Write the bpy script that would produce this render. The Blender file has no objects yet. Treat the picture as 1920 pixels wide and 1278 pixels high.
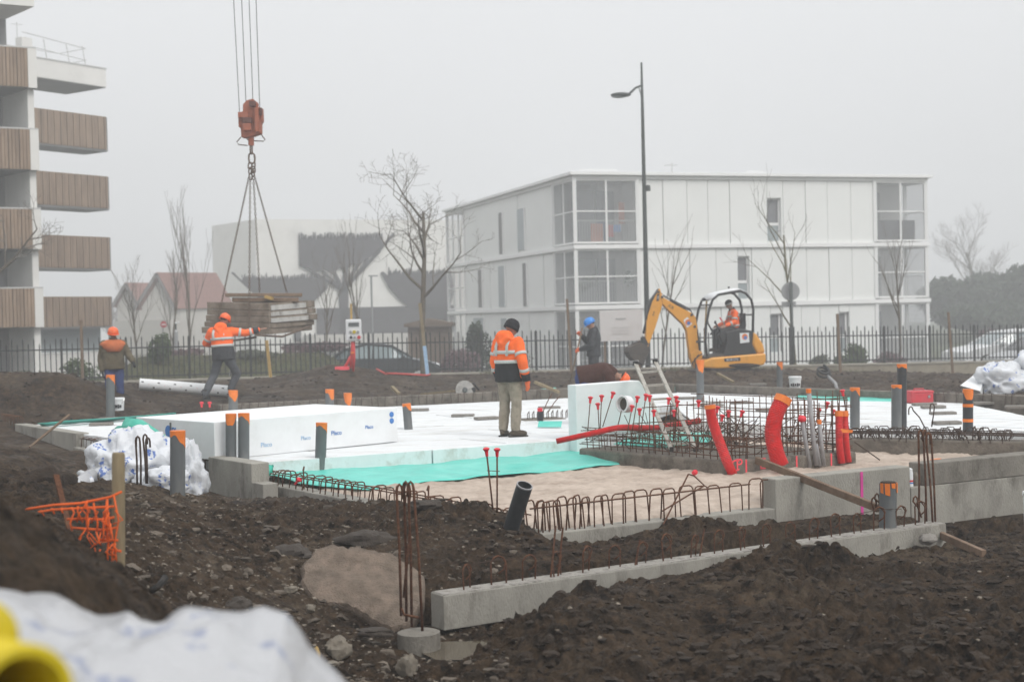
import bpy, bmesh, math, random
import numpy as np
from mathutils import Vector, Matrix
SC = bpy.context.scene
COL = SC.collection
rng = random.Random(7)
# ---------------------------------------------------------------- camera
FPX = 2667.0; HC = 1.75; PITCH = 0.0169; ROLL = 0.0235
_F = Vector((0, math.cos(PITCH), -math.sin(PITCH)))
_R0 = Vector((1, 0, 0)); _U0 = Vector((0, math.sin(PITCH), math.cos(PITCH)))
_R = _R0*math.cos(ROLL) - _U0*math.sin(ROLL)
_U = _U0*math.cos(ROLL) + _R0*math.sin(ROLL)
CAM = Vector((0, 0, HC))
cd = bpy.data.cameras.new('camera'); cam = bpy.data.objects.new('camera', cd); COL.objects.link(cam)
cam.matrix_world = Matrix(((_R.x, _U.x, -_F.x, 0), (_R.y, _U.y, -_F.y, 0), (_R.z, _U.z, -_F.z, HC), (0, 0, 0, 1)))
cd.sensor_width = 36; cd.lens = 50; cd.clip_start = .1; cd.clip_end = 2000
cd.dof.use_dof = True; cd.dof.focus_distance = 15.5; cd.dof.aperture_fstop = 2.0
SC.camera = cam
# ---------------------------------------------------------------- sky, sun, exposure
SUN_EL, SUN_AZ = math.radians(45), math.radians(138)      # azimuth clockwise from +Y: behind the camera, to the right
w = bpy.data.worlds.new('World'); SC.world = w; w.use_nodes = True
nt = w.node_tree; nt.nodes.clear()
def wn(t, **k):
    n = nt.nodes.new(t)
    for a, b in k.items(): setattr(n, a, b)
    return n
sky = wn('ShaderNodeTexSky', sky_type='NISHITA', sun_disc=False, sun_elevation=SUN_EL, sun_rotation=SUN_AZ, air_density=1.0, dust_density=4.0)
hs = wn('ShaderNodeHueSaturation'); hs.inputs['Saturation'].default_value = .12
tc = wn('ShaderNodeTexCoord'); sep = wn('ShaderNodeSeparateXYZ')
mx = wn('ShaderNodeMath', operation='MAXIMUM'); mx.inputs[1].default_value = 0
ma = wn('ShaderNodeMath', operation='MULTIPLY_ADD'); ma.inputs[1].default_value = .95; ma.inputs[2].default_value = 1.0
grey = wn('ShaderNodeVectorMath', operation='SCALE'); grey.inputs[0].default_value = (7.75, 7.85, 7.98)   # overcast sky: brighter towards the zenith
mixn = wn('ShaderNodeMixRGB'); mixn.inputs[0].default_value = .85
bg = wn('ShaderNodeBackground'); bg.inputs[1].default_value = .1
out = wn('ShaderNodeOutputWorld')
L = nt.links.new
L(sky.outputs[0], hs.inputs['Color']); L(tc.outputs['Generated'], sep.inputs[0]); L(sep.outputs['Z'], mx.inputs[0])
L(mx.outputs[0], ma.inputs[0]); L(ma.outputs[0], grey.inputs['Scale'])
L(hs.outputs[0], mixn.inputs[1]); L(grey.outputs[0], mixn.inputs[2]); L(mixn.outputs[0], bg.inputs[0]); L(bg.outputs[0], out.inputs[0])
sd = bpy.data.lights.new('sun', 'SUN'); sd.energy = 1.5; sd.angle = math.radians(22); sd.color = (1, .97, .93)
so = bpy.data.objects.new('sun', sd); COL.objects.link(so)
sdir = Vector((math.sin(SUN_AZ)*math.cos(SUN_EL), math.cos(SUN_AZ)*math.cos(SUN_EL), math.sin(SUN_EL)))
so.rotation_euler = sdir.to_track_quat('Z', 'Y').to_euler(); so.location = (5, -8, 30)
vs = SC.view_settings; vs.view_transform = 'Standard'; vs.look = 'None'; vs.exposure = 0; vs.gamma = 1
SC.render.engine = 'CYCLES'
cy = SC.cycles; cy.use_denoising = True; cy.denoiser = 'OPENIMAGEDENOISE'; cy.max_bounces = 6; cy.diffuse_bounces = 3
cy.volume_bounces = 3; cy.transparent_max_bounces = 8; cy.transmission_bounces = 4; cy.caustics_reflective = False; cy.caustics_refractive = False
# ---------------------------------------------------------------- pixel to place
def ray(px, py): return _F + _R*((px-960)/FPX) - _U*((py-639)/FPX)
def G(px, py, z=0.0):                                # where the ray through a pixel meets height z
    d = ray(px, py); return CAM + d*((z-HC)/d.z)
def D(px, py, dep):                                  # the point of the ray at distance dep
    d = ray(px, py); return CAM + d*(dep/d.y)
def ZAT(px, py, dep): return D(px, py, dep).z
def XY(px, dep, z=0.0):                              # point of height z seen in picture column px at distance dep
    p = D(px, 639, dep)
    for _ in range(3):
        py = 639 - ((Vector((p.x, dep, z))-CAM).dot(_U))/((Vector((p.x, dep, z))-CAM).dot(_F))*FPX
        p = D(px, py, dep)
    return Vector((p.x, dep, z))
# ---------------------------------------------------------------- noise
def _hash(ix, iy, iz, s):
    h = (ix.astype(np.int64)*374761393 + iy.astype(np.int64)*668265263 + iz.astype(np.int64)*2147483647 + s*974634777) & 0xFFFFFFFF
    h = ((h ^ (h >> 13))*1274126177) & 0xFFFFFFFF
    return ((h ^ (h >> 16)) & 0xFFFF)/65535.0
def vnoise(x, y, s=0, z=None):
    z = np.zeros_like(x) if z is None else z
    ix, iy, iz = np.floor(x), np.floor(y), np.floor(z); fx, fy, fz = x-ix, y-iy, z-iz
    fx, fy, fz = [t*t*t*(t*(t*6-15)+10) for t in (fx, fy, fz)]
    def c(a, b, e): return _hash(ix+a, iy+b, iz+e, s)
    def pl(e):
        a = c(0, 0, e)*(1-fx)+c(1, 0, e)*fx; b = c(0, 1, e)*(1-fx)+c(1, 1, e)*fx
        return a*(1-fy)+b*fy
    return (pl(0) if not fz.any() else pl(0)*(1-fz)+pl(1)*fz)*2-1
def fbm(x, y, o=4, s=0, g=.5, z=None):
    t = 0; a = 1.0
    for i in range(o):
        cs, sn = math.cos(i*1.1), math.sin(i*1.1)
        t = t + a*vnoise((x*cs-y*sn)*2**i+i*17.3, (x*sn+y*cs)*2**i+i*9.1, s+i, None if z is None else z*2**i); a *= g
    return t
def billow(x, y, o=3, s=0, g=.55):
    t = 0; a = 1.0
    for i in range(o):
        cs, sn = math.cos(i*1.3+.4), math.sin(i*1.3+.4)
        t = t + a*(1-np.abs(vnoise((x*cs-y*sn)*2**i+i*7.7, (x*sn+y*cs)*2**i+i*3.3, s+i))*2); a *= g
    return t
# ---------------------------------------------------------------- materials
MATS = {}
def M(name, col, rough=.8, var=.12, scale=4.0, col2=None, spec=.3, metal=0, bump=0, bscale=30, dirt=None, dscale=3, damt=.5, stretch=(1, 1, 1), trans=0, alpha=1, attr=None):
    if name in MATS: return MATS[name]
    m = bpy.data.materials.new(name); m.use_nodes = True; t = m.node_tree; n = t.nodes; b = n['Principled BSDF']
    tc = n.new('ShaderNodeTexCoord'); mp = n.new('ShaderNodeMapping'); mp.inputs['Scale'].default_value = stretch
    t.links.new(tc.outputs['Object'], mp.inputs[0])
    no = n.new('ShaderNodeTexNoise'); no.inputs['Scale'].default_value = scale; no.inputs['Detail'].default_value = 6; no.inputs['Roughness'].default_value = .65
    t.links.new(mp.outputs[0], no.inputs['Vector'])
    rp = n.new('ShaderNodeValToRGB'); rp.color_ramp.elements[0].position = .3; rp.color_ramp.elements[1].position = .7
    c1 = [max(0, c*(1-var)) for c in col]; c2 = list(col2) if col2 else [min(1, c*(1+var)) for c in col]
    rp.color_ramp.elements[0].color = (*c1, 1); rp.color_ramp.elements[1].color = (*c2, 1)
    t.links.new(no.outputs['Fac'], rp.inputs[0]); cur = rp.outputs[0]
    if dirt:
        n2 = n.new('ShaderNodeTexNoise'); n2.inputs['Scale'].default_value = dscale; n2.inputs['Detail'].default_value = 8; n2.inputs['Roughness'].default_value = .7
        t.links.new(mp.outputs[0], n2.inputs['Vector'])
        r2 = n.new('ShaderNodeValToRGB'); r2.color_ramp.elements[0].position = .5; r2.color_ramp.elements[0].color = (0, 0, 0, 1)
        r2.color_ramp.elements[1].position = .7; r2.color_ramp.elements[1].color = (damt, damt, damt, 1)
        t.links.new(n2.outputs['Fac'], r2.inputs[0])
        mi = n.new('ShaderNodeMixRGB'); mi.inputs[2].default_value = (*dirt, 1)
        t.links.new(r2.outputs[0], mi.inputs[0]); t.links.new(cur, mi.inputs[1]); cur = mi.outputs[0]
    t.links.new(cur, b.inputs['Base Color'])
    b.inputs['Roughness'].default_value = rough; b.inputs['Metallic'].default_value = metal; b.inputs['Specular IOR Level'].default_value = spec
    if trans: b.inputs['Transmission Weight'].default_value = trans
    if alpha < 1: b.inputs['Alpha'].default_value = alpha
    if bump:
        n3 = n.new('ShaderNodeTexNoise'); n3.inputs['Scale'].default_value = bscale; n3.inputs['Detail'].default_value = 5
        t.links.new(mp.outputs[0], n3.inputs['Vector'])
        bp = n.new('ShaderNodeBump'); bp.inputs['Strength'].default_value = bump; bp.inputs['Distance'].default_value = .02
        t.links.new(n3.outputs['Fac'], bp.inputs['Height']); t.links.new(bp.outputs[0], b.inputs['Normal'])
    MATS[name] = m; return m
M('concrete', (.31, .295, .26), .85, .2, 2.2, bump=.5, bscale=70, dirt=(.09, .08, .066), dscale=3.2, damt=.8, stretch=(1, 1, .45))
M('concrete_old', (.20, .185, .16), .9, .25, 4, bump=.6, bscale=60, dirt=(.075, .065, .052), dscale=5, damt=.8, stretch=(1, 1, .5))
M('concrete_dirty', (.17, .15, .125), .9, .3, 6, bump=.7, bscale=40, dirt=(.05, .04, .032), dscale=5, damt=.85)
M('concrete_top', (.34, .32, .29), .95, .25, 25, bump=.8, bscale=90, dirt=(.06, .05, .04), dscale=12, damt=.9)
M('eps', (.73, .75, .76), .8, .04, 8, spec=.15, bump=.15, bscale=200, dirt=(.40, .35, .29), dscale=3.2, damt=.6, stretch=(.45, 2.0, 1))
M('eps_block', (.77, .79, .80), .75, .03, 6, spec=.15, bump=.1, bscale=250, dirt=(.62, .62, .60), dscale=2.5, damt=.35)
M('teal', (.10, .56, .47), .4, .14, 3, spec=.4, bump=.5, bscale=9, dirt=(.30, .62, .55), dscale=1.6, damt=.4)
M('teal_dark', (.03, .42, .31), .4, .15, 5, spec=.5, bump=.3, bscale=9)
M('rust', (.10, .042, .022), .85, .45, 40, spec=.25, dirt=(.17, .09, .05), dscale=20, damt=.6)
M('rust_dark', (.06, .038, .028), .85, .4, 40, spec=.25)
M('red_cap', (.72, .025, .045), .4, .12, 6, spec=.5)
M('red_tube', (.62, .02, .022), .45, .15, 8, spec=.45, dirt=(.2, .06, .05), dscale=9, damt=.5)
M('pvc', (.115, .125, .13), .5, .15, 9, spec=.4, dirt=(.2, .19, .17), dscale=6, damt=.5, stretch=(1, 1, .3))
M('pvc_dark', (.03, .034, .038), .4, .2, 9, spec=.5, dirt=(.09, .085, .08), dscale=6, damt=.4)
M('pvc_light', (.28, .28, .29), .5, .12, 9, spec=.4, dirt=(.35, .33, .3), dscale=12, damt=.4)
M('tape', (.75, .19, .025), .5, .12, 10, spec=.4)
M('wood', (.20, .14, .095), .85, .3, 3, dirt=(.08, .06, .045), dscale=6, damt=.7, stretch=(6, 6, 1), bump=.4, bscale=20)
M('wood_board', (.16, .105, .07), .85, .3, 4, dirt=(.27, .21, .16), dscale=5, damt=.5, bump=.4, bscale=25)
M('wood_post', (.24, .19, .115), .85, .25, 5, stretch=(5, 5, .6), dirt=(.1, .09, .06), dscale=4, damt=.5)
M('wood_yellow', (.42, .28, .10), .8, .2, 5, stretch=(5, 5, .6))
M('form_wood', (.17, .13, .095), .9, .3, 5, col2=(.27, .225, .18), dirt=(.08, .065, .05), dscale=3, damt=.6, bump=.5, bscale=18)
M('form_pale', (.42, .41, .39), .9, .2, 5, dirt=(.14, .12, .1), dscale=6, damt=.7, bump=.4, bscale=18)
M('slat', (.285, .205, .145), .85, .25, 1.5, stretch=(3, 3, .4), dirt=(.15, .105, .075), dscale=1.2, damt=.6)
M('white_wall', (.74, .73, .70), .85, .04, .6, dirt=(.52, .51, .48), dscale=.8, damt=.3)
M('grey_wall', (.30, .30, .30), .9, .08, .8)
M('panel_white', (.80, .81, .79), .6, .025, .5, dirt=(.72, .73, .71), dscale=.4, damt=.5)
M('band_white', (.82, .82, .81), .5, .03, 1)
M('joint', (.52, .52, .51), .8, .05, 2)
M('glass', (.46, .48, .49), .12, .1, 1, spec=.5, alpha=.38)
M('glass_dark', (.19, .195, .205), .15, .2, .7, spec=.6)
M('glass_pale', (.30, .34, .35), .3, .1, .7, spec=.5)
M('interior', (.22, .215, .21), .9, .1, .8)
M('interior_light', (.60, .59, .57), .9, .08, .8)
M('louvre', (.24, .235, .235), .8, .2, 2)
M('roof_tile', (.25, .135, .115), .85, .2, 6)
M('house_wall', (.50, .48, .45), .9, .06, .8)
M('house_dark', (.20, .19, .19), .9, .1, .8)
M('mural', (.055, .05, .055), .8, .2, 2)
M('fence_black', (.022, .025, .026), .6, .2, 20, spec=.4)
M('lamp_green', (.045, .055, .05), .55, .15, 4, spec=.4)
M('wall_beige', (.27, .235, .18), .9, .15, 2, dirt=(.14, .125, .09), dscale=1.5, damt=.7, bump=.3)
M('kerb', (.36, .33, .28), .9, .12, 3, dirt=(.2, .18, .14), dscale=2, damt=.5)
M('bark', (.12, .10, .075), .95, .3, 6, dirt=(.16, .14, .10), dscale=5, damt=.6)
M('bark_green', (.14, .125, .07), .95, .3, 6)
M('twig', (.19, .17, .15), .95, .2, 6)
M('leaf_dark', (.035, .048, .03), .9, .35, 8)
M('leaf', (.06, .085, .035), .9, .4, 8)
M('leaf_grey', (.10, .11, .08), .9, .3, 8)
M('purple_twig', (.13, .085, .09), .95, .2, 8)
M('orange_hivis', (1.0, .155, .03), .75, .08, 14, spec=.2, bump=.15, bscale=25)
M('reflective', (.48, .49, .47), .4, .06, 20, spec=.6)
M('black_cloth', (.018, .018, .021), .9, .3, 12, bump=.2)
M('charcoal_cloth', (.04, .042, .046), .9, .25, 12, bump=.2)
M('khaki', (.27, .235, .185), .95, .15, 10, bump=.25, dirt=(.10, .085, .06), dscale=7, damt=.6)
M('grey_trouser', (.085, .09, .10), .95, .2, 9, bump=.25)
M('blue_trouser', (.035, .055, .16), .95, .2, 9, bump=.25)
M('olive_jacket', (.105, .085, .052), .95, .25, 9, bump=.25)
M('orange_cloth', (.50, .14, .05), .95, .15, 9, bump=.2)
M('brown_jacket', (.06, .025, .02), .95, .3, 60, bump=.4, bscale=200)
M('skin', (.34, .19, .135), .6, .08, 12, spec=.3)
M('skin_dark', (.21, .115, .08), .6, .08, 12, spec=.3)
M('hair', (.03, .025, .02), .9, .2, 30)
M('helmet_orange', (.85, .13, .02), .35, .05, 4, spec=.5)
M('helmet_blue', (.03, .22, .62), .35, .05, 4, spec=.5)
M('boot', (.07, .055, .04), .9, .3, 15)
M('glove', (.70, .14, .05), .85, .12, 20)
M('yellow_paint', (.75, .33, .025), .4, .06, 3, spec=.45, dirt=(.36, .19, .05), dscale=3, damt=.45)
M('black_steel', (.02, .021, .022), .5, .2, 8, spec=.4)
M('dark_steel', (.07, .06, .052), .7, .3, 8, dirt=(.12, .09, .06), dscale=6, damt=.5)
M('rubber', (.025, .024, .023), .9, .25, 12, dirt=(.10, .08, .06), dscale=6, damt=.8)
M('chrome', (.55, .55, .55), .25, .05, 5, metal=.9)
M('hook_red', (.33, .105, .06), .7, .15, 6, dirt=(.25, .10, .07), dscale=5, damt=.6)
M('hook_dark', (.12, .055, .045), .8, .2, 6)
M('steel_cable', (.13, .125, .13), .6, .2, 20)
M('chain', (.14, .10, .075), .7, .25, 20, metal=.3)
M('aluminium', (.40, .38, .34), .45, .2, 15, metal=.35, dirt=(.25, .22, .17), dscale=14, damt=.7)
M('white_plastic', (.74, .75, .76), .45, .04, 5, spec=.4)
M('blue_print', (.06, .20, .52), .6, .15, 20)
M('pale_blue_print', (.35, .52, .72), .6, .15, 20)
M('black_print', (.03, .03, .035), .6, .1, 20)
M('pink_paint', (.90, .10, .13), .7, .12, 9)
M('magenta_paint', (.62, .06, .30), .8, .15, 9)
M('orange_net', (.80, .13, .02), .6, .12, 10)
M('yellow_hose', (.55, .43, .012), .45, .12, 6, spec=.4)
M('car_dark', (.05, .055, .06), .25, .1, 3, spec=.6)
M('car_white', (.70, .71, .72), .25, .03, 3, spec=.6)
M('car_silver', (.42, .43, .44), .3, .04, 3, spec=.6)
M('car_glass', (.20, .25, .26), .1, .15, 1.5, spec=.8)
M('car_glass_dark', (.03, .032, .035), .12, .15, 1.5, spec=.8)
M('tool_red', (.50, .03, .045), .45, .12, 4, spec=.4, dirt=(.3, .08, .08), dscale=5, damt=.5)
M('red_stand', (.52, .035, .035), .5, .12, 4)
M('stone', (.145, .115, .088), .92, .3, 7, bump=1.0, bscale=60, dirt=(.07, .053, .04), dscale=4, damt=.8, col2=(.235, .18, .14))
M('stone_dark', (.055, .045, .037), .8, .3, 5, bump=.6, bscale=40)
M('stone_pale', (.20, .175, .14), .9, .35, 8, bump=.7, dirt=(.06, .046, .034), dscale=9, damt=.85)
M('block_grey', (.22, .205, .185), .9, .15, 8, bump=.4, dirt=(.12, .11, .09), dscale=9, damt=.5)
M('lead', (.12, .13, .13), .6, .1, 5)
M('shed_wood', (.16, .12, .09), .9, .15, 3)
M('sign_red', (.45, .05, .06), .6, .05, 3)
M('sign_back', (.33, .335, .34), .5, .06, 3, metal=.3)
M('board_white', (.66, .64, .63), .7, .03, 2, dirt=(.55, .50, .48), dscale=2, damt=.5)
M('cable_red', (.50, .06, .05), .6, .1, 5)
M('wall_mud', (.06, .05, .042), .95, .3, 8, bump=.6, bscale=40)
# ---------------------------------------------------------------- mesh builder
def off(o):
    v = Vector((0, 0, 0))
    while o: v += o.location; o = o.parent
    return v
class MB:
    def __init__(s): s.v = []; s.f = []; s.m = []; s.cm = 0
    def add(s, vs, fs):
        b = len(s.v); s.v += [tuple(x) for x in vs]; s.f += [tuple(i+b for i in f) for f in fs]; s.m += [s.cm]*len(fs); return s
    def box(s, c, sz, R=None):
        c = Vector(c); h = Vector(sz)*.5; vs = []
        for k in range(8):
            p = Vector((h.x if k & 1 else -h.x, h.y if k & 2 else -h.y, h.z if k & 4 else -h.z))
            vs.append(c + (R @ p if R else p))
        return s.add(vs, [(0, 2, 3, 1), (4, 5, 7, 6), (0, 1, 5, 4), (2, 6, 7, 3), (0, 4, 6, 2), (1, 3, 7, 5)])
    def bar(s, a, b, wd, ht, up=(0, 0, 1)):
        a, b = Vector(a), Vector(b); x = (b-a); l = x.length; x.normalize(); u = Vector(up)
        if abs(x.dot(u)) > .95: u = Vector((1, 0, 0))
        y = u.cross(x).normalized(); z = x.cross(y)
        return s.box((a+b)/2, (l, wd, ht), Matrix((x, y, z)).transposed())
    def wallp(s, a, b, th, zb, zt0, zt1=None, side=0):   # wall between two ground points; side shifts it off the line
        a, b = Vector(a), Vector(b); zt1 = zt0 if zt1 is None else zt1
        d = Vector((b.x-a.x, b.y-a.y, 0)).normalized(); n = Vector((-d.y, d.x, 0))*th
        o = n*(-.5+side)
        P = [(a+o, zb), (b+o, zb), (b+o+n, zb), (a+o+n, zb), (a+o, zt0), (b+o, zt1), (b+o+n, zt1), (a+o+n, zt0)]
        return s.add([(p.x, p.y, z) for p, z in P], [(3, 2, 1, 0), (4, 5, 6, 7), (0, 1, 5, 4), (1, 2, 6, 5), (2, 3, 7, 6), (3, 0, 4, 7)])
    def tube(s, pts, r, n=8, cap=True, flat=1.0):
        pts = [Vector(p) for p in pts]; k = len(pts)
        rs = r if isinstance(r, (list, tuple)) else [r]*k
        b = len(s.v); prev = None
        for i, p in enumerate(pts):
            t = (pts[min(i+1, k-1)]-pts[max(i-1, 0)])
            if t.length < 1e-9: t = Vector((0, 0, 1))
            t.normalize()
            if prev is None:
                u = Vector((0, 0, 1)) if abs(t.z) < .9 else Vector((1, 0, 0))
            else: u = prev
            x = (u - t*u.dot(t))
            if x.length < 1e-6: x = t.orthogonal()
            x.normalize(); y = t.cross(x); prev = x
            for j in range(n):
                a = 2*math.pi*j/n; s.v.append(tuple(p + x*(math.cos(a)*rs[i]) + y*(math.sin(a)*rs[i]*flat)))
        for i in range(k-1):
            for j in range(n):
                j2 = (j+1) % n; s.f.append((b+i*n+j, b+i*n+j2, b+(i+1)*n+j2, b+(i+1)*n+j)); s.m.append(s.cm)
        if cap:
            s.f.append(tuple(b+j for j in range(n))[::-1]); s.f.append(tuple(b+(k-1)*n+j for j in range(n))); s.m += [s.cm]*2
        return s
    def prism(s, poly, ext):                            # planar outline pushed along ext
        poly = [Vector(p) for p in poly]; e = Vector(ext); n = len(poly)
        return s.add(poly+[p+e for p in poly], [tuple(range(n))[::-1], tuple(range(n, 2*n))] + [(i, (i+1) % n, n+(i+1) % n, n+i) for i in range(n)])
    def lathe(s, prof, n=16, o=(0, 0, 0), ax=(0, 0, 1), cap=True, x0=None):
        o = Vector(o); z = Vector(ax).normalized(); x = x0 or z.orthogonal().normalized(); y = z.cross(x); b = len(s.v); k = len(prof)
        for r, h in prof:
            for j in range(n):
                a = 2*math.pi*j/n; s.v.append(tuple(o + z*h + (x*math.cos(a)+y*math.sin(a))*r))
        for i in range(k-1):
            for j in range(n):
                j2 = (j+1) % n; s.f.append((b+i*n+j, b+i*n+j2, b+(i+1)*n+j2, b+(i+1)*n+j)); s.m.append(s.cm)
        if cap:
            s.f.append(tuple(b+j for j in range(n))[::-1]); s.f.append(tuple(b+(k-1)*n+j for j in range(n))); s.m += [s.cm]*2
        return s
    def loft(s, rings, cap=True):
        n = len(rings[0]); b = len(s.v)
        for r in rings: s.v += [tuple(p) for p in r]
        for i in range(len(rings)-1):
            for j in range(n):
                j2 = (j+1) % n; s.f.append((b+i*n+j, b+i*n+j2, b+(i+1)*n+j2, b+(i+1)*n+j)); s.m.append(s.cm)
        if cap:
            s.f.append(tuple(b+j for j in range(n))[::-1]); s.f.append(tuple(b+(len(rings)-1)*n+j for j in range(n))); s.m += [s.cm]*2
        return s
    def ell(s, c, r, R=None, nu=14, nv=9):
        c = Vector(c); rings = []
        for i in range(nv+1):
            t = math.pi*i/nv; rr = max(math.sin(t), .02); ring = []
            for j in range(nu):
                a = 2*math.pi*j/nu; p = Vector((r[0]*rr*math.cos(a), r[1]*rr*math.sin(a), -r[2]*math.cos(t)))
                ring.append(c + (R @ p if R else p))
            rings.append(ring)
        return s.loft(rings)
    def grid(s, P):                                     # P[i][j] points
        b = len(s.v); n, m = len(P), len(P[0])
        for r in P: s.v += [tuple(p) for p in r]
        for i in range(n-1):
            for j in range(m-1):
                s.f.append((b+i*m+j, b+i*m+j+1, b+(i+1)*m+j+1, b+(i+1)*m+j)); s.m.append(s.cm)
        return s
    def mesh(s, name, o=Vector((0, 0, 0))):
        me = bpy.data.meshes.new(name); me.from_pydata([(x-o.x, y-o.y, z-o.z) for x, y, z in s.v], [], s.f)
        if any(s.m): me.polygons.foreach_set('material_index', s.m)
        bm = bmesh.new(); bm.from_mesh(me); bmesh.ops.recalc_face_normals(bm, faces=bm.faces); bm.to_mesh(me); bm.free()
        return me
    def build(s, name, mat, parent=None, smooth=False, bevel=0, base=None, label=None, cat=None, group=None, kind=None, thick=0):
        if parent is not None: o = off(parent)
        elif base is not None: o = Vector(base)
        else:
            a = np.array(s.v); o = Vector(((a[:, 0].min()+a[:, 0].max())/2, (a[:, 1].min()+a[:, 1].max())/2, a[:, 2].min()))
        me = s.mesh(name, o); ob = bpy.data.objects.new(name, me); COL.objects.link(ob)
        if parent is not None: ob.parent = parent
        else: ob.location = o
        for mm in (mat if isinstance(mat, (list, tuple)) else [mat]): me.materials.append(MATS[mm] if isinstance(mm, str) else mm)
        if smooth:
            me.polygons.foreach_set('use_smooth', [True]*len(me.polygons))
            if smooth == 'auto': 
                try: me.set_sharp_from_angle(angle=.7)
                except Exception: pass
        if thick:
            md = ob.modifiers.new('thickness', 'SOLIDIFY'); md.thickness = thick
        if bevel:
            md = ob.modifiers.new('bevel', 'BEVEL'); md.width = bevel; md.segments = 2; md.limit_method = 'ANGLE'
        tag(ob, label, cat, group, kind); return ob
def tag(o, label=None, cat=None, group=None, kind=None):
    for k, v in (('label', label), ('category', cat), ('group', group), ('kind', kind)):
        if v: o[k] = v
    return o
def thing(name, label, cat, loc=(0, 0, 0), group=None):
    o = bpy.data.objects.new(name, None); COL.objects.link(o); o.location = loc; o.empty_display_size = .1
    return tag(o, label, cat, group)
def copyp(src, parent, loc, rz=0, scale=None):
    o = src.copy(); COL.objects.link(o); o.parent = parent; o.location = loc; o.rotation_euler = (0, 0, rz)
    if scale: o.scale = scale
    return o
def text(name, s, size, mat, parent, M4, ext=.002, align='CENTER'):
    c = bpy.data.curves.new(name, 'FONT'); c.body = s; c.size = size; c.extrude = ext; c.align_x = align; c.align_y = 'CENTER'
    t = bpy.data.objects.new(name, c); COL.objects.link(t)
    bpy.context.view_layer.update()
    me = bpy.data.meshes.new_from_object(t.evaluated_get(bpy.context.evaluated_depsgraph_get()))
    bpy.data.objects.remove(t); me.transform(M4)
    me.transform(Matrix.Translation(-off(parent)))
    me.materials.clear(); me.materials.append(MATS[mat])
    o = bpy.data.objects.new(name, me); COL.objects.link(o); o.parent = parent; return o
def frame(x, z, o):                                      # 4x4 with text x axis, up axis, origin
    x = Vector(x).normalized(); z = Vector(z).normalized(); n = x.cross(z)
    return Matrix(((x.x, z.x, n.x, o[0]), (x.y, z.y, n.y, o[1]), (x.z, z.z, n.z, o[2]), (0, 0, 0, 1)))
def V2(p, z): return Vector((p[0], p[1], z))
# ================================================================ ground
W0 = Vector((.10, 13.1, 0)); WLv = Vector((-9.0, 12.5, 0)); WFv = Vector((2.54, 1.4, 0)).normalized()
def WL(s): return W0 + WLv*s                          # front-left foundation wall line
def WF(t): return W0 + WFv*t                          # front foundation wall line, t in metres
CL = WL(1.02); CB = Vector((3.6, 31.6, 0)); CR = WF(14.2)
FOOT = [W0, CR, CB, CL]
E1 = WFv; E2 = WLv.normalized()
ctrl = [ # px, py, distance
 (1000,1180,10.2),(1080,1135,10.9),(1150,1105,11.15),(1250,1092,11.5),(1340,1072,11.8),(1400,1050,11.9),(1480,1032,12.2),(1540,1025,12.6),(1580,1050,12.7),(1640,1055,12.8),(1750,1048,13.1),(1850,1030,13.5),
 (1420,1090,11.2),(1540,1080,11.6),(1050,1200,9.8),(1200,1140,10.5),
 (950,1278,9.3),(1150,1278,9.0),(1350,1278,8.8),(1550,1278,8.8),(1800,1278,8.6),(1150,1180,10.1),(1350,1150,10.4),(1600,1130,10.8),(1800,1130,11.0),(1920,1090,11.5),(1500,1200,9.8),(1250,1200,9.9),(1700,1230,9.5),(1920,1200,9.8),
 (1920,990,15.2),(1800,1005,15.0),(1750,1015,14.4),(2050,1000,14.5),(900,1192,10.7),(1000,1160,11.2),(870,1228,10.3),(800,1240,10.2),(840,1200,10.6),
 (680,1160,11.0),(600,1190,10.2),(600,1260,9.4),(450,1150,9.9),(380,1200,8.9),(300,1150,9.2),(300,1000,11.2),(450,1010,12.0),(560,1070,11.6),(620,1020,12.3),(700,1080,11.5),(300,940,13.5),(250,915,14.8),(430,955,15.2),(385,932,16.9),(465,938,16.9),(330,925,15.6),(560,955,14.6),(520,935,16.0),(660,985,13.2),
 (700,978,13.2),(760,962,13.3),(820,955,13.2),(870,970,13.0),(930,1005,12.5),(960,1010,12.6),(900,1080,11.6),(1000,1060,12.0),(1060,1035,12.5),(1100,1050,12.1),(1200,1025,12.9),(1300,1030,12.7),(1150,1000,13.3),(1265,962,13.55),(1230,985,13.4),(1320,1000,13.7),(1400,1005,13.5),(1500,1000,13.8),(1600,1000,14.1),(1680,985,14.6),
 (150,905,14.5),(60,850,18.5),(130,868,21.0),(60,833,23.0),(20,815,24.0),(190,880,18.8),(100,885,17.8),(20,900,13.5),(60,940,11.5),(140,960,12.0),(-150,850,16),(-200,760,26),(60,700,28.5),(140,708,28.5),(0,706,28),(190,745,28.5),(100,792,25.6),(30,795,26.5),(250,784,27.2),(0,790,26),
 (0,990,6.2),(60,998,6.2),(120,1014,6.4),(200,1105,6.8),(320,1158,7.6),(-200,960,6.0),(60,1150,4.6),(300,1278,5.4),(560,1300,6.5),(0,960,8.4),(100,985,8.6),(222,1100,9.0),
 (300,760,29.5),(440,755,30.5),(560,748,31.3),(620,684,37),(570,698,37),(680,692,37),(730,718,36),(520,722,36),(620,742,32.5),(640,715,34.5),(850,724,37),(760,738,33.5),(960,718,37),(1100,703,38),(1300,705,37),(1320,695,41),(1420,693,40),(1500,712,37),(1600,715,35),(1650,722,33),(1750,730,31),(1850,728,32),(1920,735,30),
 (10,724,42.5),(400,728,43.5),(870,706,46.3),(1250,698,48.8),(1500,700,50),(1800,714,51),(1950,714,52)]
cp = []
ctrl += [(0,985,5.2),(100,1010,5.4)]
for a, b, d in ctrl:
    p = D(a, b, d); cp.append((p.x, p.y, p.z))
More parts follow.
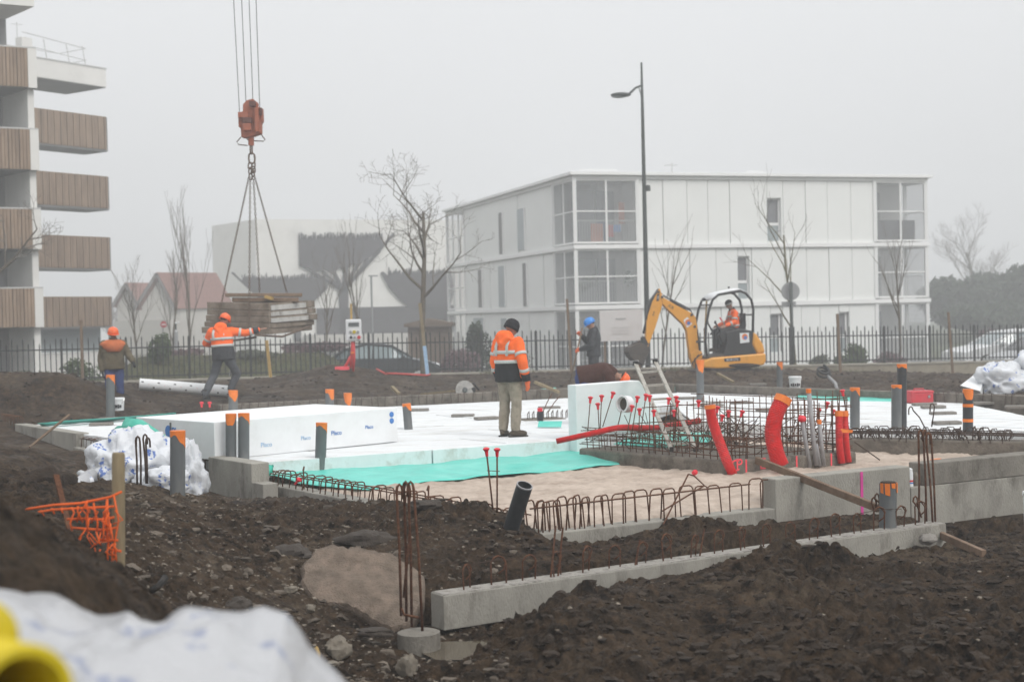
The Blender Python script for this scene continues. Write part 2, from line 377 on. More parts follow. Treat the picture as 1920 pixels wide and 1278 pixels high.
cp += [(-3, .5, .1), (3, .5, 0), (0, 2, .15), (6, 5, -.4), (9, 12, -.5), (-8, 4, .3), (-12, 10, .4), (-16, 20, .4), (-22, 36, .2), (26, 40, -.4), (18, 24, -.2), (14, 18, -.4), (-2.2, 3.4, .75), (-1.4, 3.2, .5), (-3.3, 3.6, .8)]
cp = np.array(cp)
def _ker(r2): return np.sqrt(r2+.25)
_d2 = ((cp[:, None, :2]-cp[None, :, :2])**2).sum(-1)
_w = np.linalg.solve(_ker(_d2)+np.eye(len(cp))*-.012, cp[:, 2]-cp[:, 2].mean())
def inside(x, y, poly, grow=0):
    r = np.ones_like(x, bool); c = sum((Vector(p) for p in poly), Vector((0, 0, 0)))/len(poly)
    for i in range(len(poly)):
        a, b = poly[i], poly[(i+1) % len(poly)]; dx, dy = b.x-a.x, b.y-a.y; l = math.hypot(dx, dy)
        r &= ((x-a.x)*(-dy)+(y-a.y)*dx)/l > -grow
    return r
def clods(x, y, s):                                     # heaped lumps: domes on jittered cells
    ix, iy = np.floor(x), np.floor(y); h = np.zeros_like(x)
    for a in (-1, 0, 1):
        for b in (-1, 0, 1):
            cx, cy = ix+a, iy+b; o = np.zeros_like(x); jx, jy, r, k = [_hash(cx, cy, o, s+q) for q in range(4)]
            rr = .35+.5*r; q = 1-((x-cx-jx)**2+(y-cy-jy)**2)/(rr*rr); h = np.maximum(h, np.sqrt(np.maximum(q, 0))*rr*(.25+.75*k*k))
    return h
def fence_line(x): return 42.0 + (x+14.8)*.306          # y of the fence at x
def hbase(x, y):
    z = np.full_like(x, cp[:, 2].mean())
    for i in range(len(cp)): z = z + _w[i]*_ker((x-cp[i, 0])**2+(y-cp[i, 1])**2)
    return z
def zstreet(x, y): return -.72 - .006*(x)               # lane behind the fence
HEAPS = ((1120,1150,10.2,.17,.5),(1010,1215,9.7,.12,.45),(1440,1085,11.2,.06,.45),(1900,1075,12.0,.08,.6),(1330,1185,10.3,-.12,.5),(1620,1180,10.2,-.10,.5),(1770,1200,9.8,.12,.45),(1250,1265,9.2,-.06,.5),(1480,1240,9.4,.1,.4))
def hgt(x, y, detail=True):
    z = np.clip(hbase(x, y), -1.0, 1.2)
    fd = y-fence_line(x)                                # beyond the fence: bank falls to the lane
    t = np.clip((fd-.3)/5.0, 0, 1); t = t*t*(3-2*t)
    z = z*(1-t) + zstreet(x, y)*t
    z = z + 1.35*np.exp(-((fd-5.2)/2.2)**2)*np.clip((x+14.5)/2, 0, 1)*np.clip((-4.6-x)/2, 0, 1)      # grassy bank behind the railing
    for hp, hq, hd_, ha, hr in HEAPS:
        q_ = D(hp, hq, hd_); z = z + ha*np.exp(-((x-q_.x)**2+(y-q_.y)**2)/(hr*hr))
    if detail:
        amp = np.clip((24-y)/8, .6, 1)*np.clip((2-fd)/3, .1, 1)
        right = 1/(1+np.exp(-(x-(-1.2+.02*y))*2.5))      # clods are larger in the dug mud on the right
        n1 = fbm(x*1.3, y*1.3, 3, 3)*.035; n2 = clods(x*3.6+fbm(x*3, y*3, 2, 8)*.5, y*3.6+fbm(x*3, y*3, 2, 9)*.5, 11)*.24+clods(x*1.9+fbm(x*2, y*2, 3, 12)*.5, y*1.9, 14)*.10*right; n3 = clods(x*9+fbm(x*6, y*6, 2, 6)*.6, y*9, 21)*.14; n5 = clods(x*20+fbm(x*9, y*9, 2, 5)*.4, y*20, 25)*.07
        n4 = fbm(x*14, y*14, 3, 31, .6)*.014; crumb = np.clip(fbm(x*.9, y*.9, 3, 66)*2.0+.6, .12, 1)
        z = z + amp*(n1 + (n2*(.15+.85*right)-.065*right)*crumb + (n3*(.45+.55*right)-.03)*crumb + n5*(.6+.4*crumb) + n4)
        rut = np.abs(np.mod((x*.62+y*.78)+.12*fbm(x, y, 2, 71), 1.9)-.95); z = z - .07*np.exp(-(rut/.16)**2)*right*np.clip((12.3-y)/1.5, 0, 1)*amp
    wn = Vector((-WFv.y, WFv.x, 0)); df = -((x-W0.x)*wn.x+(y-W0.y)*wn.y); tf = (x-W0.x)*WFv.x+(y-W0.y)*WFv.y      # keep the walls' outer faces clear
    cap_ = -.41+.6*np.maximum(df-.18, 0)+.24*np.exp(-((tf-1.7)/.22)**2)*np.exp(-(df/.5)**2)-.22*np.clip((tf-4.3)/.8, 0, 1)
    z = np.where((df > -.1) & (df < .9) & (tf > .0), np.minimum(z, cap_), z)
    l_ = WLv.length; wd = WLv/l_; dl = -((x-W0.x)*wd.y-(y-W0.y)*wd.x); sl_ = ((x-W0.x)*wd.x+(y-W0.y)*wd.y)/l_
    cap_ = np.interp(sl_, [.1, .27, .32, .36, .43, .48, .75, .80, 1.03, 1.1], [.4, -.22, -.38, -.42, -.38, -.1, -.12, -.30, -.10, .5])+.55*np.maximum(dl-.6, 0)
    z = np.where((dl > -.1) & (dl < 1.6) & (sl_ > .1), np.minimum(z, cap_), z)
    ins = inside(x, y, FOOT, -.05)
    z = np.where(ins, np.minimum(z, -.62), z)
    pc_ = G(868, 1218, -.655); pr_ = ((x-pc_.x)/.36)**2+((y-pc_.y)/.36)**2; z = np.where(pr_ < 1.6, np.minimum(z, -.70+.09*np.maximum(pr_-.5, 0)+.02*fbm(x*9, y*9, 2, 4)), z)
    bm_d = np.abs((x+.65)*(-.535)+(y-10.9)*.845)         # trench under the loose beam
    along = (x+.65)*.845+(y-10.9)*.535
    fb = -((x+.65)*(-.535)+(y-10.9)*.845); z = np.where((fb > .0) & (fb < .8) & (along > -.2) & (along < 5.7), np.minimum(z, -.375+.10*np.exp(-((along-3.45)/.45)**2)-.10*np.exp(-((along-5.0)/.6)**2)-.12*np.clip(1-along/1.6, 0, 1)+.5*np.maximum(fb-.25, 0)+.03*fbm(x*5, y*5, 2, 44)), z)
    tr = (bm_d < .30) & (along > -.25) & (along < 5.7)
    z = np.where(tr, np.minimum(z, -.46-.2*np.clip(1-along/2.0, 0, 1)), z)
    return z
rows = np.concatenate([np.linspace(1.6, 7.4, 70), np.linspace(7.4, 15.5, 560)[1:], 15.5*np.exp(np.linspace(0, math.log(70/15.5), 270))[1:]])
tans = np.linspace(-.5, .5, 880)
GX = (rows[:, None]+2.2)*tans[None, :]; GY = np.repeat(rows[:, None], len(tans), 1)
GX = GX + np.where(rows[:, None] < 7.4, (7.4-rows[:, None])*tans[None, :], 0)
GZ = hgt(GX.ravel(), GY.ravel()).reshape(GX.shape)
def gridmesh(name, X, Y, Z):
    n, m = X.shape; me = bpy.data.meshes.new(name)
    co = np.stack([X.ravel(), Y.ravel(), Z.ravel()], 1).astype(np.float32)
    i = np.arange(n*m).reshape(n, m); q = np.stack([i[:-1, :-1], i[:-1, 1:], i[1:, 1:], i[1:, :-1]], -1).reshape(-1, 4)
    me.vertices.add(n*m); me.vertices.foreach_set('co', co.ravel()); me.loops.add(q.size); me.loops.foreach_set('vertex_index', q.ravel().astype(np.int32))
    me.polygons.add(len(q)); me.polygons.foreach_set('loop_start', np.arange(0, q.size, 4, dtype=np.int32)); me.polygons.foreach_set('loop_total', np.full(len(q), 4, np.int32))
    me.update(); me.validate(); me.polygons.foreach_set('use_smooth', np.ones(len(q), bool)); return me
me = gridmesh('ground', GX, GY, GZ)
fd = GY-fence_line(GX)
gn = fbm(GX*.5, GY*.5, 4, 77)
grass = np.clip(1-np.abs(fd-4.0)/4.0, 0, 1)*2.2 + np.clip(1-np.abs(fd+1.0)/1.6, 0, 1)*np.clip(gn*1.6+.55, 0, 1)
grass += np.clip((GX-7)/3, 0, 1)*np.clip(1-np.abs(fd+1.5)/3.2, 0, 1)*.8
pale = np.clip(fbm(GX*1.1, GY*1.1, 4, 55)*1.2-.1, 0, 1)*np.clip((GY-8)/4, 0, 1)
road = np.clip((fd-5.2)/.8, 0, 1)
ca = me.color_attributes.new('zone', 'FLOAT_COLOR', 'POINT')
ca.data.foreach_set('color', np.stack([np.clip(grass, 0, 1), pale, road, np.ones_like(pale)], -1).astype(np.float32).ravel())
def ground_mat():
    m = bpy.data.materials.new('earth'); m.use_nodes = True; t = m.node_tree; n = t.nodes; b = n['Principled BSDF']; lk = t.links.new
    at = n.new('ShaderNodeAttribute'); at.attribute_name = 'zone'; sp = n.new('ShaderNodeSeparateColor'); lk(at.outputs['Color'], sp.inputs[0])
    tc = n.new('ShaderNodeTexCoord')
    def noise(sc, det=8, r=.7):
        x = n.new('ShaderNodeTexNoise'); x.inputs['Scale'].default_value = sc; x.inputs['Detail'].default_value = det; x.inputs['Roughness'].default_value = r
        lk(tc.outputs['Object'], x.inputs['Vector']); return x.outputs['Fac']
    def ramp(f, p0, c0, p1, c1):
        r = n.new('ShaderNodeValToRGB'); e = r.color_ramp.elements; e[0].position = p0; e[1].position = p1; e[0].color = (*c0, 1); e[1].color = (*c1, 1); lk(f, r.inputs[0]); return r.outputs[0]
    def mix(f, a, bb):
        x = n.new('ShaderNodeMixRGB'); lk(f, x.inputs[0])
        for i, s in ((1, a), (2, bb)):
            if isinstance(s, tuple): x.inputs[i].default_value = (*s, 1)
            else: lk(s, x.inputs[i])
        return x.outputs[0]
    def mul(a, bb):
        x = n.new('ShaderNodeMath'); x.operation = 'MULTIPLY'; lk(a, x.inputs[0]); lk(bb, x.inputs[1]); return x.outputs[0]
    mud = ramp(noise(6.5, 12, .82), .42, (.006, .0038, .0022), .66, (.115, .075, .045))
    mud = mix(ramp(noise(1.1, 4, .6), .48, (0, 0, 0), .66, (.6, .6, .6)), mud, ramp(noise(16, 8, .75), .35, (.03, .02, .012), .7, (.15, .105, .068)))
    tan = ramp(noise(9), .3, (.06, .041, .026), .75, (.19, .145, .10))
    c = mix(mul(sp.outputs[1], ramp(noise(6), .42, (0, 0, 0), .6, (1, 1, 1))), mud, tan)
    stain = ramp(noise(22, 6, .8), .60, (0, 0, 0), .72, (.55, .55, .55)); c = mix(stain, c, (.085, .066, .048))
    gr = ramp(noise(5), .3, (.035, .042, .018), .75, (.115, .12, .055)); c = mix(mul(sp.outputs[0], ramp(noise(2.2), .3, (.2, .2, .2), .55, (1, 1, 1))), c, gr)
    c = mix(sp.outputs[2], c, (.16, .155, .15)); lk(c, b.inputs['Base Color'])
    ro = ramp(noise(2.3), .35, (.45, .45, .45), .6, (.95, .95, .95)); lk(ro, b.inputs['Roughness']); b.inputs['Specular IOR Level'].default_value = .12
    bp = n.new('ShaderNodeBump'); bp.inputs['Strength'].default_value = 1.0; bp.inputs['Distance'].default_value = .03; hm = n.new('ShaderNodeMath'); hm.operation = 'MULTIPLY_ADD'; hm.inputs[1].default_value = 1.6; lk(noise(13, 6, .7), hm.inputs[0]); lk(noise(50, 7, .75), hm.inputs[2]); lk(hm.outputs[0], bp.inputs['Height']); lk(bp.outputs[0], b.inputs['Normal'])
    MATS['earth'] = m; return m
me.materials.append(ground_mat())
ground = bpy.data.objects.new('ground', me); COL.objects.link(ground); ground['kind'] = 'structure'
# far land out to the fog
M('far_land', (.075, .085, .05), .95, .3, .15, dirt=(.14, .125, .10), dscale=.08, damt=.8)
b_ = MB(); R_ = 270; N = 28; xs = np.linspace(-R_, R_, N)
b_.grid([[(x, y-0, -1.08) for x in xs] for y in xs+0]); fl = b_.build('field', 'far_land', base=(0, 0, 0), kind='structure')
M('asphalt', (.085, .083, .08), .85, .2, 2, bump=.3)
b_ = MB(); b_.grid([[(x, fence_line(x)+yy, zstreet(x, 0)+.012) for x in np.linspace(-40, 44, 30)] for yy in (6.0, 8, 10.5)]); b_.build('lane', 'asphalt', base=(0, 0, 0), kind='structure')
# loose clods, pebbles and rubble
def scatter(name, mat, zone, n, smin, smax, seed, label, cat, flat=.7, sink=.35):
    r = np.random.RandomState(seed); ico = bmesh.new(); bmesh.ops.create_icosphere(ico, subdivisions=1, radius=1)
    bv = np.array([v.co[:] for v in ico.verts]); bf = [[v.index for v in f.verts] for f in ico.faces]; ico.free()
    px = r.uniform(zone[0], zone[1], n); dd = np.exp(r.uniform(math.log(zone[2]), math.log(zone[3]), n)); x = (px-960)/FPX*dd; y = dd
    k = ~inside(x, y, FOOT, .25); x, y = x[k], y[k]; z = hgt(x, y); n = len(x)
    s = smin*(smax/smin)**(r.rand(n)**2.2)
    V = bv[None]*(1+.30*np.clip(r.randn(n, len(bv), 1), -1.8, 1.8))*s[:, None, None]*np.stack([r.uniform(.7, 1.35, n), r.uniform(.7, 1.35, n), r.uniform(.5, 1, n)*flat], -1)[:, None]
    V = V + np.stack([x, y, z+s*(1-sink)*flat*.5], -1)[:, None]
    F = (np.array(bf)[None]+(np.arange(n)*len(bv))[:, None, None]).reshape(-1, 3)
    m_ = bpy.data.meshes.new(name); m_.from_pydata(V.reshape(-1, 3).tolist(), [], F.tolist()); m_.materials.append(MATS[mat])
    m_.polygons.foreach_set('use_smooth', [True]*len(F)) if False else None
    o = bpy.data.objects.new(name, m_); COL.objects.link(o); return tag(o, label, cat, None, 'stuff')
M('mud_clod', (.034, .023, .015), .9, .6, 7, bump=1, bscale=70, dirt=(.065, .05, .037), dscale=4, damt=.7)
M('pebble', (.15, .115, .08), .85, .6, 3, col2=(.36, .31, .25), dirt=(.05, .038, .028), dscale=5, damt=.95)
M('rubble', (.07, .052, .038), .9, .6, 2.5, col2=(.20, .165, .13), bump=.7, bscale=50, dirt=(.03, .022, .015), dscale=6, damt=.8)
scatter('mud_clods', 'mud_clod', (880, 2050, 8.0, 15), 6500, .007, .055, 1, 'wet dark clods of dug mud in front of the loose beam', 'mud')
scatter('earth_clods', 'mud_clod', (-150, 950, 8.3, 17), 3600, .006, .026, 2, 'crumbly brown clods on the pebbly slope left of the beam', 'mud')
scatter('pebbles', 'pebble', (200, 930, 8.3, 16), 3600, .005, .021, 3, 'pale and brown pebbles strewn over the left slope', 'gravel')
scatter('yard_clods', 'mud_clod', (-100, 2020, 26, 41), 3000, .015, .06, 4, 'clods of dug earth across the yard before the fence', 'mud')
scatter('mound_clods', 'mud_clod', (-150, 340, 5.6, 8.8), 1500, .006, .025, 5, 'dark clods on the earth heap beside the orange net', 'mud')
scatter('rubble', 'rubble', (230, 960, 8.5, 14.5), 420, .018, .06, 8, 'broken brown and grey stones scattered down the left slope', 'rubble')
scatter('mud_pebbles', 'pebble', (900, 2000, 8.4, 13), 260, .006, .024, 6, 'few small stones stuck in the wet mud', 'gravel')
# sand inside the foundation
us = np.arange(.12, 13.6, .045); vs_ = np.arange(.12, 8.6, .06)
U, Vv = np.meshgrid(us, vs_); SX = W0.x+E1.x*U+E2.x*Vv; SY = W0.y+E1.y*U+E2.y*Vv
SZ = -.225 - .07*np.exp(-((Vv-.1)/.22)**2) - .05*np.exp(-((U-.1)/.25)**2) + fbm(SX*1.2, SY*1.2, 3, 91)*.022 + billow(SX*4, SY*4, 4, 95, .65)*.014 + np.minimum(fbm(SX*7, SY*7, 2, 97), 0)*.012
me = gridmesh('sand', SX, SY, SZ)
M('sand', (.42, .335, .27), .95, .16, 3, col2=(.56, .47, .395), bump=.6, bscale=35, dirt=(.24, .185, .145), dscale=4.5, damt=.6)
me.materials.append(MATS['sand']); o = bpy.data.objects.new('sand', me); COL.objects.link(o); o['kind'] = 'structure'
b_ = MB(); b_.grid([[W0+E1*a+E2*b+Vector((0, 0, -.30)) for a in (.1, 13.8)] for b in (.1, 15.5)]); b_.build('subsoil', 'wall_mud', base=(0, 0, 0), kind='structure')
# puddle
b_ = MB(); c = G(868, 1218, -.655); b_.add([c]+[c+Vector((.34*math.cos(a)*(1+.25*math.sin(3*a)), .36*math.sin(a)*(1+.2*math.cos(2*a)), 0)) for a in np.linspace(0, 2*math.pi, 25)[:-1]], [(0, i+1, (i+1) % 24+1) for i in range(24)])
M('muddy_water', (.10, .082, .058), .06, .1, 4, spec=.6); b_.build('water', 'muddy_water', kind='structure')
# haze
hb = MB(); hb.box((0, 0, 11.8), (548, 548, 28)); hz = bpy.data.materials.new('haze'); hz.use_nodes = True; hn = hz.node_tree.nodes; hn.clear()
pv = hn.new('ShaderNodeVolumePrincipled'); pv.inputs['Color'].default_value = (.97, .98, 1, 1); pv.inputs['Density'].default_value = .0038; pv.inputs['Anisotropy'].default_value = .25
ho = hn.new('ShaderNodeOutputMaterial'); hz.node_tree.links.new(pv.outputs[0], ho.inputs['Volume'])
hb.build('haze', hz, base=(0, 0, 0), kind='stuff', label='pale winter fog hanging over the whole site', cat='haze')
# ================================================================ foundation walls
def conc(name, a, b, th, zb, zt, label, zt1=None, side=0, mat='concrete', bev=.012):
    m = MB().wallp(a, b, th, zb, zt, zt1, side); return m.build(name, mat, bevel=bev, label=label, cat='wall')
LOW = -.27
conc('foundation_wall', W0-WFv*.12, WF(2.92), .22, -.95, LOW, 'low concrete foundation wall carrying a row of square rebar stirrups', side=.5, mat=['concrete'])
conc('foundation_wall', WF(2.92), WF(4.78), .22, -.95, .03, 'raised concrete foundation wall with a pink line painted down it', side=.5)
conc('foundation_wall', WF(4.78), WF(4.99), .2, -.95, -.20, 'sunken concrete piece of foundation wall holding a small white can', side=.45)
lw_ = conc('foundation_wall', WF(4.99), WF(14.2), .24, -1.0, -.20, 'long high concrete foundation wall beyond the small white can', side=.46)
MB().wallp(WF(4.985), WF(14.2), .25, -.2, .045, side=.44).build('upper_lift', 'concrete_old', lw_, bevel=.012)
conc('foundation_wall', WL(.005), WL(.345), .22, -.95, -.24, 'low concrete foundation wall under a row of arched stirrups beside the turquoise sheet', side=-.5)
no_ = Vector((-E2.y, E2.x, 0))
conc('foundation_wall', WL(.338)+no_*.3, WL(.42)+no_*.3, .24, -.95, .055, 'square raised concrete block of foundation wall beside two taped grey pipes', side=-.5)
m = MB(); m.wallp(WL(.318)+no_*.2, WL(.338)+no_*.2, .2, -.9, -.17); m.build('concrete_block', 'concrete', bevel=.01, label='small concrete footing block at the foot of the raised foundation block', cat='block')
conc('foundation_wall', WL(.42)+no_*.2, WL(.805)+no_*.05, .22, -.95, -.2, 'low concrete foundation wall behind the heap of printed plastic bags', side=-.5)
conc('foundation_wall', WL(.805), WL(1.02), .22, -.95, .02, 'raised concrete foundation wall end with a thin stick leaning on it', side=-.5)
conc('foundation_wall', CL.lerp(CB, .27), CB, .2, -.7, .19, 'long low concrete wall along the back of the slab below the earth heap', side=.5, mat='concrete_dirty')
conc('foundation_wall', CB, CR, .2, -.7, .17, 'concrete wall at the back of the slab below the plastic bundle and white board', side=.5, mat='concrete_dirty')
# inner beam on the right
IB0, IB1 = G(1588, 822, -.03), G(2150, 832, -.03)
m = MB().wallp(IB0, IB1, .32, -.6, -.03, side=.5); m.build('inner_beam', 'concrete_dirty', bevel=.02, label='mud-splashed inner concrete beam with tangled rebar along its top', cat='beam')
# loose beam in front
B0, B1 = Vector((-.62, 10.85, 0)), Vector((4.12, 13.86, 0)); BD = (B1-B0).normalized(); BN = Vector((-BD.y, BD.x, 0))
lb = thing('ground_beam', 'long narrow concrete ground beam with hooked bars lying in the mud', 'beam', V2(B0, -.62))
MB().wallp(B0, B1, .20, -.62, -.352).build('beam', 'concrete', lb, bevel=.008)
MB().wallp(B0+BD*.01, B1-BD*.01, .185, -.36, -.347).build('rough_top', 'concrete_top', lb)
# pile stub
c = G(785, 1183, -.53); m = MB(); m.lathe([(.155, -.95+.53), (.158, -.1), (.156, -.005), (.14, 0)], 28, c); pile = m.build('concrete_pile', 'concrete_old', smooth='auto', label='round concrete pile head at the end of the loose beam', cat='pile'); PILE = c
# front wall paint line
p = WF(4.08)-Vector((-WFv.y, WFv.x, 0))*.004
m = MB(); m.bar(V2(p, -.72), V2(p, .02), .006, .035, up=WFv); m.build('paint_line', 'magenta_paint', bpy.data.objects['foundation_wall.001'])
# ================================================================ insulation boards
def clip(poly, a, b):                                   # keep left of a->b
    out = []; n = len(poly)
    def sd(p): return (b[0]-a[0])*(p[1]-a[1])-(b[1]-a[1])*(p[0]-a[0])
    for i in range(n):
        p, q = poly[i], poly[(i+1) % n]; s, t = sd(p), sd(q)
        if s >= 0: out.append(p)
        if (s >= 0) != (t >= 0) and abs(s-t) > 1e-9:
            k = s/(s-t); out.append((p[0]+(q[0]-p[0])*k, p[1]+(q[1]-p[1])*k))
    return out
def gp(px, py, z=0.0): p = G(px, py, z); return (p.x, p.y)
e1 = np.array(E1[:2]); e2 = np.array(E2[:2])
_inn = lambda P: (P.x, P.y)
def lay_boards(root, poly, L_, W_, z0, z1, u0=0, gap=.011):
    P = [tuple(p) for p in poly]
    if sum(P[i][0]*P[(i+1) % len(P)][1]-P[(i+1) % len(P)][0]*P[i][1] for i in range(len(P))) < 0: P = P[::-1]
    Mi = np.linalg.inv(np.stack([e1, e2], 1)); uv = np.array([Mi @ (np.array(p)-np.array([W0.x, W0.y])) for p in P])
    lo, hi = uv.min(0), uv.max(0); k = 0
    j = math.floor(lo[1]/W_)
    while j*W_ < hi[1]:
        i = math.floor(lo[0]/L_)-1
        while i*L_ < hi[0]:
            us0 = i*L_+(j % 2)*L_*.5; q = [(us0+gap, j*W_+gap), (us0+L_-gap, j*W_+gap), (us0+L_-gap, (j+1)*W_-gap), (us0+gap, (j+1)*W_-gap)]
            q = [tuple(np.array([W0.x, W0.y])+e1*a+e2*b) for a, b in q]
            c = P
            for t in range(4):
                c = clip(c, q[t], q[(t+1) % 4])
                if len(c) < 3: break
            if len(c) >= 3:
                ar = abs(sum(c[t][0]*c[(t+1) % len(c)][1]-c[(t+1) % len(c)][0]*c[t][1] for t in range(len(c))))/2
                if ar > .02:
                    dz = rng.uniform(-.006, .005); m = MB(); m.prism([(x, y, z0) for x, y in c], (0, 0, z1-z0+dz)); m.build('board', 'eps', root, bevel=.006)
            i += 1
        j += 1
slab = thing('insulation_layer', 'white polystyrene insulation boards laid over the whole foundation slab', 'insulation', G(900, 800, -.2))
n_in = Vector((E2.y, -E2.x, 0))                          # from the left wall to the inside
pl = lambda p: (p.x, p.y)
left_part = [gp(492, 866), gp(1078, 823), gp(1096, 800), gp(1260, 757), pl(CB+Vector((0, -.3, 0))), pl(CL+n_in*.15+E2*-.1), pl(WL(.5)+n_in*.1), pl(WL(.42)-n_in*.05), pl(WL(.385)-n_in*.05)]
lay_boards(slab, left_part, 2.5, 1.2, -.2, 0)
right_part = [gp(1260, 757), gp(1300, 790), gp(1580, 806), gp(2140, 824), pl(CR+E2*7.5), pl(CB+Vector((0, -.3, 0)))]
lay_boards(slab, right_part, 2.5, 1.2, -.2, 0)
# long stacked block with printing
def long_block():
    a = G(403, 863, 0); b = G(746, 828, 0); d = (b-a).normalized(); nrm = Vector((-d.y, d.x, 0)); h = .49
    back = G(331, 822, 0); wdt = 1.95
    t = thing('insulation_block', 'long white printed polystyrene block lying on the slab', 'insulation', V2(a, 0))
    m = MB(); m.add([V2(a, .004), V2(b, .004), V2(b+nrm*wdt, .004), V2(a+nrm*wdt, .004), V2(a, h), V2(b, h), V2(b+nrm*wdt, h), V2(a+nrm*wdt, h)], [(3, 2, 1, 0), (4, 5, 6, 7), (0, 1, 5, 4), (1, 2, 6, 5), (2, 3, 7, 6), (3, 0, 4, 7)])
    m.build('block', 'eps_block', t, bevel=.008)
    # brand print on the end face
    def endprint(k, z, s, full=True):
        o = a+nrm*(wdt*k)+Vector((0, 0, z))-d*.004
        X = -nrm
        m = MB(); m.lathe([(.10*s, -.002), (.10*s, .002)], 20, o+X*-.16*s, d); m.build('logo_disc', 'blue_print', t)
        m = MB(); m.bar(o+X*(-.09*s)+Vector((0, 0, .15*s)), o+X*(-.09*s)-Vector((0, 0, .15*s)), .05*s, .004, up=d); m.build('logo_bar', 'lead', t)
        if full:
            text('brand_text', 'Placo', .19*s, 'blue_print', t, frame(X, (0, 0, 1), o+X*.15*s-d*.002))
            text('brand_text', 'SAINT-GOBAIN', .05*s, 'lead', t, frame(X, (0, 0, 1), o+X*.15*s-Vector((0, 0, .13*s))-d*.002))
    endprint(.50, .33, .8); endprint(.52, .10, .62, False)
    for k, z, s in ((.26, .11, 1), (.47, .15, .9), (.64, .18, 1), (.83, .22, .8)):
        o = a+(b-a)*k+Vector((0, 0, z+.03))-nrm*.004
        text('side_print', 'Placo', .085*s, 'pale_blue_print' if k < .6 else 'blue_print', t, frame(d, (0, 0, 1), o))
    for z in (.40, .31):
        o = a+(b-a)*.965+Vector((0, 0, z))-nrm*.004; m = MB(); m.lathe([(.04, -.002), (.04, .002)], 12, o, nrm); m.build('logo_disc', 'blue_print', t)
long_block()
def eps_step():                                        # upright board and the bits round it
    a = G(1082, 852, -.2); d = E1; L_ = 1.3
    nrm = Vector((-d.y, d.x, 0)); w_ = .22; h0, h1 = ZAT(1082, 722, a.y), ZAT(1198, 713, a.y+.55)
    t = MB(); b = a+d*1.08; b2 = a+d*1.42
    f0 = [V2(a, -.2), V2(b2, -.2), V2(b2+Vector((0, 0, 0)), .35), V2(b, h1), V2(a, h0)]
    t.prism(f0, nrm*w_); t.build('insulation_board', 'eps_block', bevel=.01, label='upright white polystyrene board with a slanted end in front of the bending worker', cat='insulation')
eps_step()
# small trench behind the standing worker: short beam with stirrups, turquoise lining, spray bottle
m = MB(); a = G(985, 792, -.03); b = G(1062, 788, -.03); m.wallp(a, b, .5, -.1, .012, side=.5)
t = thing('beam_stub', 'small dirty concrete beam stub with rebar ties beside the upright board', 'beam', V2(a, -.1)); m.build('stub', 'concrete_dirty', t, bevel=.02)
for k in range(9):
    p = a+(b-a)*(k/8.5+.06)+Vector((0, .2, .0)); r = MB(); r.tube([p, p+Vector((0, 0, .13)), p+Vector((.03, .04, .17)), p+Vector((.03, .16, .16)), p+Vector((.03, .2, .02))], .007, 6); r.build('tie', 'rust_dark', t)
m = MB(); q = [G(1008, 800, .02), G(1052, 800, .02), G(1054, 789, .1), G(1010, 789, .1)]; m.add(q, [(0, 1, 2, 3)]); m.build('membrane_scrap', 'teal', thick=.004, label='small turquoise membrane scrap lying below the beam stub', cat='membrane')
m = MB(); c = G(1013, 789, .02); m.lathe([(.05, 0), (.052, .14), (.045, .16)], 14, c); sb = m.build('spray_can', 'black_print', smooth='auto', label='dark spray can with a red cap beside the standing worker', cat='can'); m = MB(); m.lathe([(.044, .16), (.044, .215), (.03, .22)], 14, c); m.build('cap', 'red_cap', sb)
for k, (pa, pb) in enumerate((((1018, 772), (1035, 738)), ((1028, 772), (1050, 742)))):
    a_, b_ = D(pa[0], pa[1], 24.2), D(pb[0], pb[1], 24.4); m = MB(); m.tube([V2(a_, 0), a_, (a_+b_)/2+Vector((0, 0, .02)), b_], .008, 6); m.build('bent_bar', 'rust', label=('shorter' if k else 'taller')+' bent rusty bar standing up beside the beam stub', cat='rebar')
# ================================================================ turquoise membrane
def sheet(name, back, front, mat, label, n=60, mrows=16, z=-.212, amp=.018, seed=3, thick=.004, lift=None):
    def samp(pts, k):
        L_ = [0]
        for i in range(len(pts)-1): L_.append(L_[-1]+(pts[i+1]-pts[i]).length)
        s = k*L_[-1]
        for i in range(len(pts)-1):
            if s <= L_[i+1] or i == len(pts)-2: return pts[i].lerp(pts[i+1], (s-L_[i])/max(1e-6, L_[i+1]-L_[i]))
    P = []
    for i in range(mrows+1):
        r = []
        for j in range(n+1):
            p = samp(back, j/n).lerp(samp(front, j/n), i/mrows); r.append(p)
        P.append(r)
    X = np.array([[p.x for p in r] for r in P]); Y = np.array([[p.y for p in r] for r in P])
    wr = fbm(X*1.3+Y*.6, Y*2.2, 4, seed)*amp + np.maximum(0, billow(X*.8+Y*.5, Y*1.7-X*.4, 2, seed+5)-.9)*amp*1.6
    e = (np.arange(mrows+1)/mrows)[:, None]; edge = np.clip((e-.85)/.15, 0, 1)*(.03*np.maximum(0, fbm(X*2, Y*2, 2, seed+9)))
    for i in range(mrows+1):
        for j in range(n+1): P[i][j] = Vector((P[i][j].x, P[i][j].y, P[i][j].z+.012+amp*(.9-.75*max(0, i/mrows-.7)/.3)-(.03 if z < -.1 else 0)*max(0, i/mrows-.6)/.4+wr[i, j]*(1-.7*max(0, i/mrows-.7)/.3)+edge[i, j]))
    m = MB(); m.grid(P); return m.build(name, mat, smooth=True, thick=thick, label=label, cat='membrane')
sheet('membrane_sheet', [G(470, 888, -.2), G(700, 868, -.2), G(1078, 842, -.2), G(1120, 838, -.2)], [G(560, 905, -.2), G(690, 916, -.2), G(850, 898, -.2), G(1000, 886, -.2), G(1162, 868, -.2)], 'teal', 'large wrinkled turquoise membrane sheet spread on the sand', amp=.02)
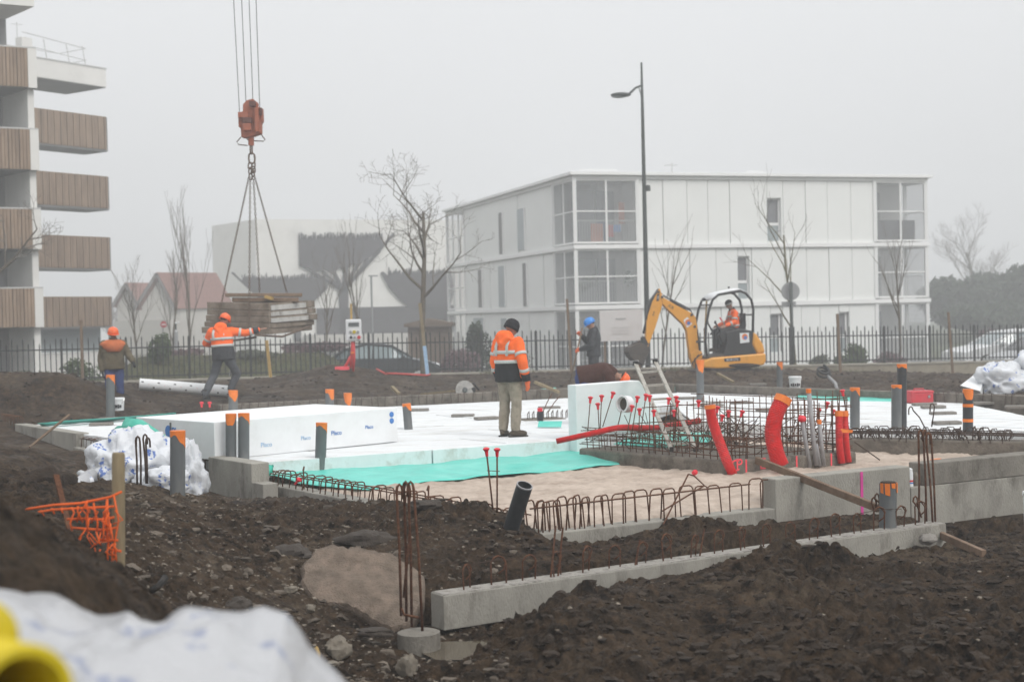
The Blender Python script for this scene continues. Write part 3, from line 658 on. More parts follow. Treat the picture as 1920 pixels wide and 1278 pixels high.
sheet('membrane_strip', [G(1500, 740, .02), G(1590, 745, .02), G(1700, 747, .02)], [G(1490, 747, .0), G(1580, 752, .0), G(1700, 754, .0)], 'teal', 'turquoise membrane strip at the back edge beside the red toolbox', 30, 5, amp=.01, seed=8)
sheet('membrane_strip', [G(1215, 726, .09), G(1330, 725, .09), G(1445, 729, .09)], [G(1230, 734, .0), G(1330, 731, .0), G(1440, 735, .0)], 'teal', 'thin turquoise membrane strip at the back edge below the digger', 30, 4, amp=.008, seed=9)
sheet('membrane_strip', [G(960, 736, .09), G(1040, 728, .09)], [G(965, 744, 0), G(1055, 735, 0)], 'teal', 'turquoise membrane strip at the back edge beside the upright board', 20, 4, amp=.008, seed=10)
sheet('membrane_strip', [G(70, 795, .07), G(200, 785, .07), G(330, 775, .07)], [G(80, 800, 0), G(200, 790, 0), G(330, 780, 0)], 'teal', 'narrow turquoise membrane edge along the left back side of the slab', 30, 3, amp=.006, seed=11)
sheet('membrane_sheet', [G(1215, 812, -.02), G(1290, 812, -.02), G(1360, 812, -.02)], [G(1150, 830, -.03), G(1250, 836, -.03), G(1330, 826, -.03)], 'teal', 'turquoise membrane under the tall rebar cage', 30, 6, amp=.01, seed=12)
def crumple(name, path, rad, mat, label, cat, seed, seg=22, parent=None):
    m = MB(); rings = []
    for i, (p, r) in enumerate(zip(path, rad)):
        t = (path[min(i+1, len(path)-1)]-path[max(0, i-1)]).normalized(); x = t.orthogonal().normalized(); y = t.cross(x)
        rings.append([p+(x*math.cos(a)+y*math.sin(a))*r*(1+.35*float(fbm(np.array([i*.9+math.cos(a)*1.3]), np.array([math.sin(a)*1.3+seed]), 3, seed)[0])) for a in np.linspace(0, 2*math.pi, seg+1)[:-1]])
    m.loft(rings); return m.build(name, mat, parent, smooth=True, label=label, cat=cat)
P0 = [D(215, 818, 18.2), D(235, 812, 18.0), D(262, 818, 17.8), D(290, 828, 17.6), D(322, 838, 17.5)]
crumple('membrane_roll', P0, [.07, .15, .17, .15, .10], 'teal_dark', 'crumpled turquoise membrane roll beside the plastic bags', 'membrane', 4)
for pxs, lab in (((1380, 786, 1412, 780), 'turquoise membrane scrap standing inside the rebar cage'), ((497, 884, 498, 876), 'turquoise membrane corner beside the raised concrete block')):
    a = G(pxs[0], pxs[1]+10, -.15); crumple('membrane_scrap', [a, a+Vector((.03, .05, .06)), a+Vector((.05, .1, .12)), a+Vector((.09, .1, .13))], [.03, .05, .04, .015], 'teal_dark', lab, 'membrane', 5, 12)
# ================================================================ rebar
def arch(wd, h, r=.006, hook=0, lean=0):                # stirrup seen square on: legs along z, width along local x
    m = MB(); c = min(.04, wd*.3); pts = [(-wd/2, 0, -.06), (-wd/2, lean*.6, h-c), (-wd/2+c*.35, lean, h-c*.3), (-wd/2+c, lean, h), (wd/2-c, lean, h), (wd/2-c*.35, lean, h-c*.3), (wd/2, lean*.6, h-c)]
    pts += [(wd/2, 0, -.06)] if not hook else [(wd/2, lean, h-.05-hook)]
    m.tube(pts, r, 6); return m
def shared(m, name, mat):
    me = m.mesh(name); me.materials.append(MATS[mat]); me.polygons.foreach_set('use_smooth', [True]*len(me.polygons)); return me
def inst(me, parent, name, loc, rz=0, sc=1, tilt=0):
    o = bpy.data.objects.new(name, me); COL.objects.link(o); o.parent = parent; o.location = Vector(loc)-off(parent); o.rotation_euler = (tilt, 0, rz); o.scale = (sc, sc, sc); return o
angF = math.atan2(WFv.y, WFv.x); angL = math.atan2(E2.y, E2.x)
sq = shared(arch(.17, .30, .0075), 'stirrup', 'rust'); sq2 = shared(arch(.15, .17, .007, lean=.03), 'stirrup', 'rust'); hk = shared(arch(.10, .20, .0065, hook=.02), 'stirrup', 'rust')
# front wall: square stirrups
t = thing('stirrup_row', 'row of rusty square stirrups standing in the low front wall', 'rebar', V2(W0, LOW))
nF = Vector((-WFv.y, WFv.x, 0)); ts = [.12, .17, .22, .27, .35, .40, .47, .53, .62, .68, .72, .85, .95, 1.08, 1.2, 1.36, 1.5, 1.68, 1.9, 2.08, 2.24, 2.5, 2.75, 2.9]
for k, s in enumerate(ts): inst(sq, t, 'stirrup', V2(WF(s)+nF*.11, LOW), (angF+.55 if s < 1 else angF+.12)+rng.uniform(-.15, .15), rng.uniform(.92, 1.05), rng.uniform(-.12, .12))
MB().tube([V2(WF(.05)+nF*.03, LOW+.24), V2(WF(1.4)+nF*.03, LOW+.255), V2(WF(2.62)+nF*.03, LOW+.27)], .008, 6).build('long_bar', 'rust', t, True)
MB().tube([V2(WF(1.45)-nF*.1, LOW-.02), V2(WF(2.05)+nF*.3, .12), V2(WF(2.12)+nF*.3, .10), V2(WF(2.1)+nF*.1, .02), V2(WF(1.5)-nF*.02, LOW+.1)], .008, 6).build('bent_bar', 'rust', t)
# left wall: arched stirrups in two runs
t = thing('stirrup_row', 'row of rusty arched stirrups along the turquoise membrane', 'rebar', V2(WL(.2), -.24))
nL = n_in
for k in range(34):
    s = .02+.345*(k/33)**.93; inst(sq2, t, 'stirrup', V2(WL(s)+nL*.11, -.24), angL+math.pi/2+rng.uniform(-.3, .3), rng.uniform(.9, 1.12), rng.uniform(-.25, .1))
for o_ in (.05, .16): MB().tube([V2(WL(.01)+nL*o_, -.11), V2(WL(.2)+nL*o_, -.09), V2(WL(.37)+nL*o_, -.11)], .007, 6).build('long_bar', 'rust', t)
for s in (.12, .30): MB().tube([V2(WL(s)+nL*.1, -.28), V2(WL(s)+nL*.1, -.02), V2(WL(s)+nL*.12+E2*.02, .02), V2(WL(s)+nL*.14+E2*.06, .02), V2(WL(s)+nL*.14+E2*.09, -.03)], .009, 6).build('hook_bar', 'rust', t)
for s in (.055, .30): m = MB(); p = V2(WL(s)+nL*.02, -.14); m.lathe([(.012, -.06), (.016, 0), (.035, .03), (.03, .045)], 10, p, (.5, -.3, .5)); m.build('end_cap', 'red_cap', t)
t = thing('stirrup_row', 'row of rusty stirrups behind the printed plastic bags', 'rebar', V2(WL(.7), -.2))
for k in range(26): inst(sq2, t, 'stirrup', V2(WL(.475+.32*k/25)+nL*.11, -.2), angL+math.pi/2+rng.uniform(-.3, .3), rng.uniform(.9, 1.1), rng.uniform(-.2, .2))
for o_ in (.04, .1, .17): MB().tube([V2(WL(.47)+nL*o_, -.07), V2(WL(.8)+nL*o_, -.06)], .007, 6).build('long_bar', 'rust_dark', t)
t = thing('stirrup_row', 'dark stirrups past the end of the raised left wall', 'rebar', V2(WL(1.04), .0))
for k in range(9): inst(sq2, t, 'stirrup', V2(WL(1.03+.08*k/8)+nL*.1, -.04), angL+math.pi/2+rng.uniform(-.3, .3), 1.1, 0)
# loose beam: hooked stirrups and tie wire
hk_me = None
m = MB(); m.tube([(-.055, 0, -.05), (-.055, 0, .15), (-.03, .0, .185), (.0, 0, .195), (.035, 0, .18), (.05, 0, .15), (.04, .01, .10), (.0, .02, .07)], .0065, 6); m.tube([(.055, .03, -.05), (.06, .03, .14), (.03, .03, .18), (0, .025, .19)], .0065, 6); hk_me = shared(m, 'hooked_stirrup', 'rust')
BL = (B1-B0).length
for k in range(19): inst(hk_me, lb, 'hooked_stirrup', V2(B0+BD*(.28+k*.283), -.347), math.atan2(BD.y, BD.x)+rng.uniform(-.35, .35), rng.uniform(.95, 1.2), rng.uniform(-.12, .12))
m = MB(); m.tube([V2(B0+BD*(.3+k*.24)-BN*.0, -.347+.185+.012*math.sin(k*2.1)) for k in range(21)], .0035, 5); m.build('tie_wire', 'rust_dark', lb)
for s, h in ((1.05, .42), (1.12, .40), (1.9, .22), (2.6, .24)): m = MB(); m.tube([V2(B0+BD*s, -.36), V2(B0+BD*(s+.06), -.36+h)], .008, 6); m.build('stub_bar', 'rust', lb)
# starter bars on the pile
def hooked(base, top, bend, r=.011, w_=.045):
    b, tp = Vector(base), Vector(top); d = Vector(bend).normalized()*w_
    return [b, b.lerp(tp, .5)+Vector((.006, 0, 0)), tp-Vector((0, 0, .05)), tp-Vector((0, 0, .015))+d*.15, tp+d*.5, tp-Vector((0, 0, .015))+d*.85, tp-Vector((0, 0, .05))+d, tp-Vector((0, 0, .11))+d]
t = thing('starter_bars', 'tall rusty hooked bars rising from the round pile head', 'rebar', PILE)
for (bx, by, tx, ty, dd, bend) in ((752, 1140, 743, 908, 10.42, (1, .2, 0)), (762, 1150, 757, 905, 10.5, (1, -.2, 0)), (772, 1160, 765, 903, 10.45, (-.6, .4, 0)), (792, 1170, 775, 903, 10.38, (-.8, .2, 0))):
    MB().tube(hooked(D(bx, by+14, dd), D(tx, ty, dd), bend), .0105, 7).build('bar', 'rust', t, True)
MB().tube([D(752, 1140, 10.42), D(758, 1152, 10.42), D(790, 1158, 10.4)], .0105, 7).build('bar', 'rust', t, True)
MB().tube([D(757, 1120, 10.45), D(768, 1000, 10.5)], .0105, 7).build('bar', 'rust', t, True)
t = thing('starter_bars', 'tall rusty hooked bars at the far end of the loose beam', 'rebar', D(1745, 985, 13.8))
for (bx, by, tx, ty, dd, bend) in ((1723, 975, 1722, 806, 13.9, (1, .2, 0)), (1738, 978, 1731, 806, 13.95, (.7, .5, 0)), (1751, 985, 1736, 812, 13.85, (1, .1, 0)), (1755, 990, 1746, 811, 13.9, (-.7, .3, 0))):
    MB().tube(hooked(D(bx, by+25, dd), D(tx, ty, dd), bend), .0105, 7).build('bar', 'rust', t, True)
for (bx, by, tx, ty) in ((1728, 970, 1712, 930), (1660, 962, 1640, 925), (1640, 975, 1634, 932)):
    MB().tube(hooked(D(bx, by, 13.7), D(tx, ty, 13.7), (1, 0, 0)), .009, 7).build('bar', 'rust', t, True)
t = thing('starter_bars', 'thick dark hooked bars standing before the plastic bags', 'rebar', D(265, 905, 15.6))
for (bx, by, tx, ty, dd, bend) in ((257, 900, 254, 818, 15.6, (1, .1, 0)), (264, 900, 262, 818, 15.6, (-1, .2, 0)), (274, 898, 268, 814, 15.7, (1, 0, 0)), (276, 898, 273, 820, 15.8, (1, .1, 0))):
    MB().tube(hooked(D(bx, by+8, dd), D(tx, ty, dd), bend), .011, 7).build('bar', 'rust_dark', t, True)
t = thing('starter_bars', 'pair of slim hooked bars rising from the inner beam', 'rebar', G(1740, 805, 0))
for (bx, by, tx, ty) in ((1735, 803, 1712, 762), (1747, 800, 1752, 756)):
    MB().tube(hooked(D(bx, by, 19.4), D(tx, ty, 19.4), (-1, 0, 0), w_=.06), .009, 7).build('bar', 'rust_dark', t, True)
def cap(p, t, ax=(0, 0, 1), s=1):
    m = MB(); m.lathe([(.014*s, -.05*s), (.017*s, -.01*s), (.019*s, .0), (.032*s, .014*s), (.034*s, .022*s), (.016*s, .034*s)], 12, p, ax); return m.build('end_cap', 'red_cap', t, smooth='auto')
t = thing('capped_bars', 'pair of upright bars with red caps in the low front wall corner', 'rebar', D(925, 975, 13.3))
for (bx, by, tx, ty) in ((927, 980, 912, 845), (932, 980, 932, 846)):
    a, b = D(bx, by, 13.32), D(tx, ty, 13.3); MB().tube([a, b], .0085, 7).build('bar', 'rust', t, True); cap(b, t, b-a)
MB().tube([D(913, 882, 13.3), D(937, 883, 13.3)], .004, 5).build('tie', 'rust', t)
# ---------------------------------------------------------------- concrete pad with tall cage
pa, pb, pc = G(1085, 860, -.21), G(1362, 887, -.21), G(1607, 868, -.21); pd = pa+pc-pb
m = MB(); m.prism([V2(p, -.5) for p in (pa, pb, pc, pd)], (0, 0, .44)); PADT = -.06
pad = m.build('concrete_pad', 'concrete_dirty', bevel=.03, label='muddy concrete pad with pink sprayed marks under the rebar cage', cat='pad')
fx = (pc-pb).normalized(); fn = Vector((fx.y, -fx.x, 0))
def onface(px, z): 
    d = ray(px, 639); k = ((pb-CAM).dot(fn))/(d.dot(fn)); return V2(CAM+d*k, z)+fn*.004
text('sprayed_mark', 'C', .2, 'pink_paint', pad, frame(fx, (0, 0, 1), onface(1373, -.13))); text('sprayed_mark', 'P', .2, 'pink_paint', pad, frame(fx, (0, 0, 1), onface(1381, -.12)))
text('sprayed_mark', 'E', .2, 'pink_paint', pad, frame(fx, (0, 0, 1), onface(1425, -.13)))
for px in (1394, 1489, 1554): m = MB(); p = onface(px, -.06); m.bar(p, V2(p, -.22), .004, .022, up=fx); m.build('sprayed_mark', 'pink_paint', pad)
cage = thing('rebar_cage', 'large tangled rusty rebar cage with red end caps on the concrete pad', 'rebar', V2((pa+pc)/2, PADT))
def edge(p, q, n, h0, h1, hr, zb=PADT-.03, skip=0, mat='rust'):
    for k in range(n):
        if rng.random() < skip: continue
        s = k/(n-1); b = V2(p.lerp(q, s), zb); h = (h0+(h1-h0)*s)*rng.uniform(.93, 1.05)
        MB().tube([b, b+Vector((rng.uniform(-.02, .02), rng.uniform(-.02, .02), h))], .0065, 5).build('bar', mat, cage, True)
    for z in hr:
        a, b = V2(p, PADT+z+rng.uniform(-.01, .01)), V2(q, PADT+z+rng.uniform(-.01, .01)); d = (b-a).normalized()
        MB().tube([a-d*rng.uniform(.02, .2), a.lerp(b, .5)+Vector((0, 0, rng.uniform(-.015, .015))), b+d*rng.uniform(.02, .1)], .0065, 5).build('bar', mat, cage, True)
ia, ib, ic, id_ = [p.lerp((pa+pc)/2, .07) for p in (pa, pb, pc, pd)]
mid1 = ia.lerp(ib, .45); mid2 = id_.lerp(ic, .35)
edge(ia, ib, 22, .22, .34, (.05, .12, .2, .27)); edge(ia+fx*.3, ib+fx*.3, 16, .2, .3, (.08, .16, .24), skip=.3); edge(ia+fx*.6, ib+fx*.6, 14, .2, .3, (.1, .22), skip=.4)
edge(id_, ia, 9, .25, .24, (.08, .16, .24))
edge(id_, ic, 24, .62, .78, (.06, .15, .26, .36, .46, .56, .66)); edge(id_-fx*.35, ic-fx*.35, 20, .5, .7, (.1, .3, .52), skip=.25)
edge(ib, ic, 18, .30, .70, (.06, .14, .25), skip=.2); edge(ib+(ic-ib)*.45, ic, 11, .66, .72, (.36, .47, .58, .68))
edge(mid1, mid1+fx*1.5, 13, .72, .70, (.4, .6), skip=.2)
for k in range(130):                                     # tangle of loose ties and diagonals
    u, v = rng.random(), rng.random(); p = ia.lerp(ib, v).lerp(id_.lerp(ic, v), u); a = V2(p, PADT+rng.uniform(.0, .25)); ang = rng.uniform(0, 6.28); l = rng.uniform(.25, .7)
    MB().tube([a, a+Vector((math.cos(ang)*l*.6, math.sin(ang)*l*.6, rng.uniform(.05, .28)))], .0055, 5).build('bar', 'rust_dark', cage, True)
for k in range(9):
    a = ia.lerp(ib, .05+k*.035); z = PADT+.1+.028*k; MB().tube([V2(a-fx*.05-E2*-.12, z+.02), V2(a+fx*.5, z), V2(a+fx*1.1, z+.03)], .0055, 5).build('bar', 'rust_dark', cage, True)
caps = [(1107, 748, 1102, 808), (1121, 760, 1124, 815), (1128, 745, 1125, 810), (1149, 739, 1130, 800), (1195, 747, 1182, 830), (1185, 764, 1172, 835), (1199, 770, 1198, 830), (1211, 743, 1198, 832), (1218, 745, 1218, 832), (1226, 773, 1226, 835), (1254, 750, 1240, 838), (1268, 747, 1266, 838), (1270, 755, 1262, 838), (1264, 773, 1262, 838), (1310, 755, 1308, 840), (1345, 766, 1335, 842), (1354, 782, 1346, 845), (1366, 774, 1364, 845), (1391, 774, 1372, 830), (1500, 783, 1480, 830), (1535, 770, 1520, 835), (1551, 758, 1538, 835), (1562, 772, 1552, 830), (1580, 735, 1592, 805)]
for (tx, ty, bx, by) in caps:
    k = (tx-1100)/460; dd = 18.9-.5*math.sin(k*3.1)-.1*k; a, b = D(bx, by, dd-.05), D(tx, ty, dd); MB().tube([a, b], .0065, 6).build('bar', 'rust', cage, True); cap(b, cage, b-a, 1.1)
m = MB(); m.lathe([(.03, -.02), (.035, .02), (.02, .04)], 10, G(1302, 886, -.2), (.6, -.4, .6)); m.build('end_cap_loose', 'red_cap', label='single loose red rebar cap on the sand before the pad', cat='rebar cap')
# tangled bars on the inner beam
t = thing('rebar_tangle', 'tangled rusty ties along the top of the inner beam', 'rebar', V2(IB0, -.03))
loop = MB(); loop.tube([(-.08, 0, -.03), (-.09, .01, .08), (-.04, .02, .15), (.04, .02, .15), (.09, .01, .07), (.04, .0, .02)], .006, 5); loop_me = shared(loop, 'tie', 'rust_dark')
for k in range(78): 
    s = (k/77)**1.1*.58; inst(loop_me, t, 'tie', V2(IB0.lerp(IB1, s)+Vector((rng.uniform(-.05, .05), rng.uniform(.03, .27), 0)), -.03), rng.uniform(0, 3.14), rng.uniform(.8, 1.2), rng.uniform(-.5, .5))
for k in range(9):
    y = .03+.03*k; z = .02+rng.uniform(0, .07); MB().tube([V2(IB0.lerp(IB1, 0)+Vector((0, y, 0)), z), V2(IB0.lerp(IB1, .28)+Vector((0, y, 0)), z+.01), V2(IB0.lerp(IB1, .75)+Vector((0, y, 0)), z)], .0065, 5).build('bar', 'rust_dark', t, True)
# ties along the far walls
for (a, b, n, lab) in ((CL.lerp(CB, .22), CL.lerp(CB, .8), 46, 'thin dark bars standing along the long back wall'), (CB.lerp(CR, .45), CB.lerp(CR, .8), 26, 'thin dark bars standing along the back wall below the plastic bundle')):
    t = thing('rebar_row', lab, 'rebar', V2(a, 0))
    for k in range(n):
        p = a.lerp(b, (k+rng.random()*.6)/n)-Vector((0, .05, 0)); MB().tube([V2(p, -.02), V2(p, .2)+Vector((rng.uniform(-.03, .03), 0, 0)), V2(p, .17)+Vector((rng.uniform(.05, .09), 0, 0))], .007, 5).build('bar', 'rust_dark', t)
t = thing('capped_bars', 'two bars with red caps sticking up behind the long printed block', 'rebar', G(386, 775, 0))
for px in (378, 393): a, b = D(px, 775, 27), D(px, 757, 27); MB().tube([a, b], .008, 6).build('bar', 'rust', t); cap(b, t, (0, 0, 1), 1.3)
# ================================================================ pipes
def taped_pipe(px, ty, by, wpx, dep, label, tape=.07, mat='pvc', rag=1.0, tilt=0, extra=0.25, name='drain_pipe', seed=0, rings=()):
    r = wpx*dep/FPX/2; top = D(px+tilt, ty, dep); bot = D(px, by, dep); ax = (top-bot).normalized(); L_ = (top-bot).length
    t = thing(name, label, 'pipe', bot)
    m = MB(); m.lathe([(r, -extra), (r, L_), (r*.88, L_), (r*.88, L_-.12)], 24, bot, ax); m.build('tube', mat, t, smooth='auto')
    if tape:
        x = Vector((1, 0, 0)); x = (x-ax*x.dot(ax)).normalized(); y = ax.cross(x); R2 = r*1.03; n = 32; ph = seed*1.7; m = MB(); lo, hi, tp = [], [], []
        for j in range(n):
            a = 2*math.pi*j/n; dr = max(0, math.cos(a-ph-math.pi*1.5))**1.5*.9*tape*rag+.35*tape+.10*tape*math.sin(5*a+seed)
            d = x*math.cos(a)+y*math.sin(a); lo.append(bot+ax*(L_-dr)+d*R2); hi.append(bot+ax*(L_+.006)+d*R2); tp.append(bot+ax*(L_+.006)+d*r*.2)
        m.loft([lo, hi, tp], cap=False); m.build('orange_tape', 'tape', t)
    for z in rings: m = MB(); m.lathe([(r*1.03, z), (r*1.03, z+.045)], 24, bot, ax, cap=False); m.build('orange_tape', 'tape', t)
    return t
taped_pipe(600, 793, 887, 21, 18.3, 'grey pipe with orange taped top standing in the turquoise membrane', .10, seed=1, tilt=3)
taped_pipe(433, 776, 880, 20, 18.2, 'grey pipe with full orange tape, first of the pair before the long block', .12, seed=0)
taped_pipe(457, 775, 880, 21, 18.2, 'grey pipe with orange tape on one side, second of the pair before the long block', .11, seed=1)
taped_pipe(333, 808, 930, 28, 15.2, 'wide dark grey pipe with orange tape standing before the plastic bags', .14, 'pvc', seed=.9)
taped_pipe(207, 703, 772, 16, 26.8, 'grey pipe with orange taped top beside the worker in blue trousers', .14, seed=1)
taped_pipe(437, 732, 772, 17, 26.5, 'grey pipe with orange taped top behind the long printed block', .15, seed=.3)
taped_pipe(766, 757, 805, 16, 22.7, 'short leaning grey pipe with orange top beyond the printed block end', .10, seed=.8, tilt=-4)
taped_pipe(618, 730, 758, 16, 27.5, 'stubby orange-topped grey pipe before the back wall, beside the shorter one', .16, seed=.6)
taped_pipe(652, 737, 752, 15, 28, 'shortest orange-topped pipe stub before the back wall', .2, seed=.2)
taped_pipe(1313, 675, 752, 14, 28.2, 'grey pipe with orange top standing below the digger arm', .2, 'pvc', seed=.1)
taped_pipe(1462, 679, 727, 11, 32.5, 'grey pipe with orange top in the earth near the white bucket', .13, seed=.4)
taped_pipe(1691, 683, 801, 18, 20.9, 'tallest grey pipe with orange tape on the right of the slab', .12, 'pvc_dark', seed=1.2)
taped_pipe(1681, 722, 804, 19, 20.6, 'orange-taped grey pipe in front of the tallest pipe', .10, 'pvc', rag=.2, seed=1)
taped_pipe(1603, 727, 800, 18, 20.9, 'grey pipe with orange taped top at the end of the rebar cage', .12, seed=.9)
taped_pipe(1815, 730, 812, 19, 19.9, 'dark grey pipe wrapped with three orange tape rings', .12, 'pvc_dark', seed=0, rings=(.16, .37))
taped_pipe(1192, 715, 765, 12, 25, 'grey pipe with orange top behind the ladder', .1, seed=.4)
t = taped_pipe(1665, 905, 985, 32, 13.6, 'short wide grey pipe with hanging orange tape strips beside the loose beam', 0, 'pvc')
for a, w_, l_ in ((-1.9, .05, .12), (-1.2, .045, .05), (-.5, .04, .10), (-2.6, .04, .1), (.3, .04, .06)):
    c = D(1665, 905, 13.6); r = .084; m = MB(); p0 = c+Vector((math.cos(a)*r, math.sin(a)*r, .004)); tg = Vector((-math.sin(a), math.cos(a), 0)); m.add([p0-tg*w_/2, p0+tg*w_/2, p0+tg*w_/2-Vector((0, 0, l_)), p0-tg*w_*.4-Vector((0, 0, l_*.9))], [(0, 1, 2, 3)]); m.build('orange_tape', 'tape', t, thick=.003)
m = MB(); m.lathe([(.078, -.01), (.07, .012), (.02, .018)], 14, D(1665, 905, 13.6)); m.build('mud_lid', 'mud_clod', t)
# open tilted pipe
a, b = D(952, 1010, 12.75), D(984, 909, 12.55); ax = (b-a).normalized(); L_ = (b-a).length
m = MB(); m.lathe([(.073, -.15), (.073, L_), (.064, L_), (.064, L_-.5)], 28, a, ax, cap=False); t = m.build('drain_pipe', 'pvc_dark', smooth='auto', base=a, label='open dark pipe leaning out of the earth before the front wall', cat='pipe')
m = MB(); m.lathe([(.0742, L_-.012), (.0742, L_+.001), (.0635, L_+.001)], 28, a, ax, cap=False); m.build('rim', 'pvc_light', t)
# corrugated conduits
def corrugated(pts, r, mat, label, name='corrugated_conduit', pitch=.013, amp=.0035, topmat='tape', topL=.09, seed=0, wob=.3):
    pts = [Vector(p) for p in pts]; dense = []
    n = len(pts); 
    def cr(i, t):
        p0, p1, p2, p3 = pts[max(i-1, 0)], pts[i], pts[min(i+1, n-1)], pts[min(i+2, n-1)]
        return .5*((2*p1)+(p2-p0)*t+(2*p0-5*p1+4*p2-p3)*t*t+(3*p1-p0-3*p2+p3)*t**3)
    L_ = sum((pts[i+1]-pts[i]).length for i in range(n-1)); N_ = int(L_/pitch*2)
    for k in range(N_+1): s = k/N_*(n-1); i = min(int(s), n-2); dense.append(cr(i, s-i))
    rs = [r+(amp if k % 2 else -amp) for k in range(N_+1)]
    m = MB(); m.tube(dense, rs, 18); t = thing(name, label, 'conduit', pts[0]); m.build('tube', mat, t)
    if topmat:
        q = max(2, int(topL/pitch*2)); m = MB(); m.tube(dense[-q:], [r*1.06+amp]*q, 18); m.tube([dense[-q-3], dense[-q]], [r*.5, r*1.05], 18); m.build('orange_tape', topmat, t)
    return t
corrugated([D(1373, 890, 17.3), D(1366, 872, 17.3), D(1347, 822, 17.35), D(1335, 785, 17.35), D(1331, 759, 17.35)], .062, 'red_tube', 'slim curved red conduit leaning left at the pad corner')
corrugated([D(1464, 872, 17.2), D(1456, 850, 17.2), D(1449, 815, 17.25), D(1454, 780, 17.3), D(1470, 744, 17.35)], .096, 'red_tube', 'thick curved red corrugated conduit with orange taped end', pitch=.017, amp=.005, topL=.1)
corrugated([D(1578, 868, 17.9), D(1574, 830, 17.9), D(1573, 770, 17.95)], .046, 'red_tube', 'straight red conduit, first of the taped pair at the pad end')
corrugated([D(1590, 866, 18.0), D(1586, 830, 18.0), D(1583, 770, 18.05)], .046, 'red_tube', 'straight red conduit, second of the taped pair at the pad end')
m = MB(); m.add([D(1576, 803, 17.8), D(1600, 806, 17.85), D(1598, 811, 17.85), D(1580, 811, 17.8)], [(0, 1, 2, 3)]); m.build('tape_tail', 'tape', thick=.003, label='loose orange tape tail tied round the pair of red conduits', cat='tape')
t = corrugated([D(1043, 827, 18.5), D(1075, 820, 18.5), D(1120, 810, 18.55), D(1165, 801, 18.7), D(1230, 801, 18.9), D(1312, 788, 19.3)], .036, 'red_tube', 'long red conduit lying across the rebar cage', topmat=None)
for (pts, w_, lab, capn) in (([(1519, 876), (1511, 830), (1504, 785)], 8, 'thin grey conduit with a round red cap beside the pad', 'red_cap'), ([(1531, 872), (1525, 820), (1516, 729)], 9, 'tallest thin grey conduit with an orange top beside the pad', 'tape'), ([(1545, 872), (1540, 830), (1536, 787)], 8, 'thin grey conduit with an orange top near the taped red pair', 'tape'), ([(1538, 873), (1533, 845), (1531, 832)], 6, 'shortest thin grey conduit between the taller ones', None)):
    P = [D(x, y, 17.75) for x, y in pts]; r = w_*17.75/FPX/2; t = thing('grey_conduit', lab, 'conduit', P[0]); m = MB(); m.tube(P, r, 12); m.build('tube', 'pvc_light', t, True)
    if capn == 'tape': m = MB(); m.tube([P[-1]-Vector((0, 0, .05)), P[-1]+Vector((0, 0, .004))], r*1.12, 12); m.build('orange_tape', 'tape', t)
    if capn == 'red_cap': m = MB(); m.ell(P[-1], (.055, .05, .045)); m.build('end_cap', 'red_cap', t, True)
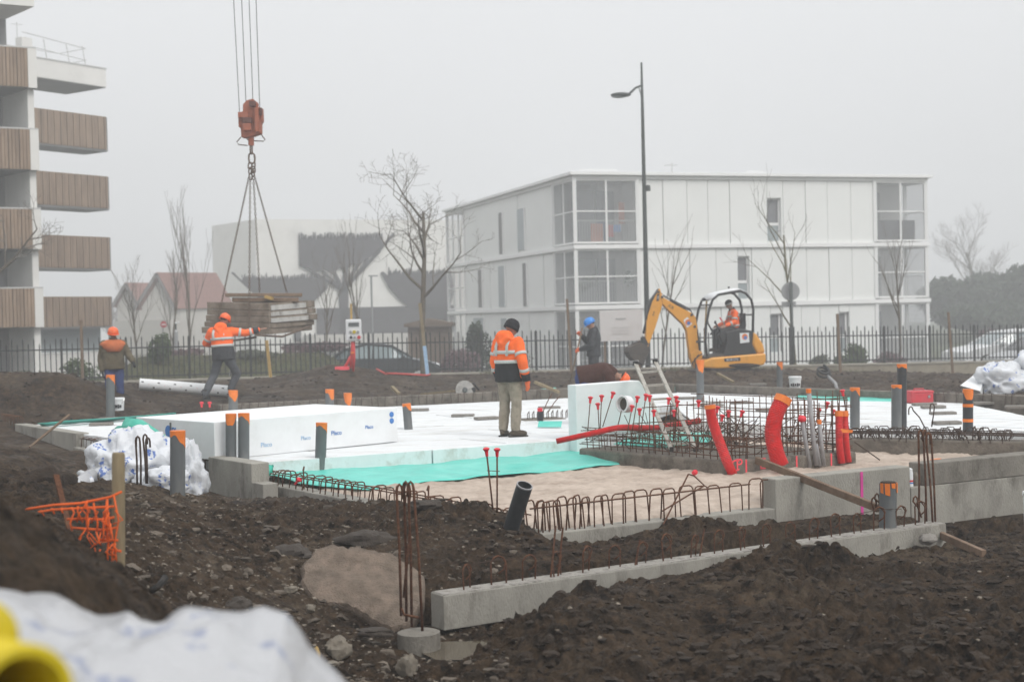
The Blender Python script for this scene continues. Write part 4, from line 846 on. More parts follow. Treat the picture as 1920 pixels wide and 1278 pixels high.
# ================================================================ white panelled building on the right
UZ = Vector((0, 0, 1))
def right_building():
    d0 = 58.0; C = XY(1084, d0, 0); aR = Vector((.951, .309, 0)); aL = Vector((-.309, .951, 0)); LR, LL = 16.6, 19.5
    zt, z2, z1, zb = ZAT(1083, 326, d0), ZAT(1083, 459, d0), ZAT(1085, 573, d0), -1.1
    def ra(px):                                        # picture column -> metres along the right face
        k = ray(px, 480); k = k.x/k.y; return (k*C.y-C.x)/(aR.x-k*aR.y)
    def la(px):
        k = ray(px, 480); k = k.x/k.y; return (k*C.y-C.x)/(aL.x-k*aL.y)
    T = thing('apartment_building', 'white panelled three-storey apartment building with glazed corner balconies', 'building', V2(C, zb))
    P = lambda a, b, z: Vector((C.x+aR.x*a+aL.x*b, C.y+aR.y*a+aL.y*b, z))
    def slabp(name, a0, a1, b0, b1, za, zb_, mat, par=None, bev=0):
        m = MB(); m.add([P(a, b, z) for z in (za, zb_) for a, b in ((a0, b0), (a1, b0), (a1, b1), (a0, b1))], [(3, 2, 1, 0), (4, 5, 6, 7), (0, 1, 5, 4), (1, 2, 6, 5), (2, 3, 7, 6), (3, 0, 4, 7)])
        return m.build(name, mat, par or T, bevel=bev)
    lg = ra(1197); lb_ = la(1040); rg = ra(1642); lf = la(872); dep = 1.7
    # core with open corners
    out = [(lg, .45), (rg, .45), (rg, dep), (LR-.1, dep), (LR-.1, LL), (dep, LL), (dep, lf), (.35, lf), (.35, lb_), (dep, lb_), (dep, dep), (lg, dep)]
    m = MB(); m.prism([P(a, b, zb) for a, b in out], (0, 0, zt-zb-.05)); core = m.build('wall', 'interior_light', T)
    # floor bands and roof
    for z, h in ((z1, .17), (z2, .17)): slabp('floor_band', -.12, LR+.12, -.12, LL, z-h, z, 'band_white', bev=.01)
    slabp('roof', -.25, LR+.25, -.25, LL+.1, zt-.05, zt+.08, 'band_white', bev=.01)
    slabp('roof_edge', -.08, LR+.08, -.08, LL, zt-.19, zt-.06, 'band_white')
    for k, (x0, x1, hh) in enumerate(((1220, 1290, .14), (1292, 1358, .14), (1360, 1425, .13))): slabp('solar_panel', ra(x0), ra(x1)-.05, 1.5, 2.6, zt+.12, zt+.12+hh, 'joint')
    for (x0, x1) in ((1110, 1180), (1428, 1460)):
        for z in (.18, .3): m = MB(); m.tube([P(ra(x0), 1.2, zt+z), P(ra(x1), 1.2, zt+z)], .02, 5); m.build('roof_rail', 'band_white', T)
        for x in (x0, (x0+x1)/2, x1): m = MB(); m.tube([P(ra(x), 1.2, zt), P(ra(x), 1.2, zt+.31)], .02, 5); m.build('rail_post', 'band_white', T)
    m = MB(); p = P(ra(1338), 4, zt); m.tube([p, p+UZ*.95], .025, 5); m.tube([p+UZ*.85-aR*.35, p+UZ*.85+aR*.25], .015, 5)
    for k in range(5): m.tube([p+UZ*.85+aR*(-.3+.12*k)-aL*.2, p+UZ*.85+aR*(-.3+.12*k)+aL*.2], .01, 4)
    m.build('aerial', 'joint', T)
    floors = [(zb, z1-.17), (z1, z2-.17), (z2, zt-.19)]
    wins = {2: [(1440, 1466, 371, 452)], 1: [(1383, 1405, 480, 560)], 0: [(1442, 1463, 588, 660), (1571, 1588, 585, 660)]}
    cuts = {2: [1197, 1245, 1290, 1329, 1370, 1440, 1470, 1512, 1553, 1597, 1641], 1: [1197, 1252, 1293, 1342, 1383, 1409, 1470, 1512, 1554, 1597, 1641], 0: [1197, 1250, 1300, 1350, 1400, 1442, 1465, 1500, 1535, 1571, 1590, 1641]}
    for f, (za, zc) in enumerate(floors):
        cs = cuts[f]
        for i in range(len(cs)-1):
            a0, a1 = ra(cs[i])+.012, ra(cs[i+1])-.012; w_ = [w for w in wins[f] if cs[i]-3 <= w[0] and w[1] <= cs[i+1]+8]
            pr = -.02+.03*((i*7+f) % 3)/3
            if not w_: slabp('panel', a0, a1, pr, .45, za+.01, zc-.01, 'panel_white')
            else:
                wpx = w_[0]; d_ = (P(a0, 0, 0)).y; zl, zh = ZAT(wpx[0], wpx[3], d_), ZAT(wpx[0], wpx[2], d_); zl = max(zl, za+.02); x0, x1 = ra(wpx[0]), ra(wpx[1])
                if zh < zc-.05: slabp('panel', a0, a1, pr, .45, zh, zc-.01, 'panel_white')
                if zl > za+.05: slabp('panel', a0, a1, pr, .45, za+.01, zl, 'panel_white')
                if a1-x1 > .06: slabp('panel', x1, a1, pr, .45, zl, zh, 'panel_white')
                wd = slabp('window', x0, x1, .20, .24, zl, zh, 'glass_dark')
                m_ = zl+(zh-zl)*.42; slabp('window_panel', x0, x1-.06, .16, .20, zl, m_-.08, 'glass_pale', wd); slabp('window_frame', x0, x1, .13, .18, m_-.1, m_+.02, 'band_white', wd); slabp('window_frame', x1-.07, x1, .13, .19, zl, zh, 'band_white', wd); slabp('window_frame', x0, x1, .13, .19, zh-.06, zh, 'band_white', wd)
    lw = {2: [(938, 945, 398, 476), (973, 986, 390, 468)], 1: [(981, 988, 493, 574), (935, 947, 498, 575), (897, 904, 505, 576)], 0: [(938, 950, 597, 640), (886, 905, 596, 640)]}
    lc = {2: [872, 905, 938, 973, 1014, 1040], 1: [872, 897, 918, 935, 981, 1019, 1040], 0: [872, 900, 922, 953, 990, 1020, 1040]}
    for f, (za, zc) in enumerate(floors):
        cs = lc[f]
        for i in range(len(cs)-1):
            b1, b0 = la(cs[i])-.012, la(cs[i+1])+.012
            slabp('panel', -.02+.03*((i*5+f) % 3)/3, .35, b0, b1, za+.01, zc-.01, 'panel_white')
        for (x0, x1, y0, y1) in lw[f]:
            bb0, bb1 = la(x1), la(x0); dd = P(0, bb0, 0).y; zl, zh = max(za+.02, ZAT(x0, y1, dd)), ZAT(x0, y0, dd)
            wd = slabp('window', -.05, .1, bb0, bb1, zl, min(zh, zc-.1), 'louvre' if x1-x0 < 9 else 'glass_pale'); slabp('window_frame', -.07, .0, bb0-.06, bb0, zl, min(zh, zc-.1), 'band_white', wd)
    # glazed balconies
    def glaz(a0, b0, a1, b1, n, za, zc, skip, tint):
        g = T; p, q = P(a0, b0, za), P(a1, b1, za); d = (q-p)
        for k in range(n+1):
            if k < skip: continue
            x = p+d*(k/n); m = MB(); wm = .15 if k in (0, n) else .08; m.bar(x, V2(x, zc), wm, wm); m.build('mullion', 'band_white', T)
        zm = za+(zc-za)*.5
        m = MB(); m.bar(V2(p, zm), V2(q, zm), .05, .05); m.build('transom', 'band_white', T)
        for z in (za+.04, zc-.04): m = MB(); m.bar(V2(p, z), V2(q, z), .06, .07); m.build('transom', 'band_white', T)
        for k in range(n):
            x0, x1 = p+d*((k+.03)/n), p+d*((k+.97)/n); m = MB(); m.add([V2(x0, za), V2(x1, za), V2(x1, zc), V2(x0, zc)], [(0, 1, 2, 3)]); m.build('pane', 'glass', T)
    for f, (za, zc) in enumerate(floors):
        zr = za+.05
        glaz(0, 0, lg, 0, 2, zr, zc, 0, 0); glaz(0, .09, 0, lb_, 2, zr, zc, 1, 0); glaz(rg, 0, LR, 0, 2, zr, zc, 0, 0); glaz(LR, .09, LR, 1.6, 1, zr, zc, 1, 0); glaz(0, lf, 0, LL, 3, zr, zc, 0, 0)
        for (a0, a1, b0, b1) in ((.15, lg-.1, .18, .22), (rg+.1, LR-.15, .18, .22)):   # balustrades of thin bars or a dark screen
            if a0 > 5 and f == 2: slabp('balcony_screen', a0, a1-.3, b0, b1, za+.05, za+1.0, 'mural'); continue
            m = MB(); n = 22
            for k in range(n+1): x = P(a0+(a1-a0)*k/n, b0, za); m.bar(x, x+UZ*1.0, .02, .02)
            m.bar(P(a0, b0, za+1.0), P(a1, b0, za+1.0), .04, .04); m.build('balustrade', 'joint', T)
        slabp('balcony_door', .5, 1.5, dep-.05, dep+.02, za+.02, zc-.35, 'glass_dark'); slabp('balcony_door', 1.6, 2.4, dep-.05, dep+.02, za+.02, zc-.35, 'glass_dark')
        slabp('balcony_door', rg+.25, rg+1.3, dep-.05, dep+.02, za+.02, zc-.35, 'glass_dark')
    for (a, b, z, sx, sz, mt) in ((1.15, .5, z2+.55, .5, .75, 'orange_cloth'), (1.75, .55, z2+.75, .35, .5, 'red_stand'), (2.05, .5, z2+.95, .3, .3, 'helmet_blue'), (1.5, .9, z2+.6, .4, .8, 'blue_trouser'), (2.4, .8, z2+1.3, .25, .9, 'orange_cloth')):
        slabp('laundry', a-sx/2, a+sx/2, b, b+.06, z-.4, z-.4+sz, mt)
    for (a, z) in ((.5, z1+.9), (.8, z1+1.05), (2.5, z1+1.1)):
        m = MB()
        for k in range(26):
            c = P(a+rng.uniform(-.18, .18), .5+rng.uniform(-.1, .1), z+rng.uniform(-.3, .3)); m.box(c, (.12, .03, .08), Matrix.Rotation(rng.uniform(0, 3), 3, 'Z'))
        m.build('balcony_plant', 'leaf', T)
right_building()
# ================================================================ tall building on the left
def left_building():
    T = thing('apartment_block', 'tall white apartment block with timber-slatted balconies', 'building', XY(-60, 56, -1))
    fr = XY(84, 51.0, 0); fl_ = XY(-330, 47.6, 0); u = (fr-fl_).normalized(); v = Vector((-u.y, u.x, 0)); L_ = (fr-fl_).length
    v = (v*.8+Vector((-.45, .25, 0))).normalized()
    P = lambda a, b, z: Vector((fr.x+u.x*a+v.x*b, fr.y+u.y*a+v.y*b, z))
    def bx(name, a0, a1, b0, b1, z0, z1, mat, par=None, bev=0):
        m = MB(); m.add([P(a, b, z) for z in (z0, z1) for a, b in ((a0, b0), (a1, b0), (a1, b1), (a0, b1))], [(3, 2, 1, 0), (4, 5, 6, 7), (0, 1, 5, 4), (1, 2, 6, 5), (2, 3, 7, 6), (3, 0, 4, 7)]); return m.build(name, mat, par or T, bevel=bev)
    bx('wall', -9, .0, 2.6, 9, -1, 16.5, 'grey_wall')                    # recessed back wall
    bx('side_wall', -.22, 0, .25, 9, -1, ZAT(84, 100, 51), 'white_wall')     # fin closing the balconies
    zz = [(ZAT(40, 92, 51), ZAT(40, 166, 51)), (ZAT(40, 244, 51), ZAT(40, 320, 51)), (ZAT(40, 393, 51), ZAT(40, 468, 51)), (ZAT(40, 541, 51), ZAT(40, 614, 51))]
    zz = [(t, b) for t, b in zz]
    zz.insert(0, (zz[0][0]+2.9, zz[0][1]+2.9))
    for i, (zt, zb) in enumerate(zz):
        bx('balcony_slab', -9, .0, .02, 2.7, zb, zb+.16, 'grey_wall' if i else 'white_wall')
        if i == 0: bx('parapet', -9, 0, -.02, .1, zb, zt+1, 'white_wall'); continue
        bx('balcony_end', -.28, .02, -.02, .2, zb, zt+.02, 'white_wall'); bx('top_rail', -9, .02, -.03, .1, zt, zt+.05, 'joint')
        n = 68
        for k in range(n):
            a1 = -.30-k*.125
            if a1 < -8.8: break
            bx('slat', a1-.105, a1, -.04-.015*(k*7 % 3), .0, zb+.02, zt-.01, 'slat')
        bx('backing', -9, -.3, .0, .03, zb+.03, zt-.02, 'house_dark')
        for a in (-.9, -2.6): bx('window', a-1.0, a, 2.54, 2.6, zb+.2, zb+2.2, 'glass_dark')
    wd = bx('window', -2.3, -1.2, 2.54, 2.6, -.6, 1.3, 'glass_dark'); bx('window_frame', -2.38, -1.12, 2.50, 2.56, -.66, -.6, 'band_white', wd); bx('window_frame', -1.2, -1.12, 2.50, 2.56, -.66, 1.36, 'band_white', wd); bx('window_frame', -2.38, -2.3, 2.5, 2.56, -.66, 1.36, 'band_white', wd)
    # far wing with balconies sticking out
    g0 = XY(60, 63.2, 0); g1 = XY(214, 67.0, 0); uu = (g1-g0).normalized(); vv = Vector((-uu.y, uu.x, 0)); LL = (g1-g0).length
    Q = lambda a, b, z: Vector((g0.x+uu.x*a+vv.x*b, g0.y+uu.y*a+vv.y*b, z))
    def by(name, a0, a1, b0, b1, z0, z1, mat, par=None):
        m = MB(); m.add([Q(a, b, z) for z in (z0, z1) for a, b in ((a0, b0), (a1, b0), (a1, b1), (a0, b1))], [(3, 2, 1, 0), (4, 5, 6, 7), (0, 1, 5, 4), (1, 2, 6, 5), (2, 3, 7, 6), (3, 0, 4, 7)]); return m.build(name, mat, par or T)
    by('wing_wall', -3, .55, 1.6, 8, -1, ZAT(90, 100, 65), 'white_wall')
    for (y0, y1) in ((204, 266), (321, 381), (440, 499), (556, 611)):
        zt, zb = ZAT(90, y0, 64), ZAT(90, y1+1, 64)
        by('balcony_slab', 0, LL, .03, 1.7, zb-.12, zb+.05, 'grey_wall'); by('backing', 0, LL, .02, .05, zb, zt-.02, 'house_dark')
        by('side_screen', LL-.04, LL, .05, 1.6, zb, zt, 'slat')
        n = int(LL/.118)
        for k in range(n): by('slat', k*.118+.012, k*.118+.102, -.03-.015*(k*5 % 3), .02, zb-.03, zt, 'slat')
        by('far_screen', .5, .95, 1.75, 1.8, zb-.75, zb-.2, 'slat')
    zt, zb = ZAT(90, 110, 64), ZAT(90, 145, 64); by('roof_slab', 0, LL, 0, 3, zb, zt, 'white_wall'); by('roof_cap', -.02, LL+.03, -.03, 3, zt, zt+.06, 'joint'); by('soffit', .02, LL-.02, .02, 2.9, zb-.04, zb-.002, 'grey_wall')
    by('parapet', 0, .55, .05, .5, zt, zt+.85, 'white_wall')
    m = MB()
    for z in (.35, .9): m.tube([Q(.3, .4, zt+z+.25), Q(LL*.82, .4, zt+z), Q(LL*.82, 2.3, zt+z), Q(.4, 2.3, zt+z)], .022, 5)
    for a in (.35, .62, .82): m.tube([Q(LL*a, .4, zt), Q(LL*(a-.04), .4, zt+1.0)], .022, 5)
    m.build('roof_rail', 'joint', T)
    m = MB(); p = Q(.1, .5, zt+.85); m.tube([p, p+UZ*.7], .02, 5); m.tube([p+UZ*.6-uu*.3, p+UZ*.65+uu*.3], .015, 5); m.build('aerial', 'joint', T)
    by('wing_base', 0, LL+.5, 1.0, 8, -1.2, .55, 'white_wall'); by('wing_glass', .3, LL, .9, .98, .62, 1.7, 'glass_pale')
left_building()
# ================================================================ white hall with dark tree figures
def hall():
    dep = 118.0; C = XY(484, dep, 0); uR = Vector((.93, .37, 0)).normalized(); uL = Vector((-.6, .8, 0)).normalized()
    zt = ZAT(484, 411, dep); T = thing('hall', 'plain white hall with dark leafless tree figures on its front', 'building', V2(C, -1.2))
    def wx(px): k = ray(px, 500); k = k.x/k.y; return (k*C.y-C.x)/(uR.x-k*uR.y)
    R1 = C+uR*36; q = ray(399, 500); k = q.x/q.y; sl = (k*C.y-C.x)/(uL.x-k*uL.y); L1 = C+uL*sl
    m = MB(); m.prism([V2(p, -1.2) for p in (C, R1, R1+Vector((-6, 10, 0)), L1+Vector((2, 8, 0)), L1)], (0, 0, zt+1.2)); m.build('wall', 'white_wall', T)
    n = Vector((uR.y, -uR.x, 0))
    def at(px, py): a = wx(px); p = C+uR*a; return V2(p, ZAT(px, py, p.y))+n*.25
    def fig(pts): MB().prism([at(*p) for p in pts], -n*.22).build('tree_figure', 'mural', T)
    r = random.Random(5)
    def jag(x0, x1, y, amp, step=4.0):
        o = []; x = x0
        while x < x1: o.append((x, y+r.uniform(-amp, amp*.3))); o.append((x+step*.35, y-r.uniform(amp*.5, amp*1.6))); o.append((x+step*.7, y+r.uniform(0, amp*.8))); x += step*r.uniform(.8, 1.3)
        return o
    fig([(561, 500)]+jag(561, 716, 447, 8, 3.0)+[(718, 458), (700, 478), (686, 486), (672, 497), (660, 494), (648, 507), (636, 502), (622, 512), (606, 504), (590, 510), (576, 502)])
    fig([(633, 540), (651, 538), (650, 575), (652, 660), (632, 660), (634, 575)])
    for (x, y, w0, w1) in ((739, 438, 8, 4), (712, 470, 6, 4), (690, 486, 6, 5), (670, 495, 6, 6), (648, 503, 8, 8), (624, 508, 7, 7), (602, 506, 6, 6), (580, 504, 5, 5), (566, 500, 4, 4)):
        fig([(642-w0/2, 548), (642+w0/2, 544), (x+w1/2, y+1), (x-w1/2, y-1)])
    fig([(432, 511), (436, 510), (470, 545), (455, 530)]+jag(452, 606, 522, 7)+[(612, 540), (585, 566), (560, 580), (560, 640), (548, 640), (546, 590), (520, 580), (490, 566)])
    fig([(713, 511), (717, 509), (726, 518)]+jag(727, 845, 512, 7)+[(850, 545), (835, 590), (838, 640), (805, 640), (806, 600), (770, 580), (745, 560), (728, 540)])
    for (x0, x1) in ((792, 800), (812, 822), (826, 834)): fig([(x0+14, 585), (x1+14, 585), (x1-4, 645), (x0-4, 645)])
    m = MB(); m.prism([at(590, 578), at(850, 572), at(850, 660), at(590, 660)], -n*.05); m.build('dark_screen', 'mural', T)
    m = MB(); m.prism([at(565, 628), at(850, 622), at(850, 660), at(565, 660)], n*1.5); m.build('front_ledge', 'house_wall', T)
hall()
def house(px0, px1, ridge_px, eave_y, ridge_y, right_px, dep, label):
    T = thing('house', label, 'house', XY((px0+px1)/2, dep, -1)); zE, zR = ZAT(px0, eave_y, dep), ZAT(ridge_px, ridge_y, dep)
    a, b = XY(px0, dep, 0), XY(px1, dep, 0); rp = XY(ridge_px, dep, zR); back = XY(right_px, dep+3, 0)-XY(ridge_px, dep, 0)
    m = MB(); m.prism([V2(a, -1), V2(b, -1), V2(b, zE), rp, V2(a, zE)], back); m.build('wall', 'house_wall', T)
    up = UZ*.05; ov = -Vector(back).normalized()*.5
    for e, o_ in ((a, -1), (b, 1)):
        ed = (V2(e, zE)-rp); lo = rp+ed*1.12; m = MB(); m.add([rp+up+ov, lo+up+ov, lo+up+back*1.02, rp+up+back*1.02], [(0, 1, 2, 3)]); m.build('roof', 'roof_tile', T, thick=.12)
        m = MB(); m.bar(rp+ov*1.01, lo+ov*1.01, .08, .22); m.build('verge_board', 'house_dark', T)
house(222, 268, 244, 572, 532, 300, 112, 'smaller pale house with a red tiled roof behind the bare trees')
house(268, 340, 305, 575, 513, 402, 104, 'pale gabled house with a red tiled roof beside the white hall')
m = MB(); p = XY(240, 92, -1); q = XY(345, 90, -1); m.wallp(p, q, 2.5, -1, ZAT(290, 600, 91)); m.build('garage', 'house_wall', label='low pale garage before the gabled houses', cat='garage')
m = MB(); p = XY(770, 66, -1); q = XY(848, 66, -1); t = thing('garden_shed', 'small brown timber shed with a low pitched roof before the hall', 'shed', p); m.wallp(p, q, 2.2, -1.2, ZAT(800, 612, 66)); m.build('wall', 'shed_wood', t)
m = MB(); z = ZAT(800, 612, 66); m.prism([V2(p, z)+Vector((-.15, -1.4, 0)), V2(q, z)+Vector((.15, -1.4, 0)), V2(q, z+.15)+Vector((.15, -1.4, 0)), V2((p+q)/2, z+.38)+Vector((0, -1.4, 0)), V2(p, z+.15)+Vector((-.15, -1.4, 0))], (0, 3, 0)); m.build('roof', 'shed_wood', t)
# ================================================================ fence on its low wall
FA = Vector((-17.0, fence_line(-17.0), 0)); FB = Vector((21.5, fence_line(21.5), 0)); FD = (FB-FA).normalized()
def fz(x): return float(np.interp(x, [-17, -14.8, -7, -1.5, 5, 10, 17, 22], [.07, .07, .03, -.06, -.12, -.20, -.30, -.36]))
kw = MB(); n = 40
for k in range(n):
    p, q = FA.lerp(FB, k/n), FA.lerp(FB, (k+1)/n); kw.wallp(p, q, .28, -1.2, fz(p.x), fz(q.x)+.0001*k)
kw.build('low_wall', 'wall_beige', label='low beige wall carrying the black railing', cat='wall')
kc = MB()
for k in range(n):
    p, q = FA.lerp(FB, k/n), FA.lerp(FB, (k+1)/n); kc.wallp(p, q, .36, fz(p.x)-.005, fz(p.x)+.05, fz(q.x)+.05)
coping = kc.build('coping', 'kerb', bpy.data.objects['low_wall'])
fence = thing('railing', 'long black metal railing with spiked pickets on the low wall', 'fence', V2(FA, 0))
def pk(h, r, tip=True):
    m = MB(); m.box((0, 0, h/2), (r*2, r*2, h))
    if tip: m.lathe([(r*1.3, h), (.002, h+.06)], 4, (0, 0, 0))
    me = m.mesh('picket'); me.materials.append(MATS['fence_black']); return me
pt, ps, pp = pk(1.22, .0155), pk(1.06, .0155), pk(1.28, .034)
s = 0; k = 0; FL = (FB-FA).length
while s < FL:
    p = FA+FD*s; z = fz(p.x)+.05; post = k % 12 == 0
    inst(pp if post else (pt if k % 2 else ps), fence, 'post' if post else 'picket', V2(p, z+(0 if post else .06)), math.atan2(FD.y, FD.x)); s += .155; k += 1
for hh in (.12, .98):
    m = MB()
    for k in range(n): p, q = FA.lerp(FB, k/n), FA.lerp(FB, (k+1)/n); m.bar(V2(p, fz(p.x)+.05+hh), V2(q, fz(q.x)+.05+hh), .02, .04)
    m.build('rail', 'fence_black', fence)
# ================================================================ trees
def tree(base, height, seed, label, spread=.5, depth=4, trunk_r=.09, group=None, mat='bark', lean=(0, 0), first=.3, nb=3, twig='twig', up=.25, crown_w=1.0, name='bare_tree', cat='tree'):
    r = random.Random(seed); T = thing(name, label, cat, base, group); tr, cr = MB(), MB(); base = Vector(base)
    def grow(p, d, l, rad, lev):
        n = 4 if lev < 2 else 3; pts = [p]; rs = [rad]; q = Vector(p); dd = Vector(d)
        for i in range(n):
            dd = (dd+Vector((r.uniform(-.16, .16), r.uniform(-.16, .16), r.uniform(-.04, .16) if lev else .02))*(.6+.3*lev)).normalized(); q = q+dd*(l/n); pts.append(q.copy()); rs.append(rad*(1-.75*(i+1)/n if lev else 1-.6*(i+1)/n))
        (tr if lev < 2 else cr).tube(pts, [max(x, .004) for x in rs], 7 if lev < 2 else 4, cap=False)
        if lev >= depth: return
        m_ = nb if lev else nb+5
        for i in range(m_+(1 if lev else 0)):
            f = first+(1-first)*(i+r.random()*.8)/m_ if lev == 0 else .25+.75*(i+r.random()*.6)/m_
            f = min(f, .99); k = min(int(f*n), n-1); b = pts[k].lerp(pts[k+1], f*n-k); ax = (pts[k+1]-pts[k]).normalized(); a = r.uniform(0, 6.283); o = ax.orthogonal().normalized(); o.rotate(Matrix.Rotation(a, 3, ax))
            nd = (ax*(1-spread*.75)+o*spread*crown_w+Vector((0, 0, up))).normalized()
            grow(b, nd, l*(r.uniform(.42, .62) if lev == 0 else r.uniform(.45, .7))*(1.15-.45*f), max(.005, rad*.55*(1-.4*f)), lev+1)
    grow(base, Vector((lean[0], lean[1], 1)).normalized(), height*.86, trunk_r, 0)
    tr.build('trunk', mat, T, True); cr.build('crown', twig, T); return T
def zg(x, y): return float(hgt(np.array([float(x)]), np.array([float(y)]), False)[0])
def tplace(px, dep, top_y, seed, label, **k):
    b = XY(px, dep, 0); z = zg(b.x, b.y)-.05; h = ZAT(px, top_y, dep)-z; return tree((b.x, b.y, z), h, seed, label, **k)
tplace(795, 45.3, 345, 11, 'large bare tree with wide curving limbs behind the railing', spread=.70, depth=4, trunk_r=.12, nb=3, first=.45, lean=(-.02, 0), crown_w=1.25, up=.15)
tplace(1492, 51.5, 395, 21, 'slim bare tree growing in front of the white panelled building', spread=.5, depth=3, trunk_r=.075, nb=2, first=.3, mat='bark_green', up=.15)
tplace(1683, 55, 462, 22, 'thin bare sapling before the right glazed balconies', spread=.35, depth=2, trunk_r=.06, nb=3, first=.45)
tplace(1240, 54, 462, 23, 'bare sapling behind the street lamp', spread=.4, depth=2, trunk_r=.05, nb=2, first=.4)
tplace(353, 60, 425, 24, 'tall narrow bare tree before the gabled house', spread=.24, depth=3, trunk_r=.06, nb=3, up=.6, first=.25)
tplace(325, 60, 500, 25, 'smaller narrow bare tree beside the tall narrow one', spread=.3, depth=3, trunk_r=.06, nb=3, up=.5, first=.25)
tplace(256, 55, 535, 26, 'thin bare tree before the smaller red-roofed house', spread=.35, depth=3, trunk_r=.05, nb=3, first=.4)
tplace(608, 56, 525, 27, 'thin bare tree in front of the hall beside the hanging load', spread=.35, depth=3, trunk_r=.05, nb=2, first=.45)
tplace(681, 58, 480, 28, 'upright bare tree in front of the large dark tree figure', spread=.26, depth=3, trunk_r=.06, nb=3, up=.55, first=.3)
tplace(-25, 43.6, 385, 29, 'spreading bare tree beside the timber balconies', spread=.66, depth=4, trunk_r=.16, nb=4, first=.35, crown_w=1.2, up=.15)
for px, ty, sd_, dd, lab in ((1835, 445, 31, 140, 'hazy bare tree showing above the far evergreens'), (205, 590, 35, 130, 'far hazy bare tree below the timber balconies')):
    tplace(px, dd, ty, sd_, lab, spread=.6, depth=4, trunk_r=.16, nb=5, first=.2)
def bush(px, dep, ytop, wpx, label, mat, n=700, seed=0, name='bush', leaf=.09, cat='bush', ybot=None, yd=None):
    r = random.Random(seed); b = XY(px, dep, 0); z = zg(b.x, b.y)-.1 if dep < 66 else -1.1
    zt = ZAT(px, ytop, dep); h = zt-z; rx = wpx*dep/FPX/2; ry = yd or rx*.8; T = thing(name, label, cat, (b.x, b.y, z)); m = MB(); lobes = [(r.uniform(-.5, .5), r.uniform(-.5, .5), r.uniform(.35, .72), r.uniform(.3, .5)) for _ in range(9)]
    for k in range(n):
        lo = r.choice(lobes); a, e = r.uniform(0, 6.28), math.asin(r.uniform(-.9, 1)); q = r.uniform(.6, 1.0)*lo[3]
        c = Vector((b.x+rx*(lo[0]+q*math.cos(a)*math.cos(e)*1.1), b.y+ry*(lo[1]+q*math.sin(a)*math.cos(e)*1.1), z+h*(lo[2]+q*.62*math.sin(e))))
        u = Vector((r.uniform(-1, 1), r.uniform(-1, 1), r.uniform(-1, 1))).normalized(); v = u.orthogonal(); s = leaf*r.uniform(.6, 1.5)
        m.add([c-u*s, c+v*s*.45, c+u*s, c-v*s*.45], [(0, 1, 2, 3)])
    m.build('foliage', mat, T); st = MB()
    for k in range(4): a = r.uniform(0, 6.28); st.tube([(b.x, b.y, z), (b.x+rx*.4*math.cos(a), b.y+ry*.4*math.sin(a), z+h*.6)], .02, 5)
    st.build('stem', 'bark', T); return T
for i, (px, ty, wpx, dd, lab) in enumerate(((1800, 505, 190, 128, 'dark hazy evergreen beside the end of the white panelled building'), (1905, 478, 200, 122, 'tall dark evergreen far behind the white car'), (1850, 560, 220, 112, 'low dark evergreen mass far behind the railing'), (1990, 490, 180, 125, 'dark hazy evergreen beyond the silver car'))):
    bush(px, dd, ty, wpx, lab, 'leaf_dark', 6000, 40+i, 'evergreen_tree', .32, 'tree', yd=5)
bush(895, 56, 598, 60, 'dark bush beside the corner of the white panelled building', 'leaf_dark', 1400, 51, leaf=.07)
bush(1590, 54, 640, 80, 'green bush before the small ground-floor window', 'leaf', 1500, 52, leaf=.07); bush(1530, 53.5, 655, 60, 'low green bush beside the road sign', 'leaf_grey', 900, 53, leaf=.06)
bush(1670, 54.5, 655, 70, 'low purple-brown shrub before the right balconies', 'purple_twig', 900, 54, leaf=.06); bush(1400, 52.5, 660, 80, 'low grey-green shrub behind the digger', 'leaf_grey', 900, 55, leaf=.06)
bush(1850, 63, 600, 50, 'rusty brown shrub behind the bonnet of the white car', 'purple_twig', 800, 56, leaf=.06)
bush(300, 47, 622, 50, 'dark green conifer bush behind the railing near the worker in blue trousers', 'leaf', 1300, 57, leaf=.06); bush(345, 49, 650, 90, 'purple-brown twiggy shrub behind the railing', 'purple_twig', 1200, 58, leaf=.06)
bush(590, 50, 640, 150, 'wide purple-brown hedge behind the hanging load', 'purple_twig', 2200, 59, leaf=.06); bush(480, 48.5, 655, 110, 'dull green shrub behind the striding worker', 'leaf_grey', 1400, 60, leaf=.06); bush(860, 52, 640, 120, 'brown winter hedge before the timber shed', 'purple_twig', 1600, 61, leaf=.06)
bush(60, 44.6, 690, 120, 'low green shrubs at the foot of the tall left block', 'leaf_grey', 1200, 62, leaf=.05); bush(150, 45.0, 668, 90, 'low green shrubs between the tall left block and the railing', 'leaf', 900, 63, leaf=.05); bush(960, 49, 650, 110, 'grey-green grass clump behind the worker in the woolly hat', 'leaf_grey', 1100, 64, leaf=.05)
